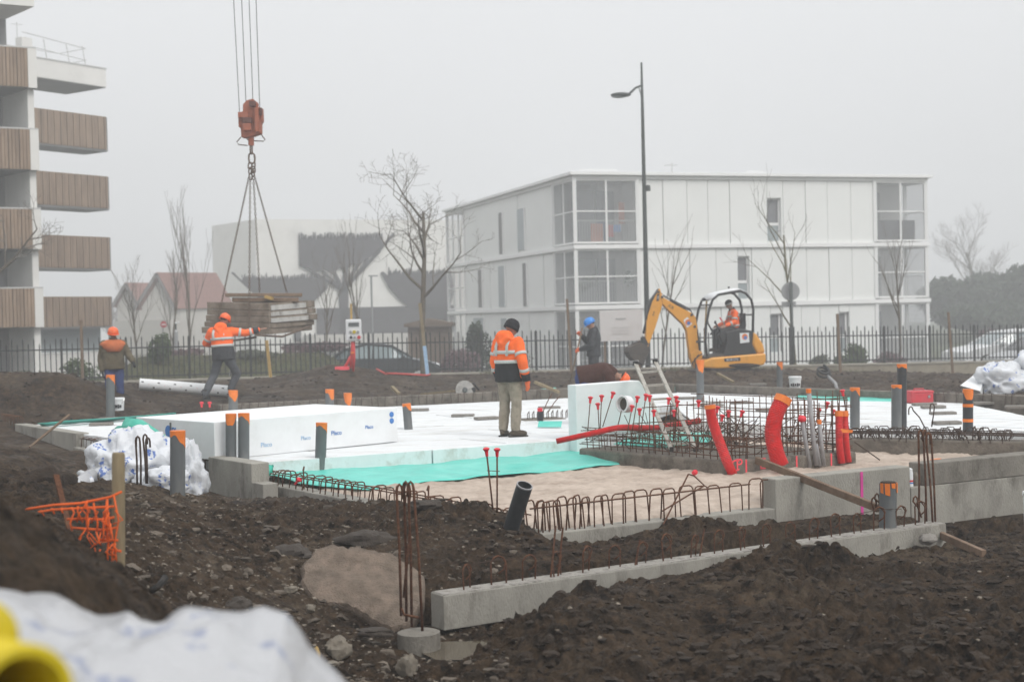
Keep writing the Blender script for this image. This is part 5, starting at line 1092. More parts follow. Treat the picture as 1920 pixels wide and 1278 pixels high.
# grass tufts along the wall and in the bank
r = np.random.RandomState(5); pts_ = []
for k in range(5200):
    x = r.uniform(-17, 21); fdv = r.uniform(.3, 5.0) if k % 3 else -abs(r.normal(.45, .5))-.2
    if k % 3 == 0 and fbm(np.array([x*.5]), np.array([1.0]), 2, 9)[0] < -.1: continue
    pts_.append((x, fence_line(x)+fdv))
xy = np.array(pts_); zz_ = hgt(xy[:, 0], xy[:, 1], False); m = MB()
for (x, y), z in zip(xy, zz_):
    for j in range(4):
        a = r.uniform(0, 6.28); h = r.uniform(.08, .26); c = Vector((x+r.uniform(-.06, .06), y+r.uniform(-.06, .06), z)); t_ = Vector((math.cos(a), math.sin(a), 0))*.014; m.add([c-t_, c+t_, c+Vector((math.sin(a)*h*.5, math.cos(a)*h*.5, h))], [(0, 1, 2)])
M('grass_blade', (.10, .115, .05), .9, .4, .8, col2=(.20, .185, .10)); m.build('grass', 'grass_blade', base=(0, 0, 0), kind='stuff', label='rough winter grass along both sides of the railing', cat='grass')
# ================================================================ street furniture
def lamp():
    b = XY(1215, 50, 0); z = zg(b.x, b.y)-.1; T = thing('street_lamp', 'tall dark street lamp with one curved arm', 'street lamp', (b.x, b.y, z)); top = D(1213, 117, 50)
    B = Vector((b.x, b.y, z)); m = MB(); m.tube([B, B.lerp(V2(B, top.z), .35), B.lerp(V2(B, top.z), .86), V2(B, top.z)], [.10, .085, .055, .035], 12); m.build('mast', 'lamp_green', T, True)
    a = V2(B, ZAT(1213, 160, 50)); q = D(1180, 176, 49.6); m = MB(); m.tube([a, a.lerp(q, .5)+UZ*.06, q], [.035, .04, .045], 8); m.tube([a-UZ*.5, a.lerp(q, .25)+UZ*.02], .015, 6); m.build('arm', 'lamp_green', T, True)
    m = MB(); m.ell(D(1164, 178, 49.5), (.36, .17, .09)); m.build('lamp_head', 'lamp_green', T, True); m = MB(); m.ell(D(1161, 180.5, 49.5), (.28, .13, .07)); m.build('lens', 'glass_pale', T, True)
    m = MB(); m.lathe([(.11, 0), (.11, .15), (.09, .2)], 10, D(1214, 358, 50)); m.build('collar', 'lamp_green', T)
lamp()
b = XY(1486, 50.6, 0); z = zg(b.x, b.y)-.1; T = thing('road_sign', 'round road sign seen from behind on a dark post', 'road sign', (b.x, b.y, z)); B = Vector((b.x, b.y, z))
MB().tube([B, V2(B, ZAT(1484, 528, 50.6))], .055, 10).build('post', 'lamp_green', T, True); m = MB(); c = D(1482, 546, 50.75); m.lathe([(.33, 0), (.33, .025), (.30, .03)], 28, c, (0, -1, 0)); m.build('sign_disc', 'sign_back', T); m = MB(); m.box(D(1479, 570, 50.72), (.5, .03, .18)); m.build('sign_plate', 'sign_back', T)
b = XY(307, 66, 0); T = thing('stop_sign', 'small red octagonal sign before the gabled house', 'road sign', (b.x, b.y, -1.0)); MB().tube([(b.x, b.y, -1.05), (b.x, b.y, ZAT(307, 600, 66))], .03, 6).build('post', 'sign_back', T); m = MB(); m.lathe([(.16, 0), (.16, .03)], 8, D(307, 608, 65.9), (0, -1, 0)); m.build('sign_plate', 'sign_red', T)
m = MB(); c = D(307, 608, 65.86); m.box(c, (.2, .01, .05)); m.build('sign_bar', 'band_white', T)
b = XY(332, 52, 0); z = zg(b.x, b.y); T = thing('bollard_lamp', 'slim grey post with two small white lamps behind the railing', 'post', (b.x, b.y, z)); MB().lathe([(.07, -.1), (.07, ZAT(332, 622, 52)-z), (.03, ZAT(332, 618, 52)-z)], 8, (b.x, b.y, z)).build('post', 'sign_back', T); MB().tube([(b.x, b.y, ZAT(332, 622, 52)), (b.x, b.y, ZAT(332, 604, 52))], .03, 6).build('neck', 'lamp_green', T)
for sx in (-.05, .05): m = MB(); m.ell(D(332, 605, 51.9)+Vector((sx, 0, 0)), (.035, .035, .04)); m.build('lamp', 'white_plastic', T)
b = XY(700, 55, 0); T = thing('lamp_post', 'slim grey lamp post with a short crossbar before the hall', 'street lamp', (b.x, b.y, zg(b.x, b.y))); MB().tube([(b.x, b.y, zg(b.x, b.y)-.1), (b.x, b.y, ZAT(699, 517, 55))], .04, 7).build('post', 'sign_back', T); MB().bar(D(691, 517, 55), D(708, 517, 55), .1, .05).build('lamp_head', 'sign_back', T)
# notice board
T = thing('notice_board', 'large blank-looking white notice board on two posts behind the digger bucket', 'sign board', XY(1165, 41.5, zg(3.2, 41.5)))
q = [D(1126, 640, 41.5), D(1204, 638, 41.5), D(1205, 579, 41.5), D(1124, 582, 41.5)]; m = MB(); m.prism(q, (0, .03, 0)); m.build('board', 'board_white', T)
for px in (1133, 1197): p = D(px, 600, 41.58); MB().bar(V2(p, -.3), p, .06, .06).build('post', 'wood', T)
m = MB(); m.box(D(1164, 597, 41.47), (.3, .006, .015)); m.build('print_line', 'lead', T)
for y in (612, 618, 624): m = MB(); m.box(D(1165, y, 41.47), (.5, .006, .012)); m.build('print_line', 'board_white', T)
# control box on a red stand
def control_box():
    d_ = 36.5; g = D(655, 700, d_); T = thing('control_box', 'white control box with buttons on a red stand', 'control box', g)
    c = D(663, 619, d_); m = MB(); m.box(c, (.39, .2, .56)); m.build('case', 'white_plastic', T, bevel=.03)
    f = lambda px, py: D(px, py, d_)+Vector((0, -.105, 0)); m = MB(); m.box(f(664, 608), (.27, .02, .10)); m.build('display', 'lead', T)
    for px, py, mt, s in ((658, 622, 'sign_back', .06), (665, 622, 'yellow_hose', .075), (672, 622, 'sign_back', .06), (659, 632, 'black_print', .06), (666, 632, 'sign_back', .05), (674, 632, 'red_stand', .08)): m = MB(); m.lathe([(s*.6, -.01), (s*.6, .025)], 12, f(px, py), (0, -1, 0)); m.build('button', mt, T)
    m = MB(); m.tube([D(659, 690, d_), D(661, 660, d_), D(662, 640, d_)], .055, 8); m.tube([D(663, 640, d_), D(664, 670, d_), D(662, 697, d_)], .035, 8); m.tube([D(658, 668, d_), D(646, 690, d_)], .04, 8); m.build('stand', 'red_stand', T, True)
    m = MB(); m.box(D(642, 690, d_), (.35, .3, .08)); m.build('foot', 'pink_paint', T); m = MB(); m.bar(D(659, 601, d_+.12), D(658, 569, d_+.12), .07, .05); m.build('stake', 'wood_yellow', T)
    m = MB(); m.box(D(661, 661, d_-.06), (.08, .02, .05)); m.build('label_tape', 'tape', T)
control_box()
def stake(px0, y0, px1, y1, dep, w_, mat, label, tip=None):
    a, b = D(px1, y1, dep), D(px0, y0, dep); z = zg(a.x, a.y); a = a+(a-b).normalized()*.15; m = MB(); m.bar(a, b, w_, w_*.7); o = m.build('stake', mat, base=a, label=label, cat='stake')
    if tip: p = a.lerp(b, .02); q = a.lerp(b, tip); m = MB(); m.bar(p, q, w_*1.08, w_*.78); m.build('blue_sleeve', 'pale_blue_print', o)
stake(152, 600, 155, 718, 42.0, .09, 'wood', 'brown timber stake before the railing near the left block'); stake(500, 638, 508, 712, 38, .10, 'wood_yellow', 'yellow timber stake beside the striding worker'); stake(787, 568, 802, 705, 44.2, .13, 'wood_post', 'leaning tree stake with a blue sleeve against the large bare tree', .45)
stake(1063, 560, 1071, 690, 40.5, .10, 'wood', 'rough timber stake beside the worker in the blue helmet'); stake(1570, 588, 1577, 715, 40, .09, 'wood', 'rough timber stake near the white bucket'); stake(1778, 585, 1787, 705, 42, .08, 'wood', 'thin timber stake before the bonnet of the white car')
# ================================================================ cars
def car(loc, rz, L_, H_, W_, paint, glass, label, prof=None):
    T = thing('parked_car', label, 'car', (0, 0, 0)); s = L_/4.2; h = H_/1.46; w_ = W_/2
    X = lambda x: x*s; Z = lambda z: z*h
    low = [(-2.08, .34), (-2.1, .52), (-2.05, .68), (-1.75, .80), (-1.05, .93), (-.9, .95), (1.3, .97), (1.75, .95), (2.02, .88), (2.1, .6), (2.06, .32)]
    rings = []
    for y, kx, kz in ((-1, .985, .96), (-.93, 1, 1), (-.5, 1.01, 1.02), (0, 1.012, 1.03), (.5, 1.01, 1.02), (.93, 1, 1), (1, .985, .96)): rings.append([Vector((X(x*kx), y*w_, Z(.3+(z-.3)*kz))) for x, z in low]+[Vector((X(x), y*w_, Z(.26))) for x in (1.9, -1.9)])
    m = MB(); m.loft(rings); m.build('body', paint, T, smooth='auto')
    roof = [(-1.10, .93), (-.42, 1.36), (-.1, 1.44), (.5, 1.46), (1.0, 1.41), (1.35, 1.30), (1.85, .95)]
    rings = []
    for y, kz in ((-.92, 0), (-.74, .94), (-.4, 1), (0, 1.01), (.4, 1), (.74, .94), (.92, 0)): rings.append([Vector((X(x), y*w_, Z(.93+(z-.93)*kz))) for x, z in roof])
    m = MB(); m.loft([r for r in rings]); m.build('cabin', glass, T, smooth='auto')
    for a, b in ((1, 5),):                                      # roof skin and pillars
        rr = [[Vector((X(x), y*w_, Z(z+.015-(abs(y)*.03)))) for x, z in roof[a:b]] for y in (-.76, -.4, 0, .4, .76)]; m = MB(); m.grid(rr); m.build('roof', paint, T, True, thick=.03)
    for sy in (-1, 1):
        for p, q in ((roof[0], roof[1]), (roof[5], roof[6]), ((.35, .95), (.30, 1.43)), ((1.25, .95), (1.15, 1.35)), (roof[1], roof[3]), (roof[3], roof[5])):
            k0, k1 = (p[1]-.93)/.5, (q[1]-.93)/.5; y0, y1 = (.925-.18*k0)*w_*sy, (.925-.18*k1)*w_*sy; m = MB(); m.bar((X(p[0]), y0, Z(p[1])), (X(q[0]), y1, Z(q[1]-.02)), .05, .07); m.build('pillar', paint, T)
        for x in (-1.3, 1.3):
            m = MB(); m.lathe([(.31, -.1), (.32, -.08), (.32, .08), (.31, .1)], 20, (X(x), sy*(w_-.08), .32), (0, 1, 0)); t = m.build('wheel', 'rubber', T, True); m = MB(); m.lathe([(.19, 0), (.19, .012)], 14, (X(x), sy*(w_+.02), .32), (0, sy, 0)); m.build('rim', 'car_silver', t)
        m = MB(); m.box((X(-.75), sy*(w_+.08), Z(.98)), (.14, .2, .13)); m.build('mirror', paint, T, bevel=.03); m = MB(); m.ell((X(-1.98), sy*w_*.72, Z(.66)), (.12, .22, .08)); m.build('headlight', 'white_plastic', T, True)
    T.location = loc; T.rotation_euler = (0, 0, rz); return T
p = XY(716, 51.8, 0); car((p.x, p.y, zg(p.x, p.y)+.02), math.pi+.12, 4.15, 1.50, 1.76, 'car_dark', 'car_glass', 'dark parked car behind the railing below the large bare tree')
p = XY(1895, 57.0, 0); car((p.x, p.y, zg(p.x, p.y)+.06), .22, 5.2, 1.58, 1.85, 'car_white', 'car_glass', 'white parked car behind the end of the railing')
p = XY(1950, 53.9, 0); car((p.x, p.y, zg(p.x, p.y)-.02), .27, 3.9, 1.62, 1.8, 'car_silver', 'car_glass_dark', 'silver car with dark windows in front of the white car')
# ================================================================ crane hook and hanging load
def crane():
    d_ = 30.5
    P = lambda x, y, dd=0: D(x, y, d_+dd)
    T = thing('crane_hook', 'rust-red crane hook block hanging on four steel cables', 'crane hook', P(470, 275))
    m = MB(); o = [(462, 188), (474, 185), (482, 192), (482, 200), (491, 202), (492, 226), (489, 231), (489, 250), (474, 255), (458, 258), (452, 257), (451, 240), (447, 238), (446, 211), (455, 209), (455, 196)]
    m.prism([P(x, y, -.10) for x, y in o], (0, .22, 0)); m.build('block', 'hook_red', T, bevel=.015)
    for (x0, y0, x1, y1, mt) in ((447, 211, 466, 221, 'hook_red'), (455, 221, 473, 231, 'hook_dark'), (456, 232, 472, 245, 'hook_red'), (468, 190, 480, 200, 'hook_dark'), (478, 203, 487, 248, 'hook_red'), (487, 203, 492, 216, 'hook_dark')):
        m = MB(); a, b = P(x0, y0, -.12), P(x1, y1, -.12); m.box((a+b)/2+Vector((0, -.03, 0)), (abs(b.x-a.x), .1, abs(a.z-b.z))); m.build('sheave_cover', mt, T, bevel=.01)
    m = MB(); m.lathe([(.06, 0), (.065, .16), (.04, .22)], 12, P(471, 273)); m.build('swivel', 'hook_red', T)
    m = MB(); m.tube([P(452, 257), P(444, 266), P(447, 271), P(464, 273)], .012, 6); m.tube([P(488, 250), P(497, 262), P(494, 265), P(476, 264)], .012, 6); m.tube([P(461, 256), P(464, 262), P(470, 264)], .012, 6); m.build('guard', 'chain', T)
    for (xb, yb, xt) in ((449, 210, 438), (461, 190, 453), (474, 186, 467), (487, 202, 480)):
        a = P(xb, yb); b = P(xt, 0); c = a+(b-a)*((23.5-a.z)/(b.z-a.z)); MB().tube([a, c], .0085, 6).build('cable', 'steel_cable', T)
    def link(name, c, ax, side, l, w_, r, par, mat='chain'):
        ax = Vector(ax).normalized(); sd_ = Vector(side); sd_ = (sd_-ax*sd_.dot(ax)).normalized(); pts = []
        for k in range(13):
            t = 2*math.pi*k/12; pts.append(c+sd_*math.cos(t)*w_/2+ax*(math.sin(t)*w_/2+(l-w_)/2*(1 if math.sin(t) > 1e-6 else (-1 if math.sin(t) < -1e-6 else 0))))
        m = MB(); m.tube(pts, r, 7, cap=False); return m.build(name, mat, par, True)
    link('hook_link', P(471, 280), (0, 0, 1), (.3, 1, 0), .20, .09, .018, T); link('ring', P(472, 297), (0, 0, 1), (1, .2, 0), .22, .13, .02, T)
    S = thing('chain_sling', 'four-legged chain sling holding the hanging stack of planks', 'chain', P(472, 330))
    for x, y in ((469, 311), (475, 311), (470, 320), (474, 325), (470, 331), (475, 318)): link('link', P(x, y), (rng.uniform(-.2, .2), 0, 1), (1, rng.uniform(-1, 1), 0), .14, .08, .016, S)
    ends = [((467, 330), (405, 615), -.55), ((469, 332), (467, 620), -.75), ((475, 332), (487, 548), .55), ((477, 330), (538, 549), .5)]
    a = MB(); ring = []
    for k in range(11): t = 2*math.pi*k/10; ring.append((math.cos(t)*.018, 0, math.sin(t)*.018+.017*(1 if math.sin(t) > 0 else -1)))
    a.tube(ring, .0065, 5, cap=False); lme = shared(a, 'chain_link', 'chain')
    for (s_, e_, dd) in ends:
        A_, B_ = P(*s_), P(e_[0], e_[1], dd); v = B_-A_; n = int(v.length/.054); q = v.to_track_quat('Z', 'Y')
        leg = MB()                                       # one leg: alternating links
        for k in range(n):
            c = A_+v*((k+.5)/n); R = (q @ Matrix.Rotation(math.pi/2*(k % 2), 3, 'Z').to_quaternion()).to_matrix()
            leg.add([c+R @ vv.co for vv in lme.vertices], [tuple(f.vertices) for f in lme.polygons])
        leg.build('chain_leg', 'chain', S)
    for (a_, b_) in (((478, 622), (580, 612)), ((385, 630), (480, 632))): m = MB(); m.tube([P(a_[0], a_[1]+6, -.7), P((a_[0]+b_[0])/2, a_[1]+9, -.6), P(b_[0], b_[1], .2)], .022, 7); m.build('underside_chain', 'chain', S)
    # stacked formwork panels
    Lo = thing('plank_stack', 'weathered stack of timber formwork panels hanging from the chains', 'planks', P(480, 628)); ys = [(565, 579), (579, 590), (590, 602), (602, 612), (612, 624)]
    xl = [(388, 492), (388, 496), (386, 490), (383, 500), (378, 494)]; xr = [(575, 500), (577, 505), (580, 500), (574, 503), (570, 500)]
    for i, (y0, y1) in enumerate(ys):
        a = D(xl[i][0], y1-(0 if i < 4 else 0), d_-.15); c = D(505, y1+3, d_-.72); e = D(xr[i][0], y1-3-(2 if i == 4 else 0), d_+.25); h = (y1-y0)*d_/FPX*.93
        bk = Vector((.22, 1.0, 0)); m = MB(); m.prism([a, c, e, e+bk*.5, a+bk*.9], (0, 0, h)); m.build('panel', 'form_wood' if i != 1 else 'form_wood', Lo, bevel=.01)
        m = MB(); n_ = Vector((e.y-c.y, -(e.x-c.x), 0)).normalized(); m.prism([c.lerp(e, .04)+n_*.012, c.lerp(e, .97)+n_*.012, c.lerp(e, .97), c.lerp(e, .04)], (0, 0, h*.72)); m.build('edge_board', 'form_pale' if i in (0, 1, 2) else 'form_wood', Lo)
    m = MB(); m.bar(D(436, 562, d_-.1), D(560, 562, d_+.1), .5, .09); m.build('bearer', 'wood_board', Lo, bevel=.01); m = MB(); m.bar(D(422, 553, d_-.2), D(566, 553, d_+.1), .45, .07); m.build('top_plank', 'wood', Lo, bevel=.01)
    m = MB(); m.bar(D(498, 556, d_-.3), D(512, 560, d_-.3), .3, .06); m.build('plank_end', 'wood_yellow', Lo)
crane()
# ================================================================ mini excavator
def excavator():
    sc = 39.8/FPX; T = thing('mini_excavator', 'yellow mini excavator with open canopy and raised bucket', 'excavator', (0, 0, 0))
    X = lambda px: (px-1350)*sc; Z = lambda py: (701-py)*sc
    def pr(name, pts, y0, y1, mat, par=T, bev=.015, smooth=False): m = MB(); m.prism([(X(a), y0, Z(b)) for a, b in pts], (0, y1-y0, 0)); return m.build(name, mat, par, bevel=bev, smooth=smooth)
    # body
    pr('turntable_body', [(1305, 676), (1322, 669), (1428, 661), (1429, 675), (1426, 683), (1405, 687), (1335, 690), (1306, 688)], -.50, .50, 'yellow_paint', bev=.05)
    eng = pr('engine_cover', [(1404, 622), (1411, 626), (1424, 645), (1428, 661), (1412, 663), (1402, 645)], -.48, .48, 'yellow_paint', bev=.06)
    pr('side_panel', [(1345, 668), (1352, 640), (1350, 622), (1380, 616), (1404, 620), (1402, 645), (1412, 664)], -.47, .47, 'black_steel', bev=.03)
    pr('cab_floor', [(1312, 668), (1350, 662), (1352, 668), (1318, 672)], -.46, .46, 'dark_steel', bev=.01)
    pr('seat', [(1362, 618), (1384, 612), (1391, 588), (1395, 586), (1396, 612), (1390, 622), (1362, 626)], -.25, .25, 'black_cloth', bev=.03)
    pr('console', [(1338, 628), (1346, 617), (1360, 612), (1372, 618), (1360, 626), (1345, 645)], -.44, -.22, 'black_steel', bev=.03); pr('console', [(1338, 628), (1346, 617), (1360, 612), (1372, 618), (1360, 626)], .22, .44, 'black_steel', bev=.03)
    for y in (-.33, .33):
        m = MB(); m.tube([(X(1343), y, Z(622)), (X(1334), y, Z(606))], .025, 7); m.ell((X(1333), y, Z(604)), (.035, .035, .05)); m.build('control_lever', 'black_steel', T, True)
    m = MB(); m.tube([(X(1352), -.1, Z(602)), (X(1347), -.1, Z(595))], .02, 6); m.build('lever_knob', 'red_cap', T)
    m = MB(); m.tube([(X(1338), -.2, Z(660)), (X(1336), -.2, Z(625)), (X(1342), -.2, Z(618))], .02, 6); m.build('grab_bar', 'black_steel', T)
    # canopy hoops
    hoop = [(1314, 667), (1311, 640), (1312, 610), (1318, 580), (1325, 562), (1336, 553), (1378, 546), (1389, 550), (1400, 562), (1404, 580), (1403, 622)]
    far = [(1326, 665), (1323, 640), (1325, 610), (1330, 580), (1338, 560), (1348, 553), (1378, 546), (1389, 550), (1399, 562), (1401, 580), (1400, 622)]
    for y in (-.46, .46): m = MB(); m.tube([(X(a), y, Z(b)) for a, b in hoop], .036, 9); m.build('canopy_hoop', 'black_steel', T, True)
    m = MB(); m.grid([[(X(a), y, Z(b)+.03+.03*(1-(y/.5)**2)) for a, b in ((1322, 565), (1334, 553), (1350, 549), (1378, 544), (1391, 549))] for y in (-.46, -.2, .2, .46)]); m.build('canopy_roof', 'white_plastic', T, True, thick=.03)
    for a, b in ((1311, 640), (1378, 546), (1404, 590), (1320, 572)): m = MB(); m.tube([(X(a), -.46, Z(b)), (X(a), .46, Z(b))], .022, 7); m.build('cross_bar', 'black_steel', T, True)
    m = MB(); m.tube([(X(1322), .1, Z(640)), (X(1326), .1, Z(563))], .025, 7); m.build('tool_handle', 'wood_yellow', T)
    m = MB(); m.tube([(X(1318), -.46, Z(564)), (X(1309), -.5, Z(562))], .012, 5); m.ell((X(1307), -.5, Z(562)), (.06, .03, .05)); m.build('mirror', 'black_steel', T)
    m = MB(); m.lathe([(.03, 0), (.03, .05)], 8, (X(1360), -.3, Z(541))); m.build('beacon', 'black_steel', T)
    # boom, dipper, bucket (in the machine's middle plane)
    pr('swing_post', [(1290, 662), (1300, 655), (1312, 658), (1314, 672), (1306, 688), (1300, 690), (1292, 676)], -.11, .11, 'yellow_paint', bev=.02)
    boom = pr('boom', [(1234, 561), (1238, 558), (1262, 572), (1291, 586), (1300, 594), (1304, 615), (1303, 622), (1306, 655), (1306, 680), (1300, 690), (1291, 672), (1287, 650), (1283, 620), (1276, 608), (1262, 595), (1236, 570)], -.10, .10, 'yellow_paint', bev=.012)
    dip = pr('dipper_arm', [(1226, 546), (1231, 541), (1235, 553), (1236, 572), (1222, 615), (1212, 640), (1209, 649), (1203, 650), (1204, 633), (1206, 598), (1208, 587), (1216, 564)], -.085, .085, 'yellow_paint', bev=.012)
    pr('dipper_edge', [(1226, 546), (1229, 542), (1216, 566), (1208, 590), (1206, 600), (1205, 592), (1214, 562)], -.09, .09, 'black_steel', bev=0)
    def ram(a, b, k, r=.035, y=0):
        a, b = Vector((X(a[0]), y, Z(a[1]))), Vector((X(b[0]), y, Z(b[1]))); m = MB(); m.tube([a, a.lerp(b, k)], r, 10); o = m.build('ram', 'black_steel', T, True); m = MB(); m.tube([a.lerp(b, k), b], r*.45, 8); m.build('ram_rod', 'chrome', o, True)
    ram((1285, 584), (1233, 548), .62, .042, 0); ram((1305, 657), (1300, 620), .85, .05, -.02); ram((1207, 598), (1199, 633), .75, .036, 0)
    pr('link_plate', [(1197, 632), (1201, 630), (1207, 640), (1207, 648), (1198, 648)], -.10, .10, 'black_steel', bev=.005)
    m = MB(); rings = []                                    # bucket shell
    pts = [(1192, 642), (1182, 644), (1170, 650), (1168, 659), (1172, 668), (1180, 675), (1192, 679), (1198, 676), (1206, 662), (1209, 650)]
    for y in (-.24, .24): rings.append([(X(a), y, Z(b)) for a, b in pts])
    m.loft(rings); bk = m.build('bucket', 'dark_steel', T, bevel=.01)
    m = MB(); 
    for y in (-.18, -.06, .06, .18): m.prism([(X(1191), y-.03, Z(679)), (X(1200), y-.03, Z(675)), (X(1198), y-.03, Z(684))], (0, .06, 0)); 
    m.build('bucket_teeth', 'dark_steel', bk)
    m = MB(); m.ell((X(1190), 0, Z(648)), (.2, .2, .12)); m.build('earth_load', 'mud_clod', bk, True)
    for y, o_ in ((-.05, 0), (0, 2), (.05, 4)):
        m = MB(); m.tube([(X(1306), y, Z(668)), (X(1309), y*1.5, Z(650)), (X(1306+o_*.3), y, Z(625)), (X(1302), y, Z(600-o_)), (X(1292), y, Z(583-o_)), (X(1268), y, Z(571-o_)), (X(1240), y, Z(556-o_*.5))], .014, 6); m.build('hydraulic_hose', 'black_steel', boom, True)
    for a, b in ((1298, 612), (1303, 640), (1235, 557), (1292, 590), (1228, 548), (1207, 644), (1302, 684)): m = MB(); m.lathe([(.035, -.125), (.035, .125)], 12, (X(a), 0, Z(b)), (0, 1, 0)); m.build('pivot_pin', 'dark_steel', T)
    m = MB(); m.tube([(X(1300), -.12, Z(690)), (X(1296), -.2, Z(672)), (X(1310), -.25, Z(662))], .018, 6); m.tube([(X(1302), .0, Z(690)), (X(1294), -.1, Z(680)), (X(1304), -.2, Z(664))], .018, 6); m.build('hydraulic_hose', 'black_steel', T, True)
    m = MB(); m.ell((X(1385), -.47, Z(684)), (.5, .08, .07)); m.build('mud_crust', 'mud_clod', T, True)
    # marks
    def mark(txt, px, py, s, mat, ang=0, y=-.51): text('lettering', txt, s, mat, T, frame((math.cos(ang), 0, math.sin(ang)), (-math.sin(ang), 0, math.cos(ang)), (X(px), y, Z(py))), .002)
    pr('name_plate', [(1346, 671), (1377, 669), (1378, 675), (1347, 677)], -.512, -.506, 'black_print', bev=0); mark('8018 CTS', 1362, 673.2, .085, 'white_plastic', .05, -.516)
    pr('name_plate', [(1225, 553), (1230, 551), (1229, 564), (1224, 565)], -.092, -.088, 'black_print', bev=0); mark('JCB', 1227, 558, .06, 'white_plastic', 1.3, -.095)
    mark('8018', 1219, 588, .06, 'black_print', 1.3, -.09); mark('JCB', 1252, 575, .11, 'black_print', -.55, -.104)
    for pts, c, y in (([(1276, 600), (1284, 594), (1293, 607), (1283, 614)], (1285, 604), -.104), ([(1377, 624), (1395, 623), (1396, 641), (1378, 643)], (1387, 631), -.475)):
        st = pr('sticker', pts, y-.006, y-.002, 'white_plastic', bev=0); m = MB(); m.lathe([(.085, 0), (.085, .003)], 16, (X(c[0]), y-.006, Z(c[1])), (0, -1, 0)); m.build('sticker_swirl', 'tape', st); m = MB(); m.lathe([(.05, 0), (.05, .003)], 16, (X(c[0]+1), y-.0095, Z(c[1]+1.5)), (0, -1, 0)); m.build('sticker_swirl', 'blue_print', st)
    # undercarriage: two tracks and a blade
    for sy in (-1, 1):
        tr = pr('track', [(1318, 694), (1324, 689), (1400, 689), (1408, 694), (1408, 702), (1400, 708), (1324, 708), (1318, 702)], sy*.36-.115, sy*.36+.115, 'rubber', bev=.02)
        for k in range(4): m = MB(); m.lathe([(.09, -.125), (.09, .125)], 12, (X(1328+k*24), sy*.36, Z(699)), (0, 1, 0)); m.build('track_roller', 'dark_steel', tr)
    m = MB(); m.box((X(1363), 0, Z(690)), (.9, .5, .14)); m.build('undercarriage', 'dark_steel', T); pr('dozer_blade', [(1296, 694), (1300, 691), (1302, 712), (1298, 712)], -.48, .48, 'dark_steel')
    base = D(1350, 701, 39.8); T.location = (base.x, base.y, base.z); T.rotation_euler = (0, .0235, math.radians(11)); return T, X, Z
EXC, EX, EZ = excavator()
# ================================================================ people
_cl = bpy.data.textures.new('folds', 'CLOUDS'); _cl.noise_scale = .11; _cl.noise_depth = 2
def flesh(ob, voxel, fold=0, sm=4):
    r = ob.modifiers.new('skin', 'REMESH'); r.mode = 'VOXEL'; r.voxel_size = voxel; r.use_smooth_shade = True
    s = ob.modifiers.new('smooth', 'SMOOTH'); s.factor = .5; s.iterations = sm
    if fold: d = ob.modifiers.new('folds', 'DISPLACE'); d.texture = _cl; d.strength = fold; d.mid_level = .5; d.texture_coords = 'LOCAL'
def ring(c, ax, side, rx, ry, n=18, sq=2.3):
    ax = Vector(ax).normalized(); s = Vector(side); s = (s-ax*s.dot(ax)).normalized(); f = ax.cross(s); o = []
    for k in range(n):
        a = 2*math.pi*k/n; ca, sa = math.cos(a), math.sin(a); q = (abs(ca)**sq+abs(sa)**sq)**(-1/sq); o.append(Vector(c)+s*ca*q*rx+f*sa*q*ry)
    return o
def limb(m, pts, rs):
    for i in range(len(pts)-1):
        a, b = Vector(pts[i]), Vector(pts[i+1]); m.tube([a, a.lerp(b, .35), b], [rs[i], rs[i]*.55+rs[i+1]*.45+.004, rs[i+1]], 12)
    for p, r in zip(pts, rs): m.ell(p, (r, r, r), None, 10, 6)
def hand(m, w, d, n, curl=.5, s=1.0, grow=0.0, side=1):
    w = Vector(w); d = Vector(d).normalized(); n = Vector(n); n = (n-d*n.dot(d)).normalized(); x = d.cross(n)*side
    R = Matrix((x, d, n)).transposed(); m.ell(w+d*.045*s, (.042*s+grow, .055*s+grow, .018*s+grow), R, 10, 7); m.tube([w-d*.05, w+d*.02], .026*s+grow, 10)
    for k, l in enumerate((.068, .08, .074, .056)):
        b = w+d*.088*s+x*(-.030+.020*k)*s; p = b; dd = d; pts = [b-d*.02]; 
        for j in range(3): dd = (dd+n*curl*(.35+.25*j)).normalized(); p = p+dd*l*s*(.45-.08*j); pts.append(p)
        m.tube(pts, [.0095*s+grow]*3+[.0075*s+grow], 7)
    t = w+d*.025*s-x*.036*s; m.tube([t+x*.02*s, t-x*.018*s+d*.03*s, t-x*.016*s+d*.055*s+n*.02*s*curl], [.0125*s+grow, .011*s+grow, .009*s+grow], 7)
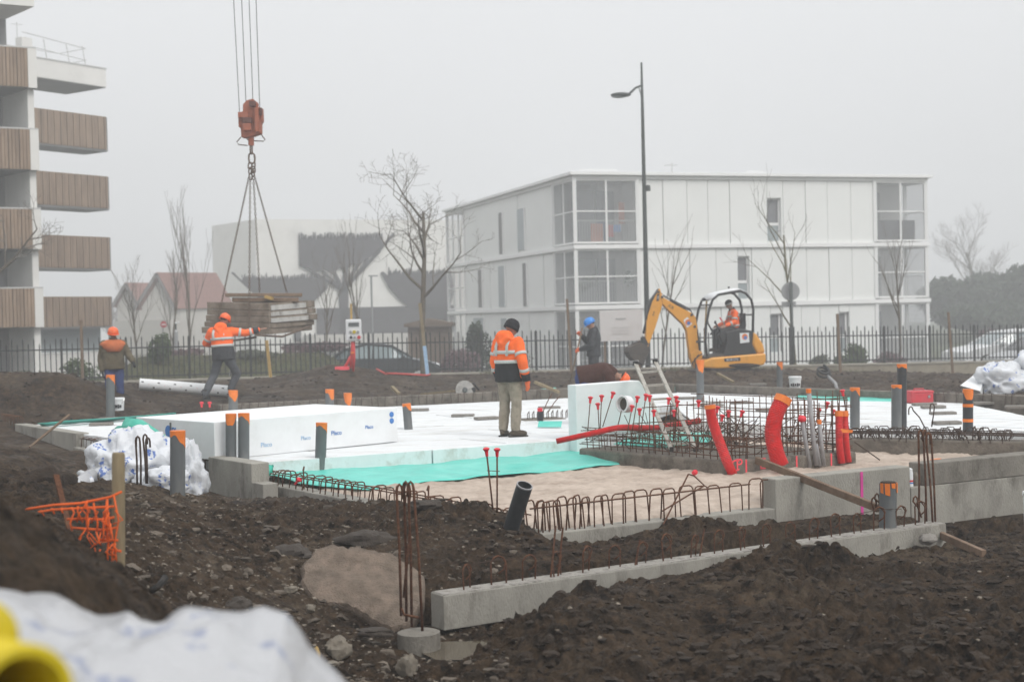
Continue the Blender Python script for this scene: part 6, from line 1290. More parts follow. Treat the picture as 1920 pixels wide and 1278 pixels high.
def person(label, loc, J, f, look, top, legs, skin='skin', hat=None, hatmat=None, boots='boot', gloves=(None, None), lower=None, bands=True, shoulder_mat=None, girth=1.0, collar=True, vest_split=.28, rz=0, group=None, cuff=None, hood=False, handn=(None, None), curl=(.5, .5)):
    J = {k: Vector(v) for k, v in J.items()}; f = Vector(f).normalized(); look = Vector(look).normalized(); hd, nk, ch, pv = J['head'], J['neck'], J['chest'], J['pelvis']
    upv = (ch-pv).normalized(); side = (J['sR']-J['sL']).normalized(); b = MB()
    hz_ = (hd-nk).normalized(); ls = hz_.cross(look)*-1; ls.normalize(); lk = (look-hz_*look.dot(hz_)).normalized(); R = Matrix((ls, lk, hz_)).transposed()
    b.ell(hd+hz_*.025, (.076, .095, .10), R); b.ell(hd-hz_*.05+lk*.018, (.058, .070, .070), R); b.ell(hd-hz_*.085+lk*.055, (.03, .025, .025), R); b.ell(hd+lk*.095-hz_*.015, (.013, .020, .024), R, 8, 6)
    b.ell(hd+lk*.083-hz_*.055, (.024, .014, .012), R, 8, 6); b.ell(hd+lk*.082+hz_*.022, (.055, .014, .012), R, 8, 6)
    for sx in (-1, 1): b.ell(hd+ls*sx*.078-hz_*.01-lk*.005, (.010, .022, .032), R, 8, 6)
    b.tube([nk-hz_*.05, hd-hz_*.06], [.062, .054], 12)
    b.loft([ring(pv-upv*.05, upv, side, .14, .10), ring(pv+upv*.12, upv, side, .13, .09), ring(ch-upv*.12, upv, side, .15, .10), ring(ch, upv, side, .13, .08), ring(nk-hz_*.03, hz_, side, .05, .05)])
    for q in 'LR':
        limb(b, [J['s'+q], J['e'+q], J['w'+q]], [.048, .038, .028]); limb(b, [J['h'+q], J['k'+q], J['a'+q]], [.075, .052, .038]); b.ell(J['a'+q]+J['t'+q]*.06-Vector((0, 0, .03)), (.04, .04, .035))
        hn = handn[0 if q == 'L' else 1]; d = (J['w'+q]-J['e'+q]).normalized(); hand(b, J['w'+q], d, hn or (pv-J['w'+q])*1.0+Vector((0, 0, .01)), curl[0 if q == 'L' else 1], 1.05, side=1 if q == 'L' else -1)
    body = b.build('person', skin, base=(0, 0, 0), label=label, cat='person', group=group); flesh(body, .009, 0, 3)
    for sx in (-1, 1): m = MB(); m.ell(hd+lk*.088+ls*sx*.031+hz_*.004, (.011, .008, .007), R, 8, 6); m.build('eye', 'hair', body, True)
    m = MB(); m.ell(hd+hz_*.045-lk*.032, (.081, .082, .085), R); 
    if hat != 'beanie' and hat != 'cap': m.build('hair', 'hair', body, True)
    g = girth
    # jacket
    m = MB(); hem = pv-upv*.09
    m.loft([ring(hem, upv, side, .205*g, .155*g), ring(pv+upv*.02, upv, side, .20*g, .15*g), ring(pv+upv*.16, upv, side, .195*g, .145*g), ring(ch-upv*.13, upv, side, .21*g, .15*g), ring(ch-upv*.02, upv, side, .205*g, .135*g), ring(ch+upv*.06, upv, side, .12*g, .10*g), ring(nk+hz_*.02, hz_, side, .085, .085)])
    for q in 'LR': limb(m, [J['s'+q], J['e'+q], J['w'+q]-(J['w'+q]-J['e'+q]).normalized()*.02], [.088*g, .068*g, .054*g])
    if hood: m.ell(nk-f*.085+Vector((0, 0, .01)), (.13, .08, .09), None, 12, 8); m.tube([nk-f*.10+side*.12, nk-f*.15-Vector((0, 0, .10)), nk-f*.10-side*.12], .05, 10)
    jk = m.build('jacket', top, body); flesh(jk, .016, .022, 5)
    if lower:                                              # darker lower part of the coat
        m = MB(); m.loft([ring(hem-upv*.05, upv, side, .212*g, .165*g), ring(pv+upv*.03, upv, side, .212*g, .162*g), ring(pv+upv*vest_split*.5, upv, side, .205*g, .155*g)]); o = m.build('jacket_skirt', lower, body); flesh(o, .016, .016, 4)
        for q in 'LR':
            d = (J['w'+q]-J['e'+q]).normalized(); m = MB(); m.tube([J['e'+q].lerp(J['w'+q], .62), J['w'+q]], [.067*g, .058*g], 12); m.build('cuff', cuff or lower, body, True)
    def band(c, ax, rx, ry, w_=.05, mat='reflective'):
        ax = Vector(ax).normalized(); a, c2 = ring(c-ax*w_/2, ax, side, rx, ry, 24), ring(c+ax*w_/2, ax, side, rx, ry, 24); m = MB(); m.loft([a, c2], cap=False); return m.build('reflective_band', mat, body, True, thick=.006)
    if bands:
        band(pv+upv*(.16 if lower else .03), upv, .210*g, .162*g); band(pv+upv*.30, upv, .216*g, .164*g)
        for sx in (-1, 1):
            P = [ch-upv*.19+f*-.158*g+side*sx*.10, ch-upv*.05+f*-.150*g+side*sx*.10, ch+upv*.045-f*.10+side*sx*.10, ch+upv*.075+side*sx*.10, ch+upv*.04+f*.105+side*sx*.10, ch-upv*.19+f*.158*g+side*sx*.10]
            m = MB(); m.grid([[p-side*.024 for p in P], [p+side*.024 for p in P]]); m.build('reflective_band', 'reflective', body, True, thick=.006)
        for q in 'LR':
            for k, (i0, i1, r) in enumerate((('s', 'e', .086), ('e', 'w', .072))):
                a, c2 = J[i0+q], J[i1+q]; t = .62 if k == 0 else .42; p = a.lerp(c2, t); d = (c2-a).normalized(); m = MB(); m.tube([p-d*.024, p+d*.024], r*g, 14, cap=False); m.build('reflective_band', 'reflective', body, True, thick=.005)
    if shoulder_mat:
        m = MB(); m.loft([ring(ch-upv*.16, upv, side, .16*g, .175*g), ring(ch-upv*.0, upv, side, .262*g, .162*g), ring(ch+upv*.05, upv, side, .235*g, .13*g), ring(ch+upv*.095, upv, side, .12*g, .11*g)], cap=False); m.build('shoulder_panel', shoulder_mat, body, True, thick=.008)
    if collar: m = MB(); m.loft([ring(nk-hz_*.04, hz_, side, .10, .10), ring(nk+hz_*.035, hz_, side, .082, .085)], cap=False); m.build('collar', top if isinstance(collar, bool) else collar, body, True, thick=.012)
    # trousers
    m = MB(); m.loft([ring(pv+upv*.10, upv, side, .165, .125), ring(pv, upv, side, .18, .135), ring(pv-upv*.11, upv, side, .17, .13)])
    for q in 'LR': limb(m, [J['h'+q]-Vector((0, 0, .02)), J['k'+q], J['a'+q]+Vector((0, 0, .03))], [.108, .082, .074])
    tr = m.build('trousers', legs, body); flesh(tr, .016, .026, 4)
    for q in 'LR':
        a, t = J['a'+q], J['t'+q].normalized(); m = MB(); sd2 = Vector((-t.y, t.x, 0)); R2 = Matrix((sd2, t, UZ)).transposed(); m.tube([a+UZ*.12, a-UZ*.02], [.062, .06], 12); m.ell(a+t*.035-UZ*.045, (.052, .145, .05), R2, 14, 8); m.ell(a+t*.12-UZ*.05, (.05, .06, .042), R2, 12, 8); bt = m.build('boot', boots, body); flesh(bt, .012, 0, 2)
        m = MB(); m.prism([a+R2 @ Vector((x, y, -.10)) for x, y in ((-.045, -.10), (.045, -.10), (.052, .02), (.05, .15), (.025, .185), (-.025, .185), (-.05, .15), (-.052, .02))], (0, 0, .022)); m.build('sole', 'rubber', bt)
        gl = gloves[0 if q == 'L' else 1]
        if gl:
            m = MB(); d = (J['w'+q]-J['e'+q]).normalized(); hn = handn[0 if q == 'L' else 1]; hand(m, J['w'+q], d, hn or (pv-J['w'+q])+Vector((0, 0, .01)), curl[0 if q == 'L' else 1], 1.05, .006, side=1 if q == 'L' else -1); o = m.build('glove', gl, body); flesh(o, .008, 0, 2)
    if hat == 'helmet':
        m = MB(); rr = []
        for z, s in ((.02, 1.0), (.055, 1.0), (.09, .93), (.12, .78), (.14, .5), (.147, .15)): rr.append([hd+R @ Vector((math.cos(a)*.108*s, math.sin(a)*.128*s, z)) for a in np.linspace(0, 2*math.pi, 25)[:-1]])
        m.loft(rr); hm = m.build('helmet', hatmat, body, True)
        m = MB(); m.loft([[hd+R @ Vector((math.cos(a)*(.108+e*.8), math.sin(a)*(.128+e*(2.2 if math.sin(a) > .2 else .8)), .02-e*.25)) for a in np.linspace(0, 2*math.pi, 25)[:-1]] for e in (-.004, .018)], cap=False); m.build('brim', hatmat, hm, True, thick=.005)
        m = MB(); m.tube([hd+R @ Vector((0, y, z)) for y, z in ((-.118, .06), (-.095, .115), (-.03, .148), (.03, .148), (.095, .115), (.12, .06))], .011, 6); m.build('ridge', hatmat, hm, True)
        m = MB(); m.tube([hd+R @ Vector((s_*.085, .0, .02-.0)) for s_ in (-1, 1)], .004, 5); m.build('strap', 'black_cloth', hm)
    elif hat in ('beanie', 'cap'):
        m = MB(); rr = []
        for z, s in ((-.012 if hat == 'beanie' else .02, 1.0), (.03, 1.04), (.075, .98), (.11, .82), (.135, .52), (.145, .15)): rr.append([hd+R @ Vector((math.cos(a)*.094*s, math.sin(a)*.112*s-.006, z)) for a in np.linspace(0, 2*math.pi, 25)[:-1]])
        m.loft(rr); hm = m.build('woolly_hat', hatmat, body, True); m = MB(); m.loft([[hd+R @ Vector((math.cos(a)*.101, math.sin(a)*.118-.006, z)) for a in np.linspace(0, 2*math.pi, 25)[:-1]] for z in ((-.02, .035) if hat == 'beanie' else (.005, .05))], cap=False); m.build('hat_brim', hatmat if hat == 'beanie' else 'reflective', hm, True, thick=.012)
    body.location = loc; body.rotation_euler = (0, .0, rz); return body
def stand(h=1.75, f=(0, 1, 0), feet=.11, **over):
    k = h/1.75; f = Vector(f).normalized(); s = Vector((f.y, -f.x, 0)); P = lambda a, b, z: s*a*k+f*b*k+UZ*z*k
    J = dict(pelvis=P(0, 0, .96), chest=P(0, -.01, 1.40), neck=P(0, .0, 1.49), head=P(0, .03, 1.61), sL=P(-.185, 0, 1.40), sR=P(.185, 0, 1.40), eL=P(-.25, -.03, 1.12), eR=P(.25, -.03, 1.12), wL=P(-.25, .07, .87), wR=P(.25, .07, .87),
             hL=P(-.095, 0, .90), hR=P(.095, 0, .90), kL=P(-.11, .03, .50), kR=P(.11, .03, .50), aL=P(-feet, -.02, .10), aR=P(feet, -.02, .10), tL=f, tR=f)
    J.update({a: Vector(b) for a, b in over.items()}); return J
# worker in the woolly hat, back to the camera, looking right
b = G(957, 818, 0); f1 = Vector((.62, .78, 0)); J = stand(1.72, f1, feet=.115, tR=(.95, .25, 0), tL=(.3, .95, 0)); J['wR'] += Vector((.02, -.03, -.03)); J['eR'] += Vector((.03, -.05, 0)); J['head'] += Vector((.035, .0, 0))
person('worker in a black woolly hat, orange coat and pale trousers, seen from behind', (b.x, b.y, .0), J, f1, (.9, .42, -.05), 'orange_hivis', 'khaki', hat='beanie', hatmat='black_cloth', gloves=('glove', 'glove'), lower='black_cloth', girth=1.06, hood=True)
# worker guiding the load, striding, right arm stretched out
b = D(415, 747, 29.1); f2 = Vector((.25, .97, 0)); s = 1
J = dict(pelvis=(.06, 0, .95), chest=(.03, .03, 1.41), neck=(.05, .05, 1.50), head=(.09, .09, 1.63), sL=(-.16, .02, 1.40), sR=(.22, .06, 1.40), eL=(-.32, .14, 1.16), eR=(.50, .12, 1.36), wL=(-.16, .36, 1.14), wR=(.77, .16, 1.42), hL=(-.03, 0, .88), hR=(.15, 0, .88), kL=(-.14, .06, .52), kR=(.30, .18, .53), aL=(-.30, -.12, .12), aR=(.17, .16, .20), tL=(.2, .97, 0), tR=(.3, .95, 0))
wz = b.z-.03
person('striding worker in orange helmet and coat pushing the hanging load', (b.x, b.y, wz), J, f2, (.4, .9, 0), 'orange_hivis', 'grey_trouser', skin='skin', hat='helmet', hatmat='helmet_orange', lower='charcoal_cloth', girth=1.1, hood=True, curl=(.4, .2), handn=(None, (0, .2, -1)), boots='rubber')
h0 = D(432, 672, 29.85); m = MB(); T = thing('hammer', 'claw hammer with a yellow handle hanging from the striding worker', 'hammer', h0-UZ*.35); m.bar(h0, h0+Vector((.0, 0, -.22)), .03, .03); m.build('handle', 'wood_yellow', T); m = MB(); m.tube([h0+Vector((0, 0, -.22)), h0+Vector((-.03, 0, -.38))], .015, 6); m.build('shaft', 'chrome', T); m = MB(); m.bar(h0+Vector((-.07, 0, .01)), h0+Vector((.08, 0, .01)), .035, .035); m.build('head', 'dark_steel', T)
# worker by the left heap
b = D(216, 772, 29.6); f3 = Vector((.35, -.94, 0)); J = stand(1.74, f3, feet=.10, tL=(.7, -.7, 0), tR=(.3, -.95, 0)); J['eL'] = Vector((.31, .02, 1.17)); J['wL'] = Vector((.44, -.16, 1.02)); J['eR'] = Vector((-.27, .0, 1.10)); J['wR'] = Vector((-.22, -.08, .84))
person('worker in orange helmet, brown jacket and blue trousers beside the earth heap', (b.x, b.y, b.z+.02), J, f3, (.55, -.8, -.05), 'olive_jacket', 'blue_trouser', skin='skin_dark', hat='helmet', hatmat='helmet_orange', bands=False, shoulder_mat='orange_cloth', girth=1.08, gloves=('black_cloth', 'black_cloth'))
# worker in the blue helmet with a shovel, facing left
dd = 31.5; b = XY(1115, dd, 0); z = zg(b.x, b.y); top = ZAT(1113, 588, dd); f4 = Vector((-1, -.05, 0)); J = stand(1.72, f4, feet=.1); 
J['eR'] = Vector((-.10, .22, 1.16)); J['wR'] = Vector((-.27, .06, 1.33)); J['eL'] = Vector((-.06, -.25, 1.10)); J['wL'] = Vector((-.30, -.10, 1.02)); J['head'] += Vector((-.03, 0, -.01))
fz4 = top-1.80
person('worker in a blue helmet and dark clothes holding a shovel handle', (b.x, b.y, fz4), J, f4, (-1, 0, -.12), 'charcoal_cloth', 'charcoal_cloth', hat='helmet', hatmat='helmet_blue', bands=False, gloves=('glove', 'glove'), girth=1.05, curl=(1.2, 1.2))
o = Vector((b.x, b.y, fz4)); T = thing('shovel', 'long-handled shovel held by the worker in the blue helmet', 'shovel', o+Vector((-.62, -.02, .0)))
a_, b_2 = o+Vector((-.24, -.02, 1.50)), o+Vector((-.55, -.05, .25)); MB().tube([a_, b_2], .017, 8).build('handle', 'wood', T, True); m = MB(); m.grid([[b_2+Vector((x-.10, y, z_)) for x, z_ in ((.12, .05), (.06, -.12), (.0, -.27))] for y in (-.11, -.04, .04, .11)]); m.build('blade', 'dark_steel', T, True, thick=.006)
# bending worker behind the upright board
dd = 22.9; b = XY(1110, dd, 0); J = dict(pelvis=(-.12, 0, .86), chest=(.28, -.02, .93), neck=(.37, -.03, .88), head=(.47, -.04, .80), sL=(.26, .17, .90), sR=(.26, -.20, .90), eL=(.30, .22, .62), eR=(.34, -.26, .60), wL=(.45, .15, .42), wR=(.48, -.15, .40), hL=(-.16, .09, .82), hR=(-.16, -.09, .82), kL=(-.05, .12, .46), kR=(-.02, -.12, .46), aL=(-.15, .12, .10), aR=(-.12, -.12, .10), tL=(1, 0, 0), tR=(1, 0, 0))
J = {k: (v if k[0] in 't' else Vector((v[0], v[1], v[2]*.90))) for k, v in J.items()}
person('bending worker in a dark brown jacket and orange helmet behind the upright board', (b.x, b.y, .0), J, (.3, 0, -.9), (.25, -.02, -.95), 'brown_jacket', 'blue_trouser', hat='helmet', hatmat='helmet_orange', bands=False, girth=1.12, collar=False)
# driver sitting in the excavator
JX = lambda px, py, y=0: Vector((EX(px), y, EZ(py)))
J = dict(pelvis=JX(1378, 612), chest=JX(1375, 586), neck=JX(1373, 580), head=JX(1368, 571), sL=JX(1375, 587, .19), sR=JX(1375, 587, -.19), eL=JX(1371, 604, .26), eR=JX(1372, 604, -.26), wL=JX(1353, 610, .27), wR=JX(1354, 610, -.30), hL=JX(1376, 615, .1), hR=JX(1376, 615, -.1), kL=JX(1346, 620, .15), kR=JX(1346, 621, -.14), aL=JX(1344, 652, .14), aR=JX(1345, 652, -.14), tL=(-1, 0, 0), tR=(-1, 0, 0))
J = {k: (v if k[0] == 't' else v) for k, v in J.items()}
dr = person('driver in an orange jacket and grey cap sitting in the excavator', (0, 0, 0), J, (-1, 0, 0), (-1, -.15, -.05), 'orange_hivis', 'black_cloth', hat='cap', hatmat='charcoal_cloth', girth=1.0, collar='black_cloth', gloves=(None, None))
dr.location = EXC.location; dr.rotation_euler = EXC.rotation_euler
# ================================================================ small things on the slab
def bucket(px, py, dep, wpx, hpx, label, mat='white_plastic', marks='black_print'):
    c = D(px, py, dep); r = wpx*dep/FPX/2; h = hpx*dep/FPX; T = thing('bucket', label, 'bucket', c); m = MB(); m.lathe([(r*.86, 0), (r, h), (r*1.06, h-.01), (r*1.06, h-.04)], 22, c); m.lathe([(r*.95, h), (r*.85, h*.5), (.02, h*.45)], 22, c, cap=False); m.build('shell', mat, T, smooth='auto')
    for k in range(5): a = -2.4+k*.35; p = c+Vector((math.cos(a)*r*.99, math.sin(a)*r*.99, h*.35)); m = MB(); m.box(p, (.03, .012, .05+.02*(k % 2)), Matrix.Rotation(a+math.pi/2, 3, 'Z')); m.build('print', marks, T)
    pts = [c+Vector((r*1.05*math.cos(t), -.02-r*.6*math.sin(t), h-.02-.12*math.sin(t))) for t in np.linspace(0, math.pi, 9)]; MB().tube(pts, .004, 5).build('handle', 'chrome', T)
bucket(223, 769, 27.4, 21, 24, 'white bucket with black print beside the worker in blue trousers'); bucket(1491, 729, 31, 23, 24, 'white bucket with black print in the earth near the road sign'); bucket(1936, 1000, 13.8, 32, 80, 'white bucket at the foot of the long high wall', marks='blue_print')
T = thing('toolbox', 'closed red toolbox standing on the white boards', 'toolbox', G(1723, 755, 0)); c = G(1723, 755, .0); R = Matrix.Rotation(.2, 3, 'Z'); m = MB(); m.box(c+UZ*.10, (.44, .30, .19), R); m.build('case', 'tool_red', T, bevel=.025); m = MB(); m.box(c+UZ*.205, (.455, .315, .05), R); m.build('lid', 'tool_red', T, bevel=.02); m = MB(); m.tube([c+R @ Vector((-.1, 0, .23)), c+R @ Vector((-.09, 0, .26)), c+R @ Vector((.09, 0, .26)), c+R @ Vector((.1, 0, .23))], .012, 6); m.build('handle', 'tool_red', T); m = MB(); m.box(c+R @ Vector((.12, -.16, .12)), (.04, .02, .05), R); m.build('latch', 'chrome', T)
def saw():
    c = G(872, 748, 0); T = thing('circular_saw', 'circular saw with a large pale blade guard on the far slab edge', 'saw', c); m = MB(); m.lathe([(.2, -.02), (.205, 0), (.2, .02)], 26, c+UZ*.2, (.2, -1, .1)); m.build('blade_guard', 'form_pale', T); m = MB(); m.lathe([(.06, .02), (.05, .06)], 14, c+UZ*.2, (.2, -1, .1)); m.build('hub', 'lead', T)
    m = MB(); m.box(c+Vector((.1, .1, .18)), (.25, .18, .16)); m.build('motor', 'black_steel', T, bevel=.03); m = MB(); m.tube([c+Vector((.05, .1, .28)), c+Vector((.2, .1, .33)), c+Vector((.3, .1, .18))], .025, 7); m.build('handle', 'black_steel', T, True); m = MB(); m.box(c+Vector((-.12, -.02, .06)), (.25, .14, .03), Matrix.Rotation(.3, 3, 'Y')); m.build('base_plate', 'chrome', T)
saw()
T = thing('plastic_pipe', 'white film-wrapped pipe with printed dots lying before the railing', 'pipe', D(350, 745, 31)); a, b = D(262, 741, 30.9), D(428, 733, 31.3); r = .125; a.z = max(a.z, zg(a.x, a.y)+.13); b.z = max(b.z, zg(b.x, b.y)+.13); m = MB(); m.lathe([(r, 0), (r, (b-a).length), (r*.9, (b-a).length), (r*.9, (b-a).length-.2)], 24, a, b-a); m.build('tube', 'white_plastic', T, smooth='auto')
for k in range(16):
    t = .05+.9*k/15; p = a.lerp(b, t)+Vector((0, -r*.9, .055-.1*(k % 3)/2)); m = MB(); m.box(p, (.05, .012, .035), Matrix.Rotation(.4, 3, 'X')); m.build('print', 'red_cap' if k % 3 == 1 else 'black_print', T)
sp = [(205, 787, 0), (190, 797, .1), (785, 770, .05), (868, 781, -.1), (912, 786, .4), (1030, 766, .2), (1733, 760, .1), (1750, 765, 0), (1768, 777, .05), (1775, 795, .1), (1840, 758, .2), (1908, 765, -.2), (1200, 765, .2), (1390, 757, .3), (1440, 770, .1), (1335, 762, .2), (1290, 748, 0), (1420, 722, .1)]
where = ['at the left back edge of the slab', 'lying flat near the left end of the slab', 'beside the leaning pipe stub', 'in the open middle of the slab', 'behind the standing worker', 'by the bent bars', 'next to the red toolbox', 'just before the red toolbox', 'between the two hooked bars', 'beside the slim hooked bar', 'beside the tape-ringed pipe', 'at the wall below the plastic bundle', 'behind the upright board', 'behind the thick red conduit', 'behind the tall thin conduit', 'behind the tall rebar cage', 'below the digger arm', 'on the earth below the digger body']
for i, ((px, py, a), wh) in enumerate(zip(sp, where)):
    c = G(px, py, .0 if i < 17 else .02); m = MB(); R = Matrix.Rotation(a, 3, 'Z')
    for k in range(2): m.box(c+R @ Vector((-.1+.2*k, 0, .025)), (.196, .2, .045), R)
    m.build('spacer_block', 'block_grey', bevel=.006, label='flat grey concrete spacer block '+wh, cat='block')
T = thing('work_lamp', 'round white plastic reel with a dark opening hung in the rebar cage', 'reel', D(1170, 800, 18.9)); c = D(1168, 757, 18.8); ax = Vector((-.75, -.65, .1)); m = MB(); m.lathe([(.115, 0), (.12, .02), (.095, .025), (.085, -.03)], 26, c, ax, cap=False); m.lathe([(.115, 0), (.11, -.1), (.06, -.13)], 26, c, ax, cap=False); m.build('rim', 'white_plastic', T, smooth='auto'); m = MB(); m.lathe([(.088, -.04), (.087, -.03)], 20, c, ax); m.build('inside', 'dark_steel', T)
m = MB(); m.tube([c+ax*.03-UZ*.09, D(1158, 800, 18.8)], .007, 6); m.build('stem', 'rust', T)
# ladder
def ladder():
    a0, a1 = D(1259, 842, 18.0), D(1192, 682, 20.2); b0, b1 = D(1304, 842, 18.15), D(1229, 678, 20.35); T = thing('ladder', 'grey aluminium ladder leaning over the rebar cage', 'ladder', (a0+b0)/2)
    for p, q in ((a0, a1), (b0, b1)): m = MB(); m.bar(p, q, .026, .06, up=(b0-a0)); m.build('side_rail', 'aluminium', T, bevel=.006)
    for k in range(6): t = .06+.165*k; m = MB(); m.bar(a0.lerp(a1, t), b0.lerp(b1, t), .035, .03); m.build('rung', 'aluminium', T)
    for p, q in ((a1, a0), (b1, b0)): d = (p-q).normalized(); m = MB(); m.box(p+d*.02, (.07, .09, .07)); m.build('end_hook', 'black_steel', T, bevel=.015); m = MB(); m.bar(p+d*.03+Vector((-.06, 0, .02)), p+d*.03+Vector((.05, 0, .03)), .04, .02); m.build('hook_tip', 'chrome', T)
    for p in (a0, b0): m = MB(); m.box(p, (.05, .06, .06)); m.build('foot', 'rubber', T)
ladder()
# planks and sticks
a, b = D(1418, 862, 15.3), D(1648, 953, 13.75); m = MB(); m.bar(a, b, .05, .075); m.build('plank', 'wood_board', bevel=.006, label='dark timber plank sloping from the raised wall to the loose beam', cat='plank')
a, b = D(1752, 997, 13.9), D(1845, 1038, 12.9); m = MB(); m.bar(a, b, .05, .07); m.build('plank', 'wood_board', bevel=.006, label='timber plank end lying in the mud past the loose beam', cat='plank')
a, b = D(55, 838, 19.5), D(130, 777, 20.0); m = MB(); m.tube([a, b], .018, 7); m.build('stick', 'wood', label='thin stick leaning on the raised left wall end', cat='stick')
for k, (p, q, w_) in enumerate((((105, 890), (140, 990), .035), ((107, 893), (140, 985), .012))): m = MB(); m.bar(D(*p, 9.3+k*.05), D(q[0], q[1]+40, 9.0+k*.05), w_, .012); m.build('iron_bar', 'rust', label='flat rusty iron bar leaning in the orange net' if k == 0 else 'thin rusty rod beside the flat iron bar', cat='bar')
for p, q, d0, lab in (((1003, 716), (1048, 735), 29, 'pale timber batten leaning at the back edge behind the standing worker'), ((790, 739), (858, 732), 31.5, 'long pale batten lying on the back wall'), ((1345, 700), (1375, 716), 34, 'pale batten stuck in the earth below the digger'), ((735, 725), (748, 738), 31, 'short batten lying on the earth heap side')): m = MB(); m.bar(D(*p, d0), D(*q, d0-.4), .07, .05); m.build('batten', 'wood_post', label=lab, cat='batten')
m = MB(); P = [D(707, 717, 38), D(722, 721, 37), D(742, 716, 37.5), D(765, 711, 38), D(800, 714, 38.5), D(806, 715, 39)]; P = [Vector((p.x, p.y, max(p.z, zg(p.x, p.y)+.04))) for p in P]; m.tube(P, .028, 8); m.build('red_cable', 'cable_red', smooth=True, label='thick red cable lying on the grass before the railing', cat='cable')
# paint can on the sunken wall piece
c = V2(WF(4.87)+nF*.07, -.2); T = thing('silicone_can', 'small white can with red and blue print in the wall gap', 'can', c); m = MB(); m.lathe([(.035, 0), (.035, .15), (.03, .165), (.03, .19), (.012, .2)], 16, c+Vector((-.02, 0, 0))); m.build('body', 'white_plastic', T, smooth='auto'); m = MB(); m.lathe([(.0355, .05), (.0355, .07)], 16, c+Vector((-.02, 0, 0)), cap=False); m.build('print', 'red_cap', T); m = MB(); m.lathe([(.0355, .03), (.0355, .045)], 16, c+Vector((-.02, 0, 0)), cap=False); m.build('print', 'blue_print', T)
m = MB(); m.lathe([(.02, 0), (.028, .03), (.025, .12), (.015, .15)], 10, c+Vector((.05, .02, 0))); m.build('mortar_lump', 'stone_pale', label='pale mortar lump beside the small white can', cat='stone')
m = MB(); c = G(1755, 864, -.18); m.box(c, (.16, .05, .06), Matrix.Rotation(.5, 3, 'Z')); m.build('wrapper', 'tape', label='crumpled orange and blue wrapper on the sand by the high wall', cat='litter', bevel=.01)
a = G(1605, 838, -.2); m = MB(); m.tube([D(1602, 828, 18.2), G(1650, 862, -.19)], .008, 6); m.build('rebar_rod', 'rust_dark', label='single rebar rod lying on the sand past the pad', cat='rebar')
# ================================================================ plastic bags and wrap
def bagmat(name, blue=(.04, .13, .45), amt=.9, alpha=1.0, base=(.66, .68, .71)):
    m = bpy.data.materials.new(name); m.use_nodes = True; t = m.node_tree; n = t.nodes; b = n['Principled BSDF']; tc = n.new('ShaderNodeTexCoord'); lk = t.links.new
    no = n.new('ShaderNodeTexNoise'); no.inputs['Scale'].default_value = 5.5; no.inputs['Detail'].default_value = 2; lk(tc.outputs['Object'], no.inputs['Vector'])
    wv = n.new('ShaderNodeTexNoise'); wv.inputs['Scale'].default_value = 26; wv.inputs['Detail'].default_value = 3; lk(tc.outputs['Object'], wv.inputs['Vector'])
    r1 = n.new('ShaderNodeValToRGB'); r1.color_ramp.elements[0].position = .60; r1.color_ramp.elements[1].position = .63; lk(no.outputs['Fac'], r1.inputs[0])
    r2 = n.new('ShaderNodeValToRGB'); r2.color_ramp.elements[0].position = .46; r2.color_ramp.elements[1].position = .52; lk(wv.outputs['Fac'], r2.inputs[0])
    mu = n.new('ShaderNodeMath'); mu.operation = 'MULTIPLY'; lk(r1.outputs[0], mu.inputs[0]); lk(r2.outputs[0], mu.inputs[1])
    m2 = n.new('ShaderNodeMath'); m2.operation = 'MULTIPLY'; m2.inputs[1].default_value = amt; lk(mu.outputs[0], m2.inputs[0])
    mi = n.new('ShaderNodeMixRGB'); mi.inputs[1].default_value = (*base, 1); mi.inputs[2].default_value = (*blue, 1); lk(m2.outputs[0], mi.inputs[0]); lk(mi.outputs[0], b.inputs['Base Color'])
    b.inputs['Roughness'].default_value = .32; b.inputs['Specular IOR Level'].default_value = .45
    bp = n.new('ShaderNodeBump'); bp.inputs['Strength'].default_value = .5; bp.inputs['Distance'].default_value = .02; n4 = n.new('ShaderNodeTexNoise'); n4.inputs['Scale'].default_value = 14; n4.inputs['Detail'].default_value = 6; n4.inputs['Distortion'].default_value = 1.5; lk(tc.outputs['Object'], n4.inputs['Vector']); lk(n4.outputs['Fac'], bp.inputs['Height']); lk(bp.outputs[0], b.inputs['Normal'])
    if alpha < 1: b.inputs['Alpha'].default_value = alpha
    MATS[name] = m
bagmat('bag_printed'); bagmat('bag_plain', amt=.25, alpha=.85); bagmat('bag_faint', (.22, .25, .36), .8, base=(.44, .445, .46))
def blob(name, c, r, mat, label, cat, seed, n=44, sharp=.30, flat=.0, par=None):
    c = Vector(c); rr = []; m = MB()
    th = np.linspace(.02, math.pi-.02, n//2+1); ph = np.linspace(0, 2*math.pi, n+1)[:-1]; T_, P_ = np.meshgrid(th, ph, indexing='ij')
    X, Y, Z = np.sin(T_)*np.cos(P_), np.sin(T_)*np.sin(P_), np.cos(T_); s = 1+.30*fbm(X*1.2+seed, Y*1.2, 3, seed, z=Z*1.2)-sharp*np.abs(fbm(X*2.6+seed, Y*2.6, 3, seed+7, z=Z*2.6))
    for i in range(len(th)): rr.append([c+Vector((r[0]*X[i, j]*s[i, j], r[1]*Y[i, j]*s[i, j], max(-r[2]*.35, r[2]*Z[i, j]*s[i, j]))) for j in range(n)])
    m.loft(rr); return m.build(name, mat, par, smooth=True, label=label, cat=cat)
blob('plastic_bag', D(250, 880, 16.6), (.50, .42, .42), 'bag_printed', 'big crumpled white plastic bag with blue print beside the dark hooked bars', 'plastic bag', 3, 64)
blob('plastic_bag', D(355, 900, 16.4), (.24, .3, .42), 'bag_plain', 'thin clear plastic bag between the wide dark pipe and the concrete block', 'plastic bag', 8, 56)
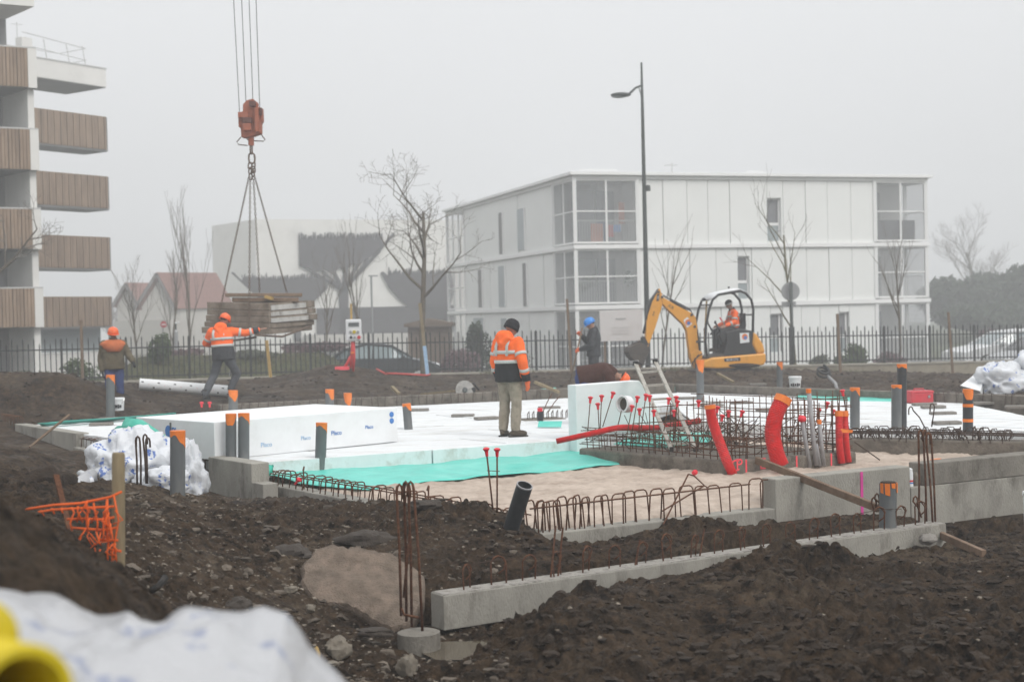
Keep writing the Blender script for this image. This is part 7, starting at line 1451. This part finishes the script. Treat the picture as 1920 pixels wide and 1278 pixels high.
blob('plastic_bag', D(300, 908, 16.0), (.32, .25, .20), 'bag_printed', 'low white plastic bag with blue print at the foot of the big one', 'plastic bag', 12, 48)
crumple('plastic_strip', [D(170, 892, 14.9), D(150, 905, 14.5), D(128, 925, 13.8), D(105, 945, 13.0), D(82, 955, 12.4), D(72, 960, 12.2)], [.07, .06, .05, .05, .05, .02], 'bag_faint', 'twisted pale plastic strip trailing down to the orange net', 'plastic wrap', 6)
crumple('plastic_strip', [D(150, 886, 15.0), D(165, 895, 14.8), D(172, 905, 14.6)], [.03, .05, .03], 'bag_printed', 'small pale blue printed wrapper beside the big plastic bag', 'plastic wrap', 9)
blob('plastic_bundle', D(1875, 722, 27.2), (.55, .4, .42), 'bag_printed', 'large blue-printed plastic bundle on the back wall beside the white board', 'plastic bag', 21, 64); blob('plastic_bundle', D(1925, 705, 27.4), (.45, .4, .42), 'bag_printed', 'taller blue-printed plastic bundle at the end of the back wall', 'plastic bag', 25, 56)
m = MB(); q = [D(1800, 722, 27.0), D(1838, 733, 26.8), D(1846, 706, 27.4), D(1834, 696, 27.8)]; m.prism(q, (.12, .25, -.16)); m.build('insulation_offcut', 'eps_block', bevel=.01, label='tilted white polystyrene offcut beside the plastic bundle', cat='insulation')
c = D(1868, 706, 36); 
T = thing('pump', 'dark coiled pump hose in the earth beside the white bucket', 'hose', D(1545, 715, 33)); m = MB()
P = [D(1545, 712, 33)+Vector((.16*math.cos(t)*(1-.02*t), .12*math.sin(t), .10+.09*math.sin(t*.97)+.012*t)) for t in np.linspace(0, 14, 60)]; m.tube(P, .03, 7); m.build('coil', 'black_steel', T, True); m = MB(); m.tube([D(1552, 705, 32.9), D(1566, 718, 32.5), D(1570, 730, 32.2)], .04, 7); m.build('hose_end', 'pvc_light', T, True)
# ================================================================ rocks
def rock(c, r, mat, label, seed, R=None, n=26, sharp=.22, sub=.38, cat='stone'):
    c = Vector(c); m = MB(); th = np.linspace(.03, math.pi-.03, n//2+1); ph = np.linspace(0, 2*math.pi, n+1)[:-1]; T_, P_ = np.meshgrid(th, ph, indexing='ij'); X, Y, Z = np.sin(T_)*np.cos(P_), np.sin(T_)*np.sin(P_), np.cos(T_)
    k = 2.35; q = (np.abs(X)**k+np.abs(Y)**k+np.abs(Z)**k)**(-1/k); s = q*(1+sub*fbm(X*1.1+seed, Y*1.1, 2, seed, z=Z*1.1)+sharp*fbm(X*4+seed, Y*4, 3, seed+5, z=Z*4)*.6)
    rings = [[c+(R @ Vector((r[0]*X[i, j]*s[i, j], r[1]*Y[i, j]*s[i, j], r[2]*Z[i, j]*s[i, j])) if R else Vector((r[0]*X[i, j]*s[i, j], r[1]*Y[i, j]*s[i, j], r[2]*Z[i, j]*s[i, j]))) for j in range(n)] for i in range(len(th))]
    m.loft(rings); return m.build('rock', mat, smooth='auto', label=label, cat=cat)
def big_stone():
    o = [(566, 1060), (590, 1032), (622, 1019), (650, 1028), (668, 1024), (700, 1034), (735, 1040), (772, 1058), (792, 1080), (796, 1130), (770, 1165), (735, 1178), (705, 1165), (680, 1148), (650, 1134), (610, 1132), (582, 1120), (566, 1094)]
    o2 = []
    for i in range(len(o)):
        for k in range(3):
            t = k/3; p, q = o[i], o[(i+1) % len(o)]; o2.append((p[0]+(q[0]-p[0])*t+rng.uniform(-3, 3), p[1]+(q[1]-p[1])*t+rng.uniform(-3, 3)))
    o = o2
    def dp(px, py): return 11.75-(py-1019)/160*1.0
    top = [D(x, y, dp(x, y)) for x, y in o]; cen = D(690, 1085, dp(690, 1085)); m = MB(); ringsn = []
    nrm = Vector((.1, -.45, .75)).normalized()
    for k, (sc, h) in enumerate(((1.0, -.16), (1.02, -.06), (1.01, -.015), (.97, .012), (.85, .018), (.7, .02), (.5, .024), (.3, .025), (.12, .024), (.03, .022))):
        rg_ = []
        for i, p in enumerate(top):
            q = cen+(p-cen)*sc; w_ = .016*float(fbm(np.array([q.x*3]), np.array([q.z*5+q.y*3]), 3, 5)[0]); rg_.append(q+nrm*(h+w_))
        ringsn.append(rg_)
    m.loft(ringsn); ob = m.build('stone_slab', 'stone', label='large flat pinkish-brown stone slab beside the round pile head', cat='stone', smooth='auto')
big_stone()
rock(D(545, 1040, 12.0), (.17, .14, .07), 'stone_dark', 'flat black stone left of the large stone slab', 2); rock(D(683, 1010, 12.3), (.21, .10, .065), 'stone_dark', 'long dark stone lying above the large stone slab', 4); rock(D(800, 948, 13.0), (.13, .1, .05), 'stone_dark', 'dark flat stone beside the tall hooked bars', 6)
rock(D(610, 1055, 11.7), (.06, .05, .05), 'stone', 'small brown stone touching the large slab', 7); rock(D(635, 1215, 9.9), (.085, .07, .065), 'stone_pale', 'grey rough stone near the bottom edge of the slope', 8); rock(D(765, 1250, 9.7), (.07, .05, .08), 'stone_pale', 'pointed pale stone before the round pile head', 9, sharp=.4)
rock(D(480, 1158, 9.9), (.075, .06, .05), 'block_grey', 'square grey rubble block behind the white sheet', 10); rock(D(447, 1133, 10.1), (.09, .07, .05), 'stone_dark', 'dark muddy stone beside the square rubble block', 11); rock(D(545, 1105, 10.6), (.045, .03, .025), 'stone_pale', 'small oval pale pebble left of the large slab', 12); rock(D(583, 1140, 10.4), (.035, .03, .03), 'stone_pale', 'round pale pebble at the lower side of the large slab', 13)
rock(D(520, 1175, 9.8), (.05, .05, .035), 'stone', 'brown pebble right of the square rubble block', 14); rock(D(700, 1185, 10.3), (.12, .06, .03), 'stone_dark', 'flat mud-caked stone beside the round pile head', 15); rock(D(1740, 1010, 13.4), (.09, .07, .04), 'block_grey', 'small grey stone under the far end of the loose beam', 16); rock(D(623, 1243, 9.6), (.05, .04, .012), 'stone_pale', 'thin pale tile shard near the bottom of the slope', 17)
rock(D(1700, 1255, 9.0), (.2, .13, .06), 'stone_dark', 'large mud-covered slab half buried in the right foreground mud', 18); rock(D(90, 905, 13.6), (.22, .16, .12), 'mud_clod', 'large dark earth lump below the left wall end', 19)
m = MB(); m.tube([D(282, 1108, 9.4), D(298, 1098, 9.4), D(310, 1082, 9.5)], .022, 8); m.build('rubber_hose', 'rubber', smooth=True, label='short black rubber hose piece on the pebbly slope', cat='hose')
m = MB(); m.tube([D(595, 1245, 9.3), D(598, 1225, 9.3), D(592, 1212, 9.3)], .012, 7); m.build('yellow_stub', 'wood_yellow', smooth=True, label='short yellow cable stub sticking out near the white sheet', cat='cable')
# ================================================================ orange net and post
c = D(222, 1090, 8.6); tp = D(222, 848, 8.6); T = thing('timber_post', 'round weathered timber post carrying the orange net', 'post', c); m = MB(); rp = 12*8.6/FPX; m.lathe([(rp, -.3), (rp*1.02, .2), (rp, (tp-c).length-.015), (rp*.85, (tp-c).length)], 20, c, tp-c); m.build('pole', 'wood_post', T, smooth='auto')
net = thing('safety_net', 'sagging torn orange plastic safety net tied to the timber post', 'net', D(180, 1075, 8.6))
rows_ = [[(228, 928), (205, 938), (150, 948), (100, 952), (50, 960), (8, 966)], [(215, 955), (195, 955), (150, 958), (100, 962), (50, 970), (20, 974)], [(214, 975), (190, 978), (160, 978), (126, 978)], [(220, 995), (195, 998), (165, 998), (135, 994)], [(222, 1018), (205, 1018), (185, 1016)], [(228, 1038), (212, 1036), (200, 1034)], [(232, 1072), (215, 1074), (203, 1070)]]
rows_ = [[(x, y-6) for x, y in q] for q in rows_]
def bandnet(pts, w_=.008):
    m = MB(); m.tube(pts, w_, 5, flat=.35); m.build('strand', 'orange_net', net, True)
for rw in rows_: bandnet([D(x+rng.uniform(-1, 1), y+rng.uniform(-1.5, 1.5), 8.52+.04*math.sin(x*.1)+(.35 if x < 120 else 0)*((120-x)/120 if x < 120 else 0)) for x, y in rw])
for x0, ys in ((218, (928, 975, 1018, 1072)), (205, (935, 956, 996, 1034, 1070)), (196, (938, 955, 978, 1016)), (180, (942, 957, 979, 998)), (165, (946, 958, 978, 998)), (150, (948, 958, 979)), (135, (950, 960, 980, 994)), (118, (951, 962)), (100, (952, 963)), (80, (956, 967)), (60, (959, 969)), (40, (962, 971)), (212, (1018, 1036, 1072)), (190, (976, 1000, 1016))):
    bandnet([D(x0+rng.uniform(-5, 5), y, 8.5+(.35*(120-x0)/120 if x0 < 120 else 0)) for y in ys], .006)
for k in range(34): x = rng.uniform(130, 222); y = rng.uniform(935, 1045); bandnet([D(x, y, 8.5), D(x+rng.uniform(-16, 16), y+rng.uniform(8, 22), 8.48), D(x+rng.uniform(-12, 12), y+rng.uniform(18, 30), 8.5)], .005)
# ================================================================ near the camera: wrapped pile and yellow roll
def near_sheet():
    edge = [(-140, 1080), (0, 1094), (60, 1102), (110, 1115), (160, 1142), (182, 1152), (240, 1148), (265, 1166), (340, 1168), (430, 1168), (540, 1176), (565, 1205), (585, 1240), (640, 1290), (700, 1340)]
    xs = np.linspace(-140, 690, 120); ey = np.interp(xs, [e[0] for e in edge], [e[1] for e in edge]); P = []
    nr = 40
    for i in range(nr+1):
        t = i/nr; r_ = []
        for x, y0 in zip(xs, ey):
            if i < 6: y = y0; d_ = 3.75-.02*(5-i); top = D(x, y0, 3.7); k = (5-i)/5; p = top+Vector((0, .10*k, -.55*k*k-.02*k))
            else:
                u = (i-6)/(nr-6); dd_ = 3.7-u*2.0; p0 = D(x, y0, 3.7); zz = p0.z-.10*u-.03*math.sin(u*9+x*.01); p = Vector((p0.x*(dd_/3.7)**.35, dd_, zz))
            q = .05*float(fbm(np.array([p.x*3.0]), np.array([p.y*3.0]), 4, 17)[0])+.02*abs(float(fbm(np.array([p.x*6.0+p.y*3]), np.array([p.y*6.0-p.x*2]), 2, 27)[0])); r_.append(p+Vector((0, 0, q if i > 5 else q*.4)))
        P.append(r_)
    m = MB(); m.grid(P); T = m.build('plastic_sheet', 'bag_faint', smooth=True, thick=.006, label='rumpled white plastic sheet over a heap close by, bottom corner', cat='plastic sheet')
    # what it covers
near_sheet()
m = MB(); ax0 = D(-80, 1278, 2.3); ax1 = D(46, 1312, 2.12); d = (ax1-ax0).normalized(); ax0 = ax0-d*.35; L_ = (ax1-ax0).length
T = thing('yellow_hose_roll', 'yellow ribbed hose roll lying on the white plastic sheet', 'hose', ax0); prof = []
k = 0.0
while k < L_: prof += [(.083, k), (.078, k+.008)]; k += .016
prof += [(.080, L_), (.066, L_), (.06, L_-.03), (.058, L_-.4)]; m.lathe(prof, 36, ax0, d, cap=False); m.build('tube', 'yellow_hose', T, smooth='auto')
m = MB(); a, b = ax0+Vector((-.05, .13, .05)), ax1+Vector((-.10, .13, .055)); pr_ = []; k = 0.0
while k < L_-.08: pr_ += [(.07, k), (.066, k+.008)]; k += .016
m.lathe(pr_+[(.05, k)], 30, a, b-a); m.build('tube', 'yellow_hose', T, smooth='auto')
